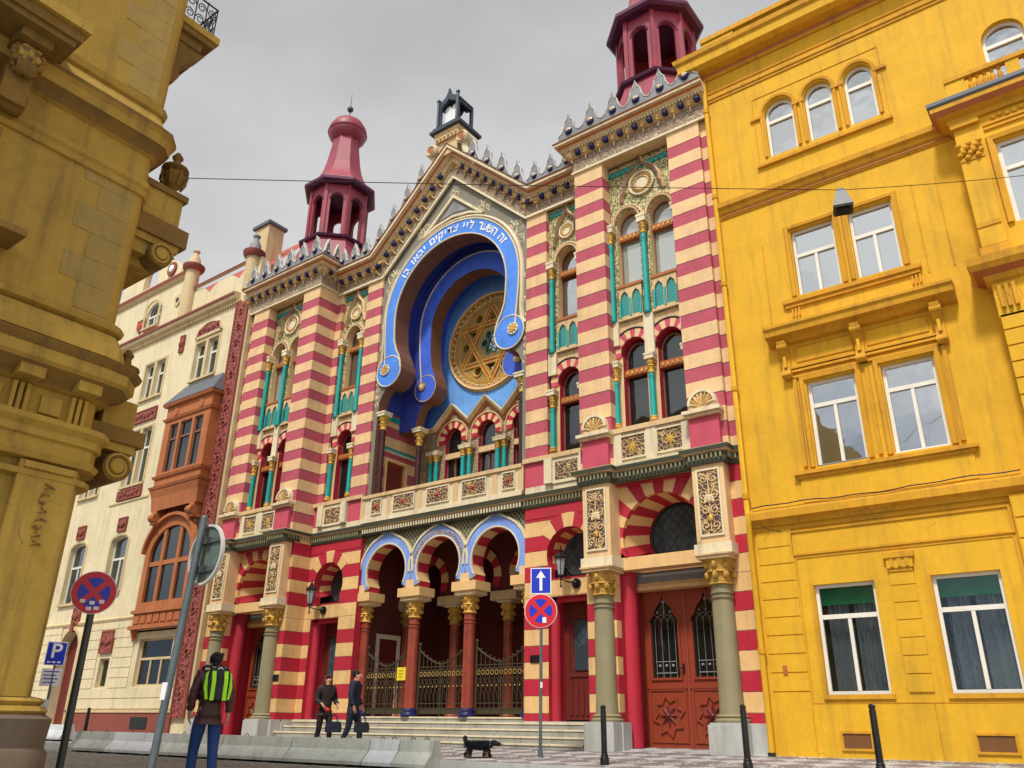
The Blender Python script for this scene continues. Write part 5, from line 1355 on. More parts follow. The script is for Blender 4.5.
for x in [15.0 + .125 * k for k in range(5)] + [15.96 + .125 * k for k in range(12)]: b.lathe(x, -.53, [(.03, 12.60), (.05, 12.66), (.055, 12.74), (.025, 12.82), (.035, 12.86), (.04, 12.92)], 8, Y2)
b.build('balcony_balustrade', YE, 30)

# ---------------------------------------------------------------- buff house with terracotta oriel
BU = empty('buff_house', (-14, 0, .5), 'cream Art Nouveau townhouse with terracotta bay windows left of the synagogue', 'building')
BM, BS, TR = M['buff'], M['buffs'], M['terra']
def twin(x0, x1, z0, z1, rise=0):
    m = (x0 + x1) / 2; return [(x0, m - .09), (m + .09, x1)]
wins = []   # (x0,x1,z0,z1,rise)
for x0, x1 in ((-12.78, -11.22), (-16.45, -14.92), (-19.9, -18.4)):
    for a, c in twin(x0, x1, 0, 0): wins.append((a, c, 13.3, 14.92, 0))
for x0, x1 in ((-16.55, -14.95), (-19.9, -18.4)):
    for a, c in twin(x0, x1, 0, 0): wins.append((a, c, 9.55, 11.9, 0))
wins += [(-16.35, -15.15, 5.35, 7.3, .2), (-19.55, -18.35, 5.15, 7.35, .2), (-17.45, -16.45, 16.95, 17.85, .35)]
gwin = (-13.05, -10.95, 1.95, 3.52); sw = (-15.55, -14.85, 1.95, 2.95)
holes = [archtop(a, c, z0, z1, 10, r) if r else rect(a, c, z0, z1) for a, c, z0, z1, r in wins] + [rect(gwin[0], gwin[1], gwin[2], gwin[3]), rect(sw[0], sw[1], sw[2], sw[3]), archtop(-18.6, -17.2, .7, 3.3, 14, .75)]
holes += [rect(-13.2, -10.55, 4.5, 6.9)]
b = B()
b.plate(rect(-26, -9.35, .3, 16.3), [h for h in holes if max(p[1] for p in h) < 16.4], 0, .35, BM)
b.plate([(-26, 16.3), (-14.3, 16.3), (-14.3, 19.0), (-26, 19.0)], [holes[[w_[2] for w_ in wins].index(16.95)]], .1, .4, BM)
b.plate([(-14.3, 16.3), (-9.35, 16.3), (-9.35, 17.9), (-10.2, 17.9), (-10.3, 17.75)] + arc(-11.75, 17.0, 1.1, 25, 155, 12, .75) + [(-13.2, 17.75), (-14.3, 17.9)], [], .1, .35, BM)
b.box(-26, -9.35, .8, 12, .3, 16.3, BM)
b.build('wall', BU, 0)
for (a, c, z0, z1, r) in wins:
    w_ = window(BU, a, c, z0, z1, .14, r, M['white'], .05, z0 + (z1 - z0) * .66, 1 if c - a > .9 else 0, M['glass'], M['curtain'])
    s_ = B(); s_.box(a - .08, c + .08, -.10, .12, z0 - .10, z0 - .01, BS); s_.sweepxz([(a - .03, z0), (a - .03, z1 + .03), (c + .03, z1 + .03), (c + .03, z0)] if not r else [(a - .03, z0)] + list(reversed(arc((a + c) / 2, z1, (c - a) / 2 + .04, 0, 180, 10, r + .04))) + [(c + .03, z0)], [(0, -.03), (.04, -.03), (.05, .05), (0, .08)], BS, 0); s_.build('surround', w_, 0)
w_ = window(BU, *gwin, .12, 0, M['pane_y'] if 'pane_y' in M else BS, .07, 2.85, 2, M['glassd'])
w_ = window(BU, *sw, .15, 0, BS, .05, None, 0, M['glassd'])
# ground storey rustication, plinth, strings
b = B()
zs = [1.25 + .34 * k for k in range(9)]
def rowspan(x0, x1, z):
    b.box(x0, x1, -.03, 0, z, z + .315, BM)
for z in zs:
    if z < 1.6:
        rowspan(-26, -18.8, z); rowspan(-17.0, -10.32, z); continue
    segs = [(-26, -18.8), (-17.0, -15.75), (-14.65, -13.35), (-10.65, -10.32)]
    for s0, s1 in segs: rowspan(s0, s1, z)
    if 0: pass
    elif z > 3.6: rowspan(-13.35, -10.65, z); rowspan(-15.75, -14.65, z)
b.build('rustication', BU, 0)
b = B(); b.box(-26, -18.65, -.07, 0, .3, 1.15, M['redpl']); b.box(-17.15, -10.3, -.07, 0, .3, 1.12, M['redpl']); b.box(-26, -18.65, -.10, 0, 1.15, 1.22, BS); b.box(-17.15, -10.3, -.10, 0, 1.12, 1.2, BS)
b.box(-12.6, -11.6, -.09, -.07, .62, .98, M['black']); b.build('plinth', BU, 0)
b = B()
def hb2(x0, x1, prof, m): b.sweep([(x0, 0), (x1, 0)], prof, m)
hb2(-26, -13.5, [(0, 4.22), (.05, 4.24), (.08, 4.32), (.04, 4.36), (0, 4.38)], BS); hb2(-13.5, -10.3, [(0, 3.72), (.03, 3.74), (.03, 3.80), (0, 3.82)], BS)
hb2(-26, -10.25, [(0, 15.98), (.04, 16.0), (.06, 16.1), (.22, 16.22), (.26, 16.34), (.30, 16.36), (.30, 16.46), (0, 16.5)], [BS, BS, BS, BS, M['redpl'], M['redpl'], M['redpl'], BS])
for k in range(100): b.box(-26 + k * .16, -25.93 + k * .16, -.12, 0, 16.02, 16.12, BS)
b.sweep([(-26, .1), (-14.2, .1)], [(0, 18.72), (.05, 18.74), (.16, 18.86), (.18, 18.98), (.18, 19.05), (0, 19.1)], [BS, BS, M['redpl'], M['redpl'], M['redpl'], BS])
b.sweep([(-14.4, .1), (-9.5, .1)], [(0, 17.86), (.10, 17.88), (.12, 17.96), (0, 18.0)], [BS, M['redpl'], M['redpl'], M['redpl']])
hb2(-17.2, -14.3, [(0, 8.85), (.04, 8.86), (.04, 8.92), (0, 8.94)], BS)
b.build('cornice', BU, 0)
# red terracotta relief panels
def relief(x0, x1, z0, z1, lun=False, nm='relief_panel'):
    b = B(); o = rect(x0, x1, z0, z1) if not lun else [(x0, z0), (x1, z0)] + arc((x0 + x1) / 2, z0, (x1 - x0) / 2, 0, 180, 12, z1 - z0)
    b.plate(o, [], -.06, 0, M['terrar']); b.sweepxz(list(reversed(o)), [(0, -.03), (.08, -.03), (.08, .03), (0, .03)], M['redpl'] if not lun else BS, 0, True)
    cx, cz = (x0 + x1) / 2, (z0 + z1) / 2
    for k in range(5): b.ball((cx + (x1 - x0) * .36 * (k - 2) / 2, -.07, cz + .05 * sin(k * 2)), min(.11, (z1 - z0) * .3), M['redpl'], 7, sy=.6)
    return b.build(nm, BU, 30)
relief(-12.85, -11.15, 15.15, 15.72, True); relief(-16.5, -14.9, 12.25, 12.72); relief(-15.6, -14.8, 3.15, 3.9); relief(-16.6, -14.9, 9.0, 9.35)
relief(-14.0, -13.75, 14.9, 15.6); relief(-16.05, -15.5, 7.7, 8.2); relief(-19.25, -18.7, 7.75, 8.25); relief(-19.9, -18.4, 12.25, 12.72); relief(-18.15, -17.65, 4.3, 4.9)
b = B()
for (cx, z, r, mm, sh) in ((-17.9, 17.3, .3, M['navy'], 1), (-15.1, 17.75, .25, M['swhite'], 0)):
    b.plate([(cx - r, z + r), (cx + r, z + r), (cx + r, z - r * .4), (cx, z - r * 1.3), (cx - r, z - r * .4)], [], .04, .1, M['redpl'] if sh else BS); b.ball((cx, .05, z), r * .5, M['sred'] if sh else M['black'], 8, sy=.4)
b.build('heraldic_shields', BU, 0)
b = B()
b.box(-10.22, -9.52, -.10, 0, .95, 15.95, M['terrar']); b.box(-10.27, -10.19, -.13, 0, .95, 16.0, M['redpl']); b.box(-9.55, -9.47, -.13, 0, .95, 16.0, M['redpl'])
for k in range(22):
    z = 1.6 + k * .66
    b.tube([(-9.87 + .17 * cos(t * .7) * (1 - t / 12), -.12, z + .17 * sin(t * .7) * (1 - t / 12)) for t in range(10)], .03, 5, M['redpl'])
    b.ball((-9.87 + (.12 if k % 2 else -.12), -.11, z + .3), .07, M['redpl'], 6, sy=.6)
b.build('relief_strip', BU, 30)
b = B(); b.box(-9.47, -9.34, -.06, .1, .4, 16.2, BS); b.build('corner_pilaster', BU, 0)
# terracotta arched window of the first storey
b = B(); y = -.16
ow = [(-13.45, 4.45), (-10.32, 4.45), (-10.32, 6.5)] + arc(-11.885, 6.5, 1.565, 0, 180, 20, 1.25)
iw = [(-13.15, 4.75), (-10.62, 4.75), (-10.62, 6.4)] + arc(-11.885, 6.4, 1.265, 0, 180, 20, 1.0)
b.plate(ow, [iw], y, 0, TR); b.sweepxz(list(reversed(arc(-11.885, 6.5, 1.60, 0, 180, 20, 1.30))), [(0, -.05), (.14, -.05), (.14, .06), (0, .08)], TR, y)
b.box(-13.15, -10.62, y + .04, .1, 6.02, 6.18, TR)
for x in (-12.38, -11.39): b.box(x - .09, x + .09, y + .03, .1, 4.75, 7.3, TR)
aw = b.build('arched_window', BU, 0)
g = B(); g.plate(iw, [], y + .10, y + .11, M['glassd']); g.plate(iw, [], -.01, .0, M['dark']); g.build('pane', aw, 0)
b = B(); b.box(-13.5, -10.3, -.28, 0, 4.36, 4.48, TR); b.box(-13.4, -10.4, -.20, 0, 3.95, 4.36, TR); b.box(-13.5, -10.3, -.30, 0, 3.82, 3.95, TR)
for k in range(7): b.box(-13.3 + k * .42, -12.98 + k * .42, -.235, -.2, 4.02, 4.28, M['orange'])
for x in (-13.35, -10.5): b.cyl((x, -.1, 3.8), (x, -.1, 3.45), .14, .03, 8, TR)
b.build('window_apron', BU, 0)
# oriel
b = B(); X0, X1, YF = -13.25, -10.28, -.45
b.plate(rect(X0, X1, 8.95, 12.15), [rect(-12.85, -12.30, 9.45, 11.35), rect(-12.14, -11.39, 9.45, 11.35), rect(-11.23, -10.68, 9.45, 11.35)], YF, YF + .14, TR)
b.box(X0, X0 + .14, YF + .14, 0, 8.95, 12.15, TR); b.box(X1 - .14, X1, YF + .14, 0, 8.95, 12.15, TR); b.box(X0 + .14, X1 - .14, -.06, 0, 8.95, 12.15, M['dark'])
pl = [(X0, 0), (X0, YF), (X1, YF), (X1, 0)]
for z, o in ((8.78, .10), (9.2, .06), (11.5, .05), (12.1, .12)): b.sweep(pl, [(-.02, z), (o, z + .02), (o + .04, z + .12), (-.02, z + .16)], TR)
b.sweep(pl, [(-.05, 8.0), (.0, 8.5), (.08, 8.78), (-.05, 8.78)], TR); b.box(X0 + .05, X1 - .05, YF + .04, 0, 8.45, 8.95, TR)
for x in (X0 + .3, X1 - .3): b.box(x - .16, x + .16, YF + .05, 0, 7.5, 8.5, TR); b.cyl((x - .17, YF + .08, 7.75), (x + .17, YF + .08, 7.75), .16, .16, 12, TR)
b.plate([(X0 + .45, 7.75), (X1 - .45, 7.75), (X1 - .45, 8.4)] + [(X0 + .45, 8.4)], [], -.06, 0, M['terrar'])
for x in (-12.6, -10.95): b.plate(arc(x, 11.85, .16, 0, 330, 10), [], YF - .03, YF, M['orange'])
orl = b.build('oriel', BU, 0)
for a, c in ((-12.85, -12.30), (-12.14, -11.39), (-11.23, -10.68)): window(orl, a, c, 9.45, 11.35, YF + .06, 0, M['brown'], .05, 10.75, 0, M['glassd'], None, room=False, nm='oriel_window')
b = B(); b.add([(X0 - .15, YF - .15, 12.25), (X1 + .15, YF - .15, 12.25), (X1 - .25, 0, 13.15), (X0 + .25, 0, 13.15), (X0 - .15, 0, 12.25), (X1 + .15, 0, 12.25)], [(0, 1, 2, 3), (0, 3, 4), (1, 5, 2), (0, 4, 5, 1)], M['slate']); b.build('oriel_roof', orl, 0)
# roof, chimney, pinnacles
b = B(); b.add([(-26, .5, 17.8), (-9.6, .5, 17.6), (-11.0, 4.5, 22.2), (-26, 4.5, 22.4)], [(0, 1, 2, 3)], M['tile']); b.build('roof', BU, 0)
b = B(); b.box(-12.6, -11.6, 1.7, 2.5, 18, 21.2, BS); b.box(-12.7, -11.5, 1.6, 2.6, 21.2, 21.35, M['slate']); b.build('chimney', BU, 0)
for x, r, zt in ((-14.15, .36, 19.0), (-9.75, .34, 18.1)):
    b = B(); b.lathe(x, .0, [(r * .8, 16.4), (r * .8, zt - .25), (r, zt - .2)], 12, BS); b.lathe(x, 0, [(r, zt - .22), (r * 1.25, zt - .1), (r * 1.3, zt + .05), (r * .9, zt + .12)], 12, M['redpl']); b.lathe(x, 0, [(r * .7, zt + .1), (r * .65, zt + .4), (r * .35, zt + .6), (.1, zt + .68), (.16, zt + .8), (.03, zt + .92)], 12, M['zinc'] if x > -10 else BS); b.build('pinnacle', BU)
b = B()
b.plate([(-20.5, 19.1), (-15.3, 19.1), (-15.4, 19.5), (-16.0, 20.1), (-16.6, 20.3), (-17.4, 21.3), (-18.4, 21.3), (-19.2, 20.3), (-20.2, 20.0)], [archtop(-18.5, -17.3, 19.3, 20.1, 10, .5)], .1, .4, BM); b.sweepxz(list(reversed(arc(-17.9, 20.1, .7, 0, 180, 12, .6))), [(0, 0), (.1, 0), (.1, .1), (0, .1)], BS, .1)
b.cyl((-16.1, .08, 19.65), (-16.1, .02, 19.65), .35, .35, 16, M['redpl']); b.ball((-16.1, .03, 19.65), .2, M['swhite'], 8, sy=.4)
b.build('gable', BU, 0)
b = B()  # arched doorway
b.sweepxz([(-18.66, .7), (-18.66, 3.3)] + list(reversed(arc(-17.9, 3.3, .76, 0, 180, 16, .82))) + [(-17.14, 3.3), (-17.14, .7)], [(0, -.04), (.10, -.04), (.10, .08), (0, .12)], BS, 0); b.box(-18.6, -17.2, .28, .34, .5, 4.1, M['wooddk']); b.box(-18.0, -17.8, -.16, 0, 4.0, 4.35, M['redpl']); b.build('doorway', BU, 0)

# ---------------------------------------------------------------- mustard corner building
MU = empty('mustard_corner_building', (6.3, -12, 0), 'shaded mustard stone corner building with heavy cornices at the left edge', 'building')
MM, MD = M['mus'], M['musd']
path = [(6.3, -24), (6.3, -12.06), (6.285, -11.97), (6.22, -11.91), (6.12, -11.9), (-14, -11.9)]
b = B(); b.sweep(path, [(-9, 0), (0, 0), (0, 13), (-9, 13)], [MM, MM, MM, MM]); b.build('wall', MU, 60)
b = B(); b.sweep(path, [(0, 0), (.24, 0), (.24, .55), (.20, .60), (.22, .86), (.16, .90), (0, .90)], M['plst']); b.build('plinth', MU, 40)
b = B()
def sw_(prof, m=MM): b.sweep(path, prof, m)
sw_([(0, .90), (.14, .90), (.17, .93), (.14, .975), (.10, .98), (.13, 1.02), (.10, 1.05), (0, 1.07)])
sw_([(0, 3.18), (.10, 3.20), (.10, 3.26), (0, 3.28)]); sw_([(0, 3.36), (.13, 3.38), (.16, 3.44), (.10, 3.48), (.10, 3.60), (.14, 3.62), (.14, 3.70), (.20, 3.76), (.20, 3.82), (0, 3.84)])
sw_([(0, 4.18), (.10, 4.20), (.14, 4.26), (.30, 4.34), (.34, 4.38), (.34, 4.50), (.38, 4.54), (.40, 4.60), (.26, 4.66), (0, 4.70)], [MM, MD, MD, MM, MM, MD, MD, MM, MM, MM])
sw_([(0, 4.70), (.20, 4.70), (.16, 4.86), (.08, 5.02), (.02, 5.05), (.10, 5.08), (.12, 5.14), (.04, 5.20), (0, 5.22)], MM)
sw_([(0, 7.02), (.04, 7.03), (.06, 7.10), (.03, 7.13), (.06, 7.17), (.06, 7.24), (0, 7.27)])
sw_([(0, 7.62), (.06, 7.64), (.10, 7.72), (.18, 7.78), (.20, 7.90), (.24, 7.94), (.24, 8.0), (0, 8.04)], [MM, MD, MD, MM, MM, MD, MM, MM])
sw_([(0, 8.04), (.12, 8.04), (.08, 8.16), (.03, 8.28), (.0, 8.30), (.05, 8.33), (.07, 8.42), (0, 8.46)])
b.build('cornices', MU, 30)
b = B()   # frieze blocks and modillions
for k in range(14):
    yy = -12.05 - k * .62
    for q in range(3): b.box(6.3, 6.38, yy - .06 - q * .07, yy - .02 - q * .07, 3.86, 4.16, MM)
    b.box(6.3, 6.345, yy - .50, yy - .28, 3.90, 4.10, MM); b.box(6.3, 6.55, yy - .24, yy + .02, 4.20, 4.32, MM)
    for q in range(4): b.box(6.3, 6.42, yy - .2 + q * .06, yy - .17 + q * .06, 3.76, 3.80, MD)
b.build('frieze_blocks', MU, 0)
b = B()   # toothed quoins in darker stone
for z0, n, y0 in ((5.24, 8, -11.97), (8.5, 11, -11.97)):
    for k in range(n):
        dy = .62 if k % 2 else .40; z = z0 + k * .33
        if k > n * .66: continue
        if z < 6.95 or z > 8.4: b.box(6.3, 6.307, y0 - dy - .1, y0 - .1, z, z + .325, M['mus2'])
    b.build('quoins', MU, 0); b = B()
b = B()   # pilasters and hanging ornament of the ground storey
b.box(6.3, 6.39, -12.62, -12.02, 1.06, 3.355, MM); b.box(6.3, 6.39, -13.5, -12.82, 1.06, 3.355, MM); b.box(6.3, 6.425, -12.58, -12.06, 3.275, 3.345, MM)
for k in range(8):
    z = 3.12 - k * .085
    b.tube([(6.40, -12.33 + .03 * sin(k * 2.2), z + .03), (6.42, -12.31 + .04 * cos(k * 1.9), z), (6.40, -12.33 - .03 * sin(k * 2.2), z - .035)], [.008, .02, .006], 6, M['musd']); b.tube([(6.40, -12.28 + .02 * cos(k), z), (6.415, -12.27 + .05 * cos(k * 1.7), z - .02)], [.012, .005], 5, M['plst'])
b.build('pilasters', MU, 30)
b = B()   # balcony on the side street
b.box(6.3, 7.02, -19, -13.33, 8.06, 8.20, MD); b.box(6.3, 7.08, -19, -13.28, 8.20, 8.34, MM); b.box(6.3, 6.98, -19, -13.38, 7.98, 8.06, MD)
b.box(6.3, 6.62, -19, -14.1, 5.0, 8.0, MD); b.box(6.3, 6.75, -15, -13.25, 5.58, 5.66, MD); b.box(6.3, 6.5, -14.2, -13.68, 6.7, 6.85, MD)
for k in range(9): b.ball((6.42 + .04 * (k % 3), -13.85 + .05 * (k % 4), 6.55 - .06 * (k // 3)), .06, MD, 6)
bal = b.build('side_balcony', MU, 0)
b = B(); cy = -13.72   # console with a bearded mask
b.box(6.3, 6.62, cy - .14, cy + .14, 7.15, 7.62, MD); b.cyl((6.46, cy - .16, 7.25), (6.46, cy + .16, 7.25), .14, .14, 14, MD); b.box(6.3, 6.86, cy - .17, cy + .17, 7.86, 7.98, MD)
b.ball((6.66, cy, 7.72), .155, MM, 14, sx=.9, sz=1.15)
b.ball((6.80, cy, 7.71), .035, MM, 8, sz=1.5)
for sgn in (-1, 1):
    b.ball((6.785, cy + sgn * .055, 7.755), .024, M['plst'], 7); b.ball((6.78, cy + sgn * .06, 7.79), .034, MM, 7, sy=1.5, sz=.5); b.ball((6.76, cy + sgn * .08, 7.69), .045, MM, 7)
b.ball((6.79, cy, 7.655), .02, M['plst'], 6, sy=2)
rnd = random.Random(3)
for k in range(34):
    t = rnd.uniform(0, 2 * PI); b.ball((6.70 + rnd.uniform(-.05, .06), cy + .15 * cos(t), 7.70 + .19 * sin(t)), rnd.uniform(.028, .045), MD, 6)
for k in range(9): b.tube([(6.77, cy + .02 * (k - 4), 7.62), (6.78, cy + .024 * (k - 4), 7.54), (6.74, cy + .018 * (k - 4), 7.46)], [.018, .016, .006], 5, MD)
b.build('bearded_console', bal)
def urn(x, y, z, h, par):
    b = B(); k = h / .8
    b.lathe(x, y, [(.11 * k, z), (.11 * k, z + .04 * k), (.045 * k, z + .09 * k), (.04 * k, z + .16 * k), (.12 * k, z + .24 * k), (.17 * k, z + .38 * k), (.12 * k, z + .46 * k), (.19 * k, z + .50 * k), (.18 * k, z + .53 * k), (.07 * k, z + .58 * k), (.05 * k, z + .66 * k), (.08 * k, z + .72 * k), (.03 * k, z + .80 * k)], 16, MD)
    for q in range(8):
        t = PI * q / 4; b.tube([(x + .13 * k * cos(t), y + .13 * k * sin(t), z + .22 * k), (x + .185 * k * cos(t), y + .185 * k * sin(t), z + .34 * k), (x + .185 * k * cos(t), y + .185 * k * sin(t), z + .42 * k)], .018 * k, 5, MD)
    return b.build('urn', par)
b = B()   # portal facing the synagogue street
b.box(3.0, 5.9, -11.9, -11.45, 3.45, 3.78, MM); b.box(3.0, 5.9, -11.9, -11.45, 6.3, 6.42, MM); b.box(2.9, 6.15, -11.9, -11.18, 6.70, 6.96, MD); b.box(2.95, 6.10, -11.9, -11.26, 6.60, 6.70, MM); b.box(3.0, 6.05, -11.9, -11.32, 6.42, 6.60, MM)
b.box(2.9, 6.15, -11.9, -11.22, 3.88, 4.06, MD); b.box(2.95, 6.1, -11.9, -11.30, 3.78, 3.88, MM)
b.box(5.5, 6.12, -11.85, -11.33, 6.96, 7.38, MM); b.box(5.45, 6.16, -11.88, -11.28, 7.38, 7.47, MD)
b.box(5.7, 6.08, -11.75, -11.36, 4.06, 4.42, MM)
for z, r in ((6.46, .16), (3.58, .17)):
    b.cyl((5.45, -11.5, z), (6.16, -11.5, z), r, r, 18, MD); b.cyl((6.16, -11.5, z), (6.18, -11.5, z), r * .45, r * .45, 14, MM)
    b.tube([(6.17, -11.5 + r * (1 - t / 16) * cos(t), z + r * (1 - t / 16) * sin(t)) for t in [.5 * u for u in range(24)]], .018, 5, MM)
por = b.build('street_portal', MU, 40)
urn(5.9, -11.42, 7.47, .78, por); urn(5.9, -11.52, 4.42, .72, por)
b = B(); b.box(2.8, 6.15, -11.9, -11.36, 10.1, 10.2, MD); b.box(2.75, 6.18, -11.9, -11.30, 10.2, 10.32, MM); b.box(2.9, 6.08, -11.9, -11.5, 9.95, 10.1, MD)
for x in (5.85, 4.0): b.sweep([(x + .16, -11.9), (x + .16, -11.901)], [(0, 9.2), (.01, 9.2), (.01, 9.3), (0, 9.3)], MD); b.plate([(0, 0), (.1, 0), (.1, .1)], [], 0, .01, MD) if False else None
b.T = Matrix(((0, 1, 0, 5.85), (-1, 0, 0, -11.9), (0, 0, 1, 0), (0, 0, 0, 1)))
b.T = Matrix(((0, 1, 0, 5.9), (1, 0, 0, -11.9), (0, 0, 1, 0), (0, 0, 0, 1)))
b.plate([(0, 9.15), (.12, 9.2), (.18, 9.35), (.14, 9.5), (.3, 9.7), (.48, 9.95), (0, 9.95)], [], -.15, .15, MD)
b.T = None
bb = b.build('upper_balcony', MU, 30)
b = B()
def rail(p, q):
    p = Vector(p); q = Vector(q); d = q - p; n = max(2, int(d.length / .16))
    for zz in (10.36, 10.88): b.tube([(p.x, p.y, zz), (q.x, q.y, zz)], .014, 6, M['ironblue'])
    for k in range(n + 1):
        c = p + d * k / n; b.tube([(c.x, c.y, 10.34), (c.x, c.y, 10.90)], .010, 5, M['ironblue'])
    for k in range(n):
        c = p + d * (k + .5) / n; u = d.normalized()
        for s0, zc in ((1, 10.50), (-1, 10.72)): b.tube([(c.x + u.x * .07 * s0 * (1 - t / 13) * cos(t), c.y + u.y * .07 * s0 * (1 - t / 13) * cos(t), zc + .09 * (1 - t / 13) * sin(t)) for t in [.6 * i for i in range(16)]], .009, 4, M['ironblue'])
rail((2.9, -11.38, 0), (6.1, -11.38, 0)); rail((6.1, -11.38, 0), (6.1, -11.88, 0)); b.build('iron_railing', bb)

# ---------------------------------------------------------------- street things
def fine_letter(ch, size, ext=.002):
    cu = bpy.data.curves.new('glyph', 'FONT'); cu.body = ch; cu.size = size; cu.extrude = ext; cu.align_x = 'CENTER'; cu.align_y = 'CENTER'; cu.offset = size * .015
    o = bpy.data.objects.new('glyph', cu); COL.objects.link(o); dg = bpy.context.evaluated_depsgraph_get(); dg.update()
    me = bpy.data.meshes.new_from_object(o.evaluated_get(dg)); bpy.data.objects.remove(o); bpy.data.curves.remove(cu)
    vs = [v.co.copy() for v in me.vertices]; fs = [tuple(p.vertices) for p in me.polygons]; bpy.data.meshes.remove(me); return vs, fs
def frame(origin, face):
    """local x across, -y outward (toward direction face in plan), z up"""
    n = Vector((face[0], face[1], 0)).normalized(); x = Vector((-n.y, n.x, 0))
    return Matrix(((x.x, -n.x, 0, origin[0]), (x.y, -n.y, 0, origin[1]), (0, 0, 1, origin[2]), (0, 0, 0, 1)))
def no_stopping(parent, T, r, stickers=True):
    b = B(T); b.cyl((0, 0, 0), (0, .012, 0), r, r, 40, M['swhite']); d = b.build('round_sign_plate', parent, 30)
    b = B(T)
    b.plate(arc(0, 0, r * .965, 0, 351, 40), [], -.006, 0, M['sred'])
    for k in range(4):
        a0, a1 = 90 * k - 45 + 12, 90 * k + 45 - 12
        q = arc(0, 0, r * .70, a0, a1, 10); c = rad(90 * k); b.plate(q + [(r * .17 * cos(c), r * .17 * sin(c))], [], -.010, -.0061, M['sblue'])
    b.build('red_and_blue_face', d, 0)
    b = B(T)
    if stickers:
        for k, (x, z) in enumerate(((-.42, -.42), (0, -.48), (.40, -.40), (.22, -.72), (-.1, -.75))): b.box(r * x - .03, r * x + .03, -.013, -.0101, r * z - .022, r * z + .022, M['swhite'])
    b.box(-.045, .045, .012, .03, -r * .5, -r * .42, M['poledk']); b.build('sticker', d, 0)
def pole(parent, p0, p1, r, m, name='pole'):
    b = B(); b.cyl(p0, p1, r, r, 14, m); b.ball(p1, r, m, 10); o = b.build(name, parent)
    b = B(); b.cyl(p0, (p0[0] + (p1[0] - p0[0]) * .04, p0[1] + (p1[1] - p0[1]) * .04, p0[2] + .12), r * 1.7, r * 1.5, 14, m); b.build('pole_base', parent); return o
cz_ = .85
# near left sign seen from the front
g0 = (4.58, -10.66, gz(-10.7)); t = empty('no_stopping_sign', g0, 'round red and blue no stopping sign on a dark pole nearest the mustard building', 'road sign')
pole(t, (4.58, -10.66, g0[2]), (4.575, -10.665, 2.40), .045, M['poledk']); no_stopping(t, frame((4.62, -10.70, 2.37), (10.7, -4.6)), .27)
# near sign seen from behind
g0 = (8.42, -11.86, gz(-11.9)); t = empty('road_sign_from_behind', g0, 'round road sign seen nearly edge on from behind, on a tall leaning grey pole', 'road sign')
pole(t, (8.47, -11.86, g0[2]), (8.54, -11.76, 2.60), .034, M['pole'])
T = frame((8.50, -11.79, 2.27), (-7.2, -1.35 + 0)); 
T = frame((8.575, -11.70, 2.27), (.06, 1))
b = B(T); b.cyl((0, -.012, 0), (0, .0, 0), .27, .27, 36, M['signback']); b.sweepxz(arc(0, 0, .27, 351, 0, 39), [(-.02, -.012), (.012, -.012), (.012, .008), (-.02, .008)], M['zincw'], 0, True); d = b.build('round_sign_plate', t, 30)
b = B(T); b.box(-.22, .22, .0, .02, .10, .14, M['pole']); b.box(-.22, .22, .0, .02, -.16, -.12, M['pole']); b.box(-.06, .06, .0, .05, .09, .15, M['poledk']); b.box(-.06, .06, .0, .05, -.17, -.11, M['poledk']); b.build('bracket_rail', d, 0)
b = B(); b.cyl((8.485, -11.835, 1.02), (8.488, -11.832, 1.16), .036, .036, 14, M['swhite']); b.build('sticker', t)
# one way and no stopping signs before the side door
g0 = (5.54, -2.02, gz(-2.0)); t = empty('one_way_sign_post', g0, 'grey post with a blue arrow sign above a round no stopping sign', 'road sign')
pole(t, (5.54, -2.02, g0[2]), (5.57, -2.0, 3.92), .032, M['pole']); T = frame((5.585, -2.05, 3.62), (4.5, -9))
b = B(T); b.box(-.215, .215, 0, .012, -.265, .265, M['swhite']); b.box(-.195, .195, -.004, 0, -.245, .245, M['sblue'])
d = b.build('arrow_sign_plate', t, 0)
b = B(T); b.plate([(-.03, -.20), (.03, -.20), (.03, .06), (.10, .06), (0, .21), (-.10, .06), (-.03, .06)], [], -.008, -.0041, M['swhite']); b.build('white_arrow', d, 0)
no_stopping(t, frame((5.58, -2.05, 3.02), (4.5, -9)), .335, False)
b = B(frame((5.58, -2.06, 3.02), (4.5, -9))); b.box(.04, .12, -.013, -.0101, -.24, -.13, M['swhite']); b.build('sticker', t, 0)
b = B(); b.cyl((5.555, -2.01, 1.55), (5.556, -2.009, 1.66), .034, .034, 12, M['swhite']); b.build('pole_sticker', t)
# parking sign
g0 = (-8.15, -5.0, gz(-5)); t = empty('parking_sign', g0, 'blue P parking sign over a white notice on a post beside the mustard building edge', 'road sign')
pole(t, (-8.15, -5, g0[2]), (-8.2, -5, 2.75), .03, M['pole']); T = frame((-8.18, -5.04, 2.50), (6, -3.2))
b = B(T); b.box(-.24, .24, 0, .012, -.30, .30, M['swhite']); b.box(-.22, .22, -.004, 0, -.28, .28, M['sblue']); d = b.build('parking_plate', t, 0)
b = B(T); vs, fs = fine_letter('P', .52); b.add([(v.x, -.006 - v.z, v.y + .05) for v in vs], fs, M['swhite'])
for k in range(3): b.box(-.17 + .12 * k, -.09 + .12 * k, -.006, -.0041, -.24, -.20, M['swhite'])
b.build('parking_letter', d, 0)
b = B(frame((-8.18, -5.04, 1.90), (6, -3.2))); b.box(-.24, .24, 0, .012, -.22, .22, M['swhite'])
for k in range(4): b.box(-.18, .18 - .06 * (k % 2), -.003, 0, .13 - .09 * k, .155 - .09 * k, M['sblue'])
b.build('notice_plate', t, 0)
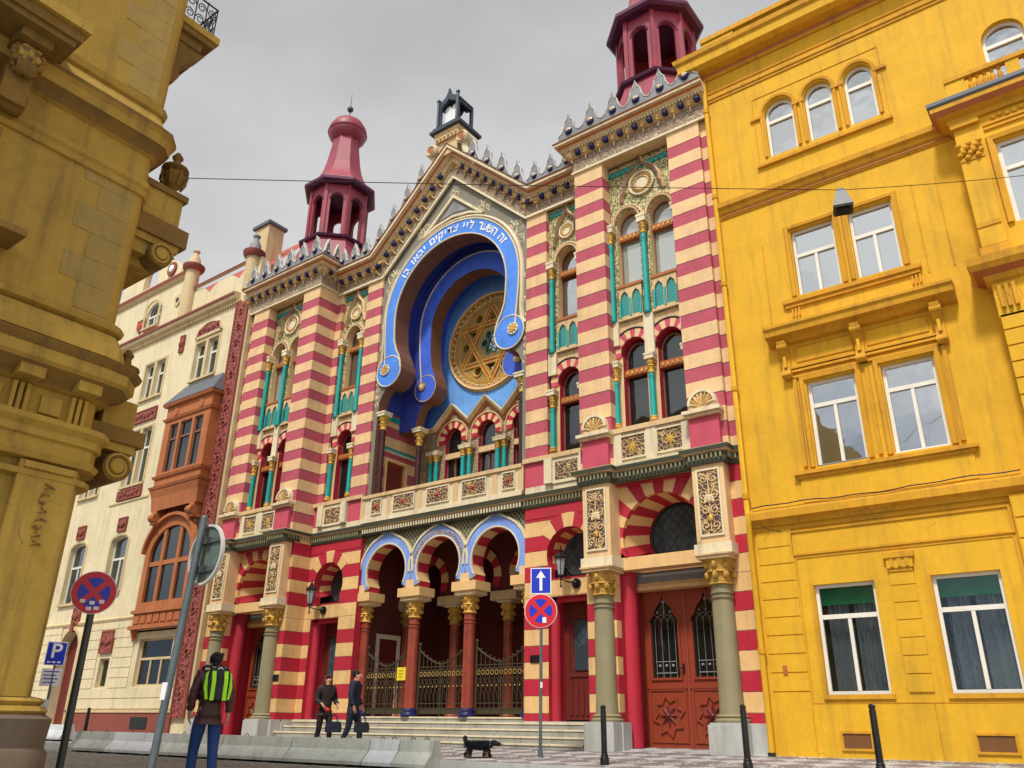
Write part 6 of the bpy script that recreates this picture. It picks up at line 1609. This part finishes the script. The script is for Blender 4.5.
b = B(); b.box(-8.22, -8.06, -5.1, -4.98, 1.0, 1.35, M['swhite']); b.box(-8.24, -8.04, -5.12, -4.96, .25, .62, M['black']); b.build('ticket_box', t, 0)
# bollards
def bollard(x, y, label):
    z0 = gz(y); t = empty('bollard', (x, y, z0), label, 'bollard', 'black bollards along the pavement edge')
    b = B(); b.lathe(x, y, [(.055, z0), (.05, z0 + .2), (.047, z0 + .84), (.040, z0 + .86), (.040, z0 + .875), (.05, z0 + .885), (.045, z0 + .915), (.02, z0 + .935)], 14, M['black']); b.build('post', t)
    b = B(); b.lathe(x, y, [(.075, z0), (.075, z0 + .10), (.060, z0 + .13), (.066, z0 + .15), (.05, z0 + .17)], 14, M['black']); b.build('collar', t)
bollard(7.56, -3.02, 'black bollard before the left column of the right doorway')
bollard(10.07, -3.02, 'black bollard nearest the downpipe of the yellow house')
bollard(11.98, -3.02, 'black bollard before the windows of the yellow house, rightmost of its row')
bollard(-9.6, -3.1, 'small dark bollard beyond the concrete barriers by the buff house')
# concrete barriers
def barrier(x0, x1, y, z0, label, m, h=.50, rot=0):
    t = empty('concrete_barrier', ((x0 + x1) / 2, y, z0), label, 'barrier', 'concrete road barriers in a row')
    b = B(); pr = [(-.30, z0 + .04), (-.30, z0 + .10), (-.27, z0 + .14), (-.12, z0 + .30), (-.08, z0 + h), (.08, z0 + h), (.12, z0 + .30), (.27, z0 + .14), (.30, z0 + .10), (.30, z0 + .04)]
    n = max(2, int((x1 - x0) / .5)); xs = [x0 + .012 + (x1 - x0 - .024) * k / n for k in range(n + 1)]
    b.sweep([(x, y) for x in xs], [(-o, z) for o, z in pr], m); o = b.build('barrier_block', t, 25)
    b = B()
    for q in (.22, .78): b.box(x0 + (x1 - x0) * q - .12, x0 + (x1 - x0) * q + .12, y - .29, y + .29, z0, z0 + .042, M['black'])
    b.build('barrier_foot', t, 0)
    b = B()
    for q in (.3, .7): b.tube([(x0 + (x1 - x0) * q + .06 * cos(a), y, z0 + h - .01 + .05 * sin(a)) for a in [PI * k / 6 for k in range(7)]], .008, 5, M['black'])
    b.build('lifting_loop', t)
bx = [4.45, 3.58, 2.79, .46, -1.95, -4.37, -6.63, -8.6]
labs = ['short concrete barrier block at the right end of the row', 'bluish short concrete barrier second from the right end', 'concrete barrier behind the walking couple and before the steps', 'concrete barrier just right of the man with the green backpack',
        'concrete barrier hidden partly behind the man with the green backpack', 'pale concrete barrier behind the leaning grey pole', 'concrete barrier between the two near sign poles, left end of the main row']
for k in range(7): barrier(bx[k + 1], bx[k], -3.75, gz(-3.75), labs[k], M['concw'] if k in (1, 5) else M['conc'])
barrier(-13.6, -11.2, -2.7, gz(-2.7), 'whitish concrete barrier set apart, beside the plinth of the mustard building', M['concw'], .45)
# wall lanterns
def lantern(x, y, z, sgn, label):
    t = empty('wall_lantern', (x, y, z), label, 'lantern', 'wall lanterns beside the loggia')
    b = B(); b.cyl((x, y, z), (x, y - .05, z), .12, .12, 16, M['black']); b.ball((x, y - .08, z), .07, M['black'], 10)
    b.tube([(x, y - .05, z), (x - .12, y - .28, z + .02), (x - .2, y - .38, z + .06)], .016, 6, M['black']); lx, ly = x - .2, y - .4
    b.cyl((lx, ly, z - .10), (lx, ly, z + .18), .015, .02, 8, M['black']); b.ball((lx, ly, z - .1), .03, M['black'], 8); b.build('bracket_arm', t)
    b = B(); b.lathe(lx, ly, [(.05, z + .14), (.075, z + .18), (.13, z + .52), (.15, z + .54)], 6, M['gglass']); b.build('glass_body', t, 20)
    b = B(); b.lathe(lx, ly, [(.16, z + .54), (.17, z + .58), (.10, z + .66), (.05, z + .70), (.05, z + .76), (.02, z + .80), (.01, z + .88)], 6, M['black']); b.lathe(lx, ly, [(.08, z + .10), (.09, z + .14), (.06, z + .17)], 6, M['black'])
    for k in range(6):
        a = PI / 3 * k; b.tube([(lx + .078 * cos(a), ly + .078 * sin(a), z + .17), (lx + .135 * cos(a), ly + .135 * sin(a), z + .54), (lx + .175 * cos(a), ly + .175 * sin(a), z + .68)], .010, 5, M['black'])
    b.build('lantern_frame', t, 20)
lantern(4.62, .85, 4.04, 1, 'black wall lantern beside the right loggia arch'); lantern(-4.46, .85, 4.02, -1, 'black wall lantern beside the left side door')
# overhead cable and hanging lamp
b = B()
def sag(p, q, d, n=24):
    p, q = Vector(p), Vector(q); return [p + (q - p) * (k / n) - Vector((0, 0, d * 4 * (k / n) * (1 - k / n))) for k in range(n + 1)]
LP = (13.14, -5.0, 8.34)
b.tube(sag((6.3, -11.45, 7.64), LP, .02) + sag(LP, (16.56, .0, 10.36), .05)[1:], .006, 5, M['black'])
tag(b.build('overhead_cable', None), 'thin black cable strung over the street and carrying the hanging lamp', 'cable')
t = empty('hanging_street_lamp', LP, 'boxy grey street lamp hanging from the overhead cable before the yellow house', 'street lamp')
b = B(frame((13.14, -5.0, 8.0), (.3, -1)))
b.add([(-.07, -.07, .28), (.07, -.07, .28), (.07, .07, .28), (-.07, .07, .28), (-.14, -.14, .0), (.14, -.14, .0), (.14, .14, .0), (-.14, .14, .0)], [(0, 1, 2, 3), (0, 1, 5, 4), (1, 2, 6, 5), (2, 3, 7, 6), (3, 0, 4, 7)], M['zinc']); b.box(-.05, .05, -.05, .05, .28, .34, M['pole']); b.build('lamp_housing', t, 0)
b = B(frame((13.14, -5.0, 8.0), (.3, -1))); b.box(-.132, .132, -.132, .132, -.03, -.001, M['black']); b.box(-.09, .09, -.09, .09, -.05, -.031, M['dark']); b.build('lamp_glass', t, 0)
# yellow notice on the gate
b = B(); b.box(-1.60, -1.26, 1.235, 1.245, 1.98, 2.32, M['yel'])
for k in range(3): b.box(-1.54, -1.34 - .03 * k, 1.232, 1.2349, 2.22 - .08 * k, 2.235 - .08 * k, M['poledk'])
tag(b.build('yellow_notice', None, 0, org=(-1.43, 1.24, 2.15)), 'small yellow notice fixed to the left iron gate', 'notice')

# ---------------------------------------------------------------- people and dog
def skin(name, P, edges, m, parent=None, lvl=1, root=0, flat=None, cut=None):
    names = list(P); me = bpy.data.meshes.new(name + '_cage')
    me.from_pydata([P[n][:3] for n in names], [(names.index(a), names.index(c)) for a, c in edges], [])
    o = bpy.data.objects.new(name + '_cage', me); COL.objects.link(o)
    md = o.modifiers.new('s', 'SKIN'); md.use_smooth_shade = True
    for i, n in enumerate(names):
        r = P[n][3]; r = r if isinstance(r, tuple) else (r, r); me.skin_vertices[0].data[i].radius = r
    me.skin_vertices[0].data[root].use_root = True
    sd_ = o.modifiers.new('d', 'SUBSURF'); sd_.levels = lvl; sd_.render_levels = lvl
    dg = bpy.context.evaluated_depsgraph_get(); dg.update()
    r_ = bpy.data.meshes.new_from_object(o.evaluated_get(dg)); bpy.data.objects.remove(o); bpy.data.meshes.remove(me)
    r_.name = name; r_.materials.clear(); r_.materials.append(m)
    r_.polygons.foreach_set('use_smooth', [True] * len(r_.polygons)); r_.polygons.foreach_set('material_index', [0] * len(r_.polygons))
    ob = bpy.data.objects.new(name, r_); COL.objects.link(ob)
    if parent is not None: ob.parent = parent
    return ob
def loc_build(b, name, par):
    o = b.build(name, None, 35, org=(0, 0, 0)); o.parent = par; return o
def person(loc, yaw, J, h, label, top, legm, hairm, group=None, female=False, hip_w=.16, face=True):
    """J: joint offsets for a 1.75 m figure facing -y; scaled to height h"""
    k = h / 1.75
    t = empty('person', loc, label, 'person', group); t.rotation_euler = (0, 0, yaw); t.scale = (k, k, k)
    def p(n, r): return (*J[n], r)
    # continuous body
    E = [('pelvis', 'waist'), ('waist', 'chest'), ('chest', 'neck'), ('neck', 'head'), ('head', 'crown')]
    P = {'pelvis': p('pelvis', (.14, .11)), 'waist': p('waist', (.125, .10)), 'chest': p('chest', (.16, .115)), 'neck': p('neck', .058), 'head': p('head', (.078, .092)), 'crown': p('crown', (.060, .075))}
    for s_ in 'lr':
        P.update({s_ + 'sh': p(s_ + 'sh', .062), s_ + 'el': p(s_ + 'el', .046), s_ + 'wr': p(s_ + 'wr', .030), s_ + 'palm': p(s_ + 'palm', (.036, .022)), s_ + 'hip': p(s_ + 'hip', .088), s_ + 'kn': p(s_ + 'kn', .058), s_ + 'an': p(s_ + 'an', .040), s_ + 'toe': p(s_ + 'toe', .038)})
        E += [('chest', s_ + 'sh'), (s_ + 'sh', s_ + 'el'), (s_ + 'el', s_ + 'wr'), (s_ + 'wr', s_ + 'palm'), ('pelvis', s_ + 'hip'), (s_ + 'hip', s_ + 'kn'), (s_ + 'kn', s_ + 'an'), (s_ + 'an', s_ + 'toe')]
        w_, q_ = Vector(J[s_ + 'wr']), Vector(J[s_ + 'palm']); d = (q_ - w_).normalized(); side = Vector((0, 1, 0)) if abs(d.y) < .7 else Vector((1, 0, 0)); side = (side - d * side.dot(d)).normalized(); inw = Vector((-1 if J[s_ + 'wr'][0] > 0 else 1, 0, 0))
        for f in range(4):   # four fingers and a thumb
            b0 = q_ + side * (.028 - .0187 * f) + d * .022; L = (.060, .068, .062, .048)[f]
            a1 = b0 + d * L * .5 + inw * .006; a2 = b0 + d * L * .85 + inw * .028
            P[s_ + 'f%da' % f] = (*b0, .0095); P[s_ + 'f%db' % f] = (*a1, .0088); P[s_ + 'f%dc' % f] = (*a2, .0075)
            E += [(s_ + 'palm', s_ + 'f%da' % f), (s_ + 'f%da' % f, s_ + 'f%db' % f), (s_ + 'f%db' % f, s_ + 'f%dc' % f)]
        b0 = w_.lerp(q_, .45) + side * .036 + inw * .01; a1 = b0 + side * .018 + d * .035 + inw * .016
        P[s_ + 'ta'] = (*b0, .011); P[s_ + 'tb'] = (*a1, .0085); E += [(s_ + 'palm', s_ + 'ta'), (s_ + 'ta', s_ + 'tb')]
    body = skin('body', P, E, M['skin'], t)
    hd = Vector(J['head']); up = (Vector(J['crown']) - hd).normalized(); fd = J.get('look', Vector((0, -1, 0))); fd = (fd - up * fd.dot(up)).normalized(); rt = fd.cross(up)
    b = B()
    def hp(r, f, u): return hd + rt * r + fd * f + up * u
    b.tube([hp(0, .083, .045), hp(0, .105, .012), hp(0, .112, -.002), hp(0, .09, -.012)], [.008, .012, .014, .01], 8, M['skin'])
    for s_ in (-1, 1): b.ball(hp(s_ * .075, .0, .015), .02, M['skin'], 8, sx=.6, sz=1.5)
    loc_build(b, 'nose_and_ears', body)
    b = B()
    for s_ in (-1, 1): b.ball(hp(s_ * .031, .080, .030), .0085, M['swhite'], 8); b.ball(hp(s_ * .031, .0865, .030), .0042, M['hair'], 7)
    loc_build(b, 'eyes', body)
    b = B(); b.tube([hp(-.022, .088, -.040), hp(0, .094, -.043), hp(.022, .088, -.040)], .0055, 6, M['sred']); loc_build(b, 'mouth', body)
    b = B(); rnd = random.Random(4)
    c = hp(0, -.034, .068); b.ball(c, .094, hairm, 16, sx=.95, sy=.95, sz=.9)
    if female:
        for a in range(9):
            an = PI * .15 + PI * .7 * 2 * a / 8 * .72 - .1; x_, y_ = cos(an), sin(an)
            b.ball(hp(x_ * .07, -y_ * .07, -.01), .045, hairm, 8, sz=1.9)
        for a in range(5): b.ball(hp(-.06 + .03 * a, .045, .105), .028, hairm, 8)
    else:
        for a in range(26):
            an = rnd.uniform(0, 2 * PI); b.ball(hp(.068 * cos(an), -.045 + .055 * sin(an), rnd.uniform(.05, .13)), .027, hairm, 7)
        b.ball(hp(0, -.062, .0), .055, hairm, 10)
    loc_build(b, 'hair', body)
    # clothes
    cp = {'pelvis': p('pelvis', (.165, .135)), 'waist': p('waist', (.16, .13)), 'chest': p('chest', (.215, .155)), 'neck': (*(Vector(J['neck']) - Vector((0, 0, .03))), .070)}
    ce = [('pelvis', 'waist'), ('waist', 'chest'), ('chest', 'neck')]
    if top[1] == 'long':
        cp['hem'] = (J['pelvis'][0], J['pelvis'][1] + .02, J['pelvis'][2] - .26, (.18, .16)); ce.append(('pelvis', 'hem'))
    else:
        cp['hem'] = (J['pelvis'][0], J['pelvis'][1], J['pelvis'][2] - .04, (.165, .14)); ce.append(('pelvis', 'hem'))
    for s_ in 'lr':
        wv = Vector(J[s_ + 'wr']); ev = Vector(J[s_ + 'el'])
        cp.update({s_ + 'sh': p(s_ + 'sh', .094), s_ + 'el': p(s_ + 'el', .068), s_ + 'md': (*ev.lerp(wv, .5), .060), s_ + 'wr': (*ev.lerp(wv, .93), .050)}); ce += [('chest', s_ + 'sh'), (s_ + 'sh', s_ + 'el'), (s_ + 'el', s_ + 'md'), (s_ + 'md', s_ + 'wr')]
    jk = skin('jacket', cp, ce, top[0], t, lvl=2)
    dt = bpy.data.textures.new('cloth_folds', 'CLOUDS'); dt.noise_scale = .11
    for v in jk.data.vertices:   # soft cloth folds
        c_ = v.co; q = sin(c_.z * 38 + c_.x * 21 + sin(c_.y * 17) * 2) * sin(c_.z * 15 - c_.y * 25)
        v.co = c_ + v.normal * (.009 * q)
    bpy.data.textures.remove(dt)
    b = B(); nk = Vector(J['neck']); b.tube([nk + Vector((.075 * cos(a), .07 * sin(a) + .0, -.015 - .012 * sin(a))) for a in [2 * PI * i / 14 for i in range(14)]], .022, 7, top[0], True); loc_build(b, 'collar', t)
    tp = {'pelvis': p('pelvis', (.15, .12)), 'w': (J['pelvis'][0], J['pelvis'][1], J['pelvis'][2] + .08, (.14, .11))}; te = [('pelvis', 'w')]
    for s_ in 'lr':
        kn, an = Vector(J[s_ + 'kn']), Vector(J[s_ + 'an'])
        tp.update({s_ + 'hip': p(s_ + 'hip', .108), s_ + 'th': (*Vector(J[s_ + 'hip']).lerp(kn, .5), .092), s_ + 'kn': p(s_ + 'kn', .075), s_ + 'ca': (*kn.lerp(an, .5), .068), s_ + 'an': (*kn.lerp(an, .97), .062)}); te += [('pelvis', s_ + 'hip'), (s_ + 'hip', s_ + 'th'), (s_ + 'th', s_ + 'kn'), (s_ + 'kn', s_ + 'ca'), (s_ + 'ca', s_ + 'an')]
    skin('trousers', tp, te, legm, t)
    for s_ in 'lr':
        a_, q_ = Vector(J[s_ + 'an']), Vector(J[s_ + 'toe']); hl = a_ - (q_ - a_).normalized() * .06 * 1 + Vector((0, 0, -.02))
        skin('shoe', {'a': (a_.x, a_.y, a_.z, .052), 'h': (hl.x, hl.y, a_.z - .04, .045), 't': (q_.x, q_.y, q_.z, (.050, .042)), 'u': (*(q_ + (q_ - a_).normalized() * .05), (.04, .03))}, [('a', 'h'), ('a', 't'), ('t', 'u')], M['shoe'], t)
    return t
def joints(stride=.22, lean=0, arm_l=(0, 0), arm_r=(0, 0), look=None):
    J = {'pelvis': (0, 0, .96), 'waist': (0, -.01 - lean * .3, 1.12), 'chest': (0, -.01 - lean * .7, 1.33), 'neck': (0, -.01 - lean, 1.50), 'head': (0, -.03 - lean * 1.2, 1.60), 'crown': (0, -.02 - lean * 1.2, 1.675)}
    for s_, sg, st in (('l', 1, stride), ('r', -1, -stride)):
        J[s_ + 'hip'] = (sg * .095, 0, .90); J[s_ + 'kn'] = (sg * .10, -st * .75 - .05, .49 if st > 0 else .50)
        J[s_ + 'an'] = (sg * .10, -st * 1.15 + (.0 if st > 0 else .06), .085 if st > 0 else .13); J[s_ + 'toe'] = (sg * .115, -st * 1.15 - (.15 if st > 0 else .06), .045)
        a, c = arm_l if sg > 0 else arm_r
        J[s_ + 'sh'] = (sg * .185, -.01 - lean * .8, 1.43); J[s_ + 'el'] = (sg * .245, -a * .25 + .03 - lean * .4, 1.15)
        J[s_ + 'wr'] = (sg * (.255 - c * .06), -a * .55 - c * .2, .92 + c * .16); J[s_ + 'palm'] = (sg * (.25 - c * .08), -a * .6 - c * .27, .85 + c * .16)
    if look: J['look'] = Vector(look)
    return J
# walker with the green backpack, seen from behind, walking away to the left
yawm = math.atan2(-.35, 1) + PI      # facing away from the camera
zg = gz(-9.3)
man = person((5.42, -9.3, zg), rad(248), joints(.16, .02, (.05, .25), (-.10, .1)), 1.66, 'man seen from behind in a brown leather jacket and jeans, carrying a lime green backpack', (M['leather'], 'short'), M['jeans'], M['hair'])
pk = empty('backpack', man.location + Vector((0, 0, .92)), 'lime green and black backpack worn by the man in the brown jacket', 'backpack'); pk.rotation_euler = (0, 0, rad(248))
def local_skin(name, P, E, m, par, **k): return skin(name, P, E, m, par, **k)
b = B()
N = 12
def pack(b, sx_, sy_, z0, z1, yc, m, n=4.0, zs=10):
    P = []; F = []; seg = 22
    for j in range(zs + 1):
        t_ = j / zs; f = (1 - abs(2 * t_ - 1) ** 4) ** .35 * (1 - .18 * t_); f = max(f, .02)
        for i in range(seg):
            a = 2 * PI * i / seg; c_, s_ = cos(a), sin(a); rr = (abs(c_) ** n + abs(s_) ** n) ** (-1 / n)
            P.append((sx_ * rr * c_ * f, yc + sy_ * rr * s_ * f, z0 + (z1 - z0) * t_))
    for j in range(zs):
        for i in range(seg): F.append((j * seg + i, j * seg + (i + 1) % seg, (j + 1) * seg + (i + 1) % seg, (j + 1) * seg + i))
    F.append(tuple(range(seg))); F.append(tuple(range(zs * seg + seg - 1, zs * seg - 1, -1))); b.add(P, F, m)
pack(b, .165, .085, .10, .56, .26, M['packb']); pack(b, .135, .05, .12, .40, .33, M['packb'])
o = b.build('bag_body', None, 40); o.parent = pk
b = B()
for sx_, wd in ((-.075, .024), (.075, .024), (0.0, .018)):
    pts = [(sx_ * 1.0, .372 if zz < .40 else .352 - (zz - .40) * .35, zz) for zz in [.13 + .05 * k for k in range(8)]]
    for (x0_, y0_, z0_), (x1_, y1_, z1_) in zip(pts, pts[1:]):
        b.add([(x0_ - wd, y0_ + .012, z0_), (x0_ + wd, y0_ + .012, z0_), (x1_ + wd, y1_ + .012, z1_), (x1_ - wd, y1_ + .012, z1_), (x0_ - wd, y0_ - .02, z0_), (x0_ + wd, y0_ - .02, z0_), (x1_ + wd, y1_ - .02, z1_), (x1_ - wd, y1_ - .02, z1_)], [(0, 1, 2, 3), (0, 4, 7, 3), (1, 5, 6, 2), (0, 1, 5, 4), (2, 3, 7, 6)], M['lime'] if sx_ else M['packb'])
for s_ in (-1, 1): b.tube([(s_ * .13, .34, .14), (s_ * .155, .31, .28), (s_ * .14, .27, .44), (s_ * .06, .28, .53)], [.02, .025, .025, .015], 8, M['lime'])
b.tube([(-.04, .31, .50), (0, .33, .525), (.04, .31, .50)], .008, 6, M['swhite'])
o = b.build('lime_panels', None, 0); o.parent = pk
b = B()
for s_ in (-1, 1): b.tube([(s_ * .10, .20, .54), (s_ * .13, .10, .55), (s_ * .14, -.02, .545), (s_ * .15, -.13, .46), (s_ * .15, -.15, .30), (s_ * .155, -.06, .16), (s_ * .15, .16, .13)], .020, 7, M['packb'])
b.tube([(-.03, .22, .55), (0, .23, .60), (.03, .22, .55)], .010, 6, M['packb'])
o = b.build('strap', None, 30); o.parent = pk
# couple by the steps
zc = gz(-2.6)
person((1.0, -2.7, zc), rad(118), joints(.14, .01, (.12, .3), (.1, .2)), 1.68, 'man in a long dark navy coat walking with a bag, before the loggia steps', (M['coat'], 'long'), M['coat'], M['hair'])
person((.36, -2.95, zc), rad(75), joints(.12, .01, (.15, .9), (.1, .9)), 1.58, 'woman with auburn hair in a dark jacket, left of the man in the navy coat', (M['coatb'], 'short'), M['coatb'], M['hairr'], female=True)
def handbag(x, y, z, lab, m, s_=1):
    t = empty('handbag', (x, y, z), lab, 'bag'); b = B()
    b.T = Matrix.Translation((x, y, z)) @ Matrix.Rotation(rad(30), 4, 'Z') @ Matrix.Scale(s_, 4)
    P = []; 
    b.plate([(-.19, -.13), (.19, -.13), (.20, 0), (.16, .13), (-.16, .13), (-.20, 0)], [], -.07, .07, m); o = b.build('bag_body', t, 30)
    b2 = B(b.T)
    for yy in (-.05, .05): b2.tube([(-.10, yy, .12), (-.08, yy, .24), (0, yy, .30), (.08, yy, .24), (.10, yy, .12)], .011, 6, m)
    b2.build('handle', t)
handbag(1.36, -2.75, zc + .50, 'black handbag hanging at the right side of the man in the navy coat', M['packb'], .8)
handbag(.74, -3.0, zc + .50, 'dark blue handbag hanging between the walking couple', M['coat'], .85)
b = B(); b.ball((.62, -3.10, zc + .84), .06, M['sred'], 12, sz=.8); b.tube([(.58, -3.12, zc + .87), (.62, -3.14, zc + .90), (.66, -3.10, zc + .87)], .010, 6, M['sred']); tag(b.build('red_purse', None, org=(.62, -3.10, zc + .84)), 'small red purse in the hand of the auburn haired woman', 'purse')
# dog
zd = gz(-2.75); dg_ = empty('dog', (4.62, -2.75, zd), 'small shaggy black dog trotting to the right in front of the steps', 'dog'); dg_.rotation_euler = (0, 0, rad(28)); dg_.scale = (1.05, 1.35, .80); 
P = {'loin': (-.13, 0, .29, (.095, .115)), 'belly': (.0, 0, .26, (.10, .12)), 'chestd': (.14, 0, .27, (.10, .125)), 'neck': (.23, 0, .33, .068), 'head': (.30, 0, .34, (.075, .075)), 'snout': (.37, 0, .305, .050), 'nose': (.41, 0, .295, .036), 'rump': (-.21, 0, .30, .07), 'tail1': (-.26, 0, .38, .045), 'tail2': (-.27, 0, .45, .05), 'tail3': (-.24, 0, .49, .04)}
E_ = [('loin', 'belly'), ('belly', 'chestd'), ('chestd', 'neck'), ('neck', 'head'), ('head', 'snout'), ('snout', 'nose'), ('loin', 'rump'), ('rump', 'tail1'), ('tail1', 'tail2'), ('tail2', 'tail3')]
for s_, sg, st in (('l', 1, .05), ('r', -1, -.05)):
    P.update({s_ + 'fs': (.15, sg * .06, .22, .045), s_ + 'fe': (.14 + st * .4, sg * .065, .13, .03), s_ + 'fw': (.15 + st, sg * .065, .06, .026), s_ + 'fp': (.17 + st, sg * .065, .022, .024),
              s_ + 'hh': (-.19, sg * .06, .22, .052), s_ + 'hk': (-.14 - st * .6, sg * .07, .16, .036), s_ + 'ho': (-.24 - st, sg * .065, .09, .026), s_ + 'hp': (-.22 - st, sg * .065, .022, .025), s_ + 'ht': (-.19 - st, sg * .065, .018, .02)})
    E_ += [('chestd', s_ + 'fs'), (s_ + 'fs', s_ + 'fe'), (s_ + 'fe', s_ + 'fw'), (s_ + 'fw', s_ + 'fp'), ('loin', s_ + 'hh'), (s_ + 'hh', s_ + 'hk'), (s_ + 'hk', s_ + 'ho'), (s_ + 'ho', s_ + 'hp'), (s_ + 'hp', s_ + 'ht')]
bd = skin('body', P, E_, M['fur'], dg_)
b = B(); rnd = random.Random(9)
for k in range(1500):
    x = rnd.uniform(-.24, .24); a = rnd.uniform(-.4, PI + .4); r_ = .105; c = Vector((x, r_ * cos(a), .285 + r_ * 1.05 * sin(a))); n_ = Vector((-.3, cos(a), sin(a) * .6 - .6)).normalized(); u = Vector((1, 0, 0))
    u = Vector((rnd.uniform(-1, 1), rnd.uniform(-.4, .4), 0)); b.add([c - u * .014, c + u * .014, c + n_ * rnd.uniform(.05, .10)], [(0, 1, 2)], M['fur'])
for k in range(700):
    an = rnd.choice([(.15, .06), (.15, -.06), (-.2, .06), (-.2, -.06)]); z_ = rnd.uniform(.06, .2); c = Vector((an[0] + rnd.uniform(-.03, .03), an[1] + rnd.uniform(-.03, .03), z_)); b.add([c, c + Vector((.025, 0, 0)), c + Vector((rnd.uniform(-.03, .03), rnd.uniform(-.03, .03), -.06))], [(0, 1, 2)], M['fur'] if rnd.random() < .7 else M['furt'])
o = b.build('shaggy_coat', None, 0); o.parent = dg_
for s_ in (-1, 1):
    b = B(); b.ball((.285, s_ * .058, .355), .034, M['fur'], 8, sx=.7, sy=.4, sz=1.5); o = b.build('ear', None); o.parent = dg_
b = B(); b.ball((.425, 0, .312), .014, M['black'], 8); 
for s_ in (-1, 1): b.ball((.352, s_ * .03, .365), .009, M['gglass'], 6)
o = b.build('nose_and_eyes', None); o.parent = dg_
b = B(); b.ball((.385, 0, .285), .028, M['furt'], 8, sx=1.3); o = b.build('muzzle_patch', None); o.parent = dg_
b = B(); b.tube([(.215 + .0 * a, .075 * cos(a), .325 + .075 * sin(a)) for a in [2 * PI * i / 14 for i in range(14)]], .010, 6, M['swhite'], True); o = b.build('dog_collar', None); o.parent = dg_
bpy.context.view_layer.update()
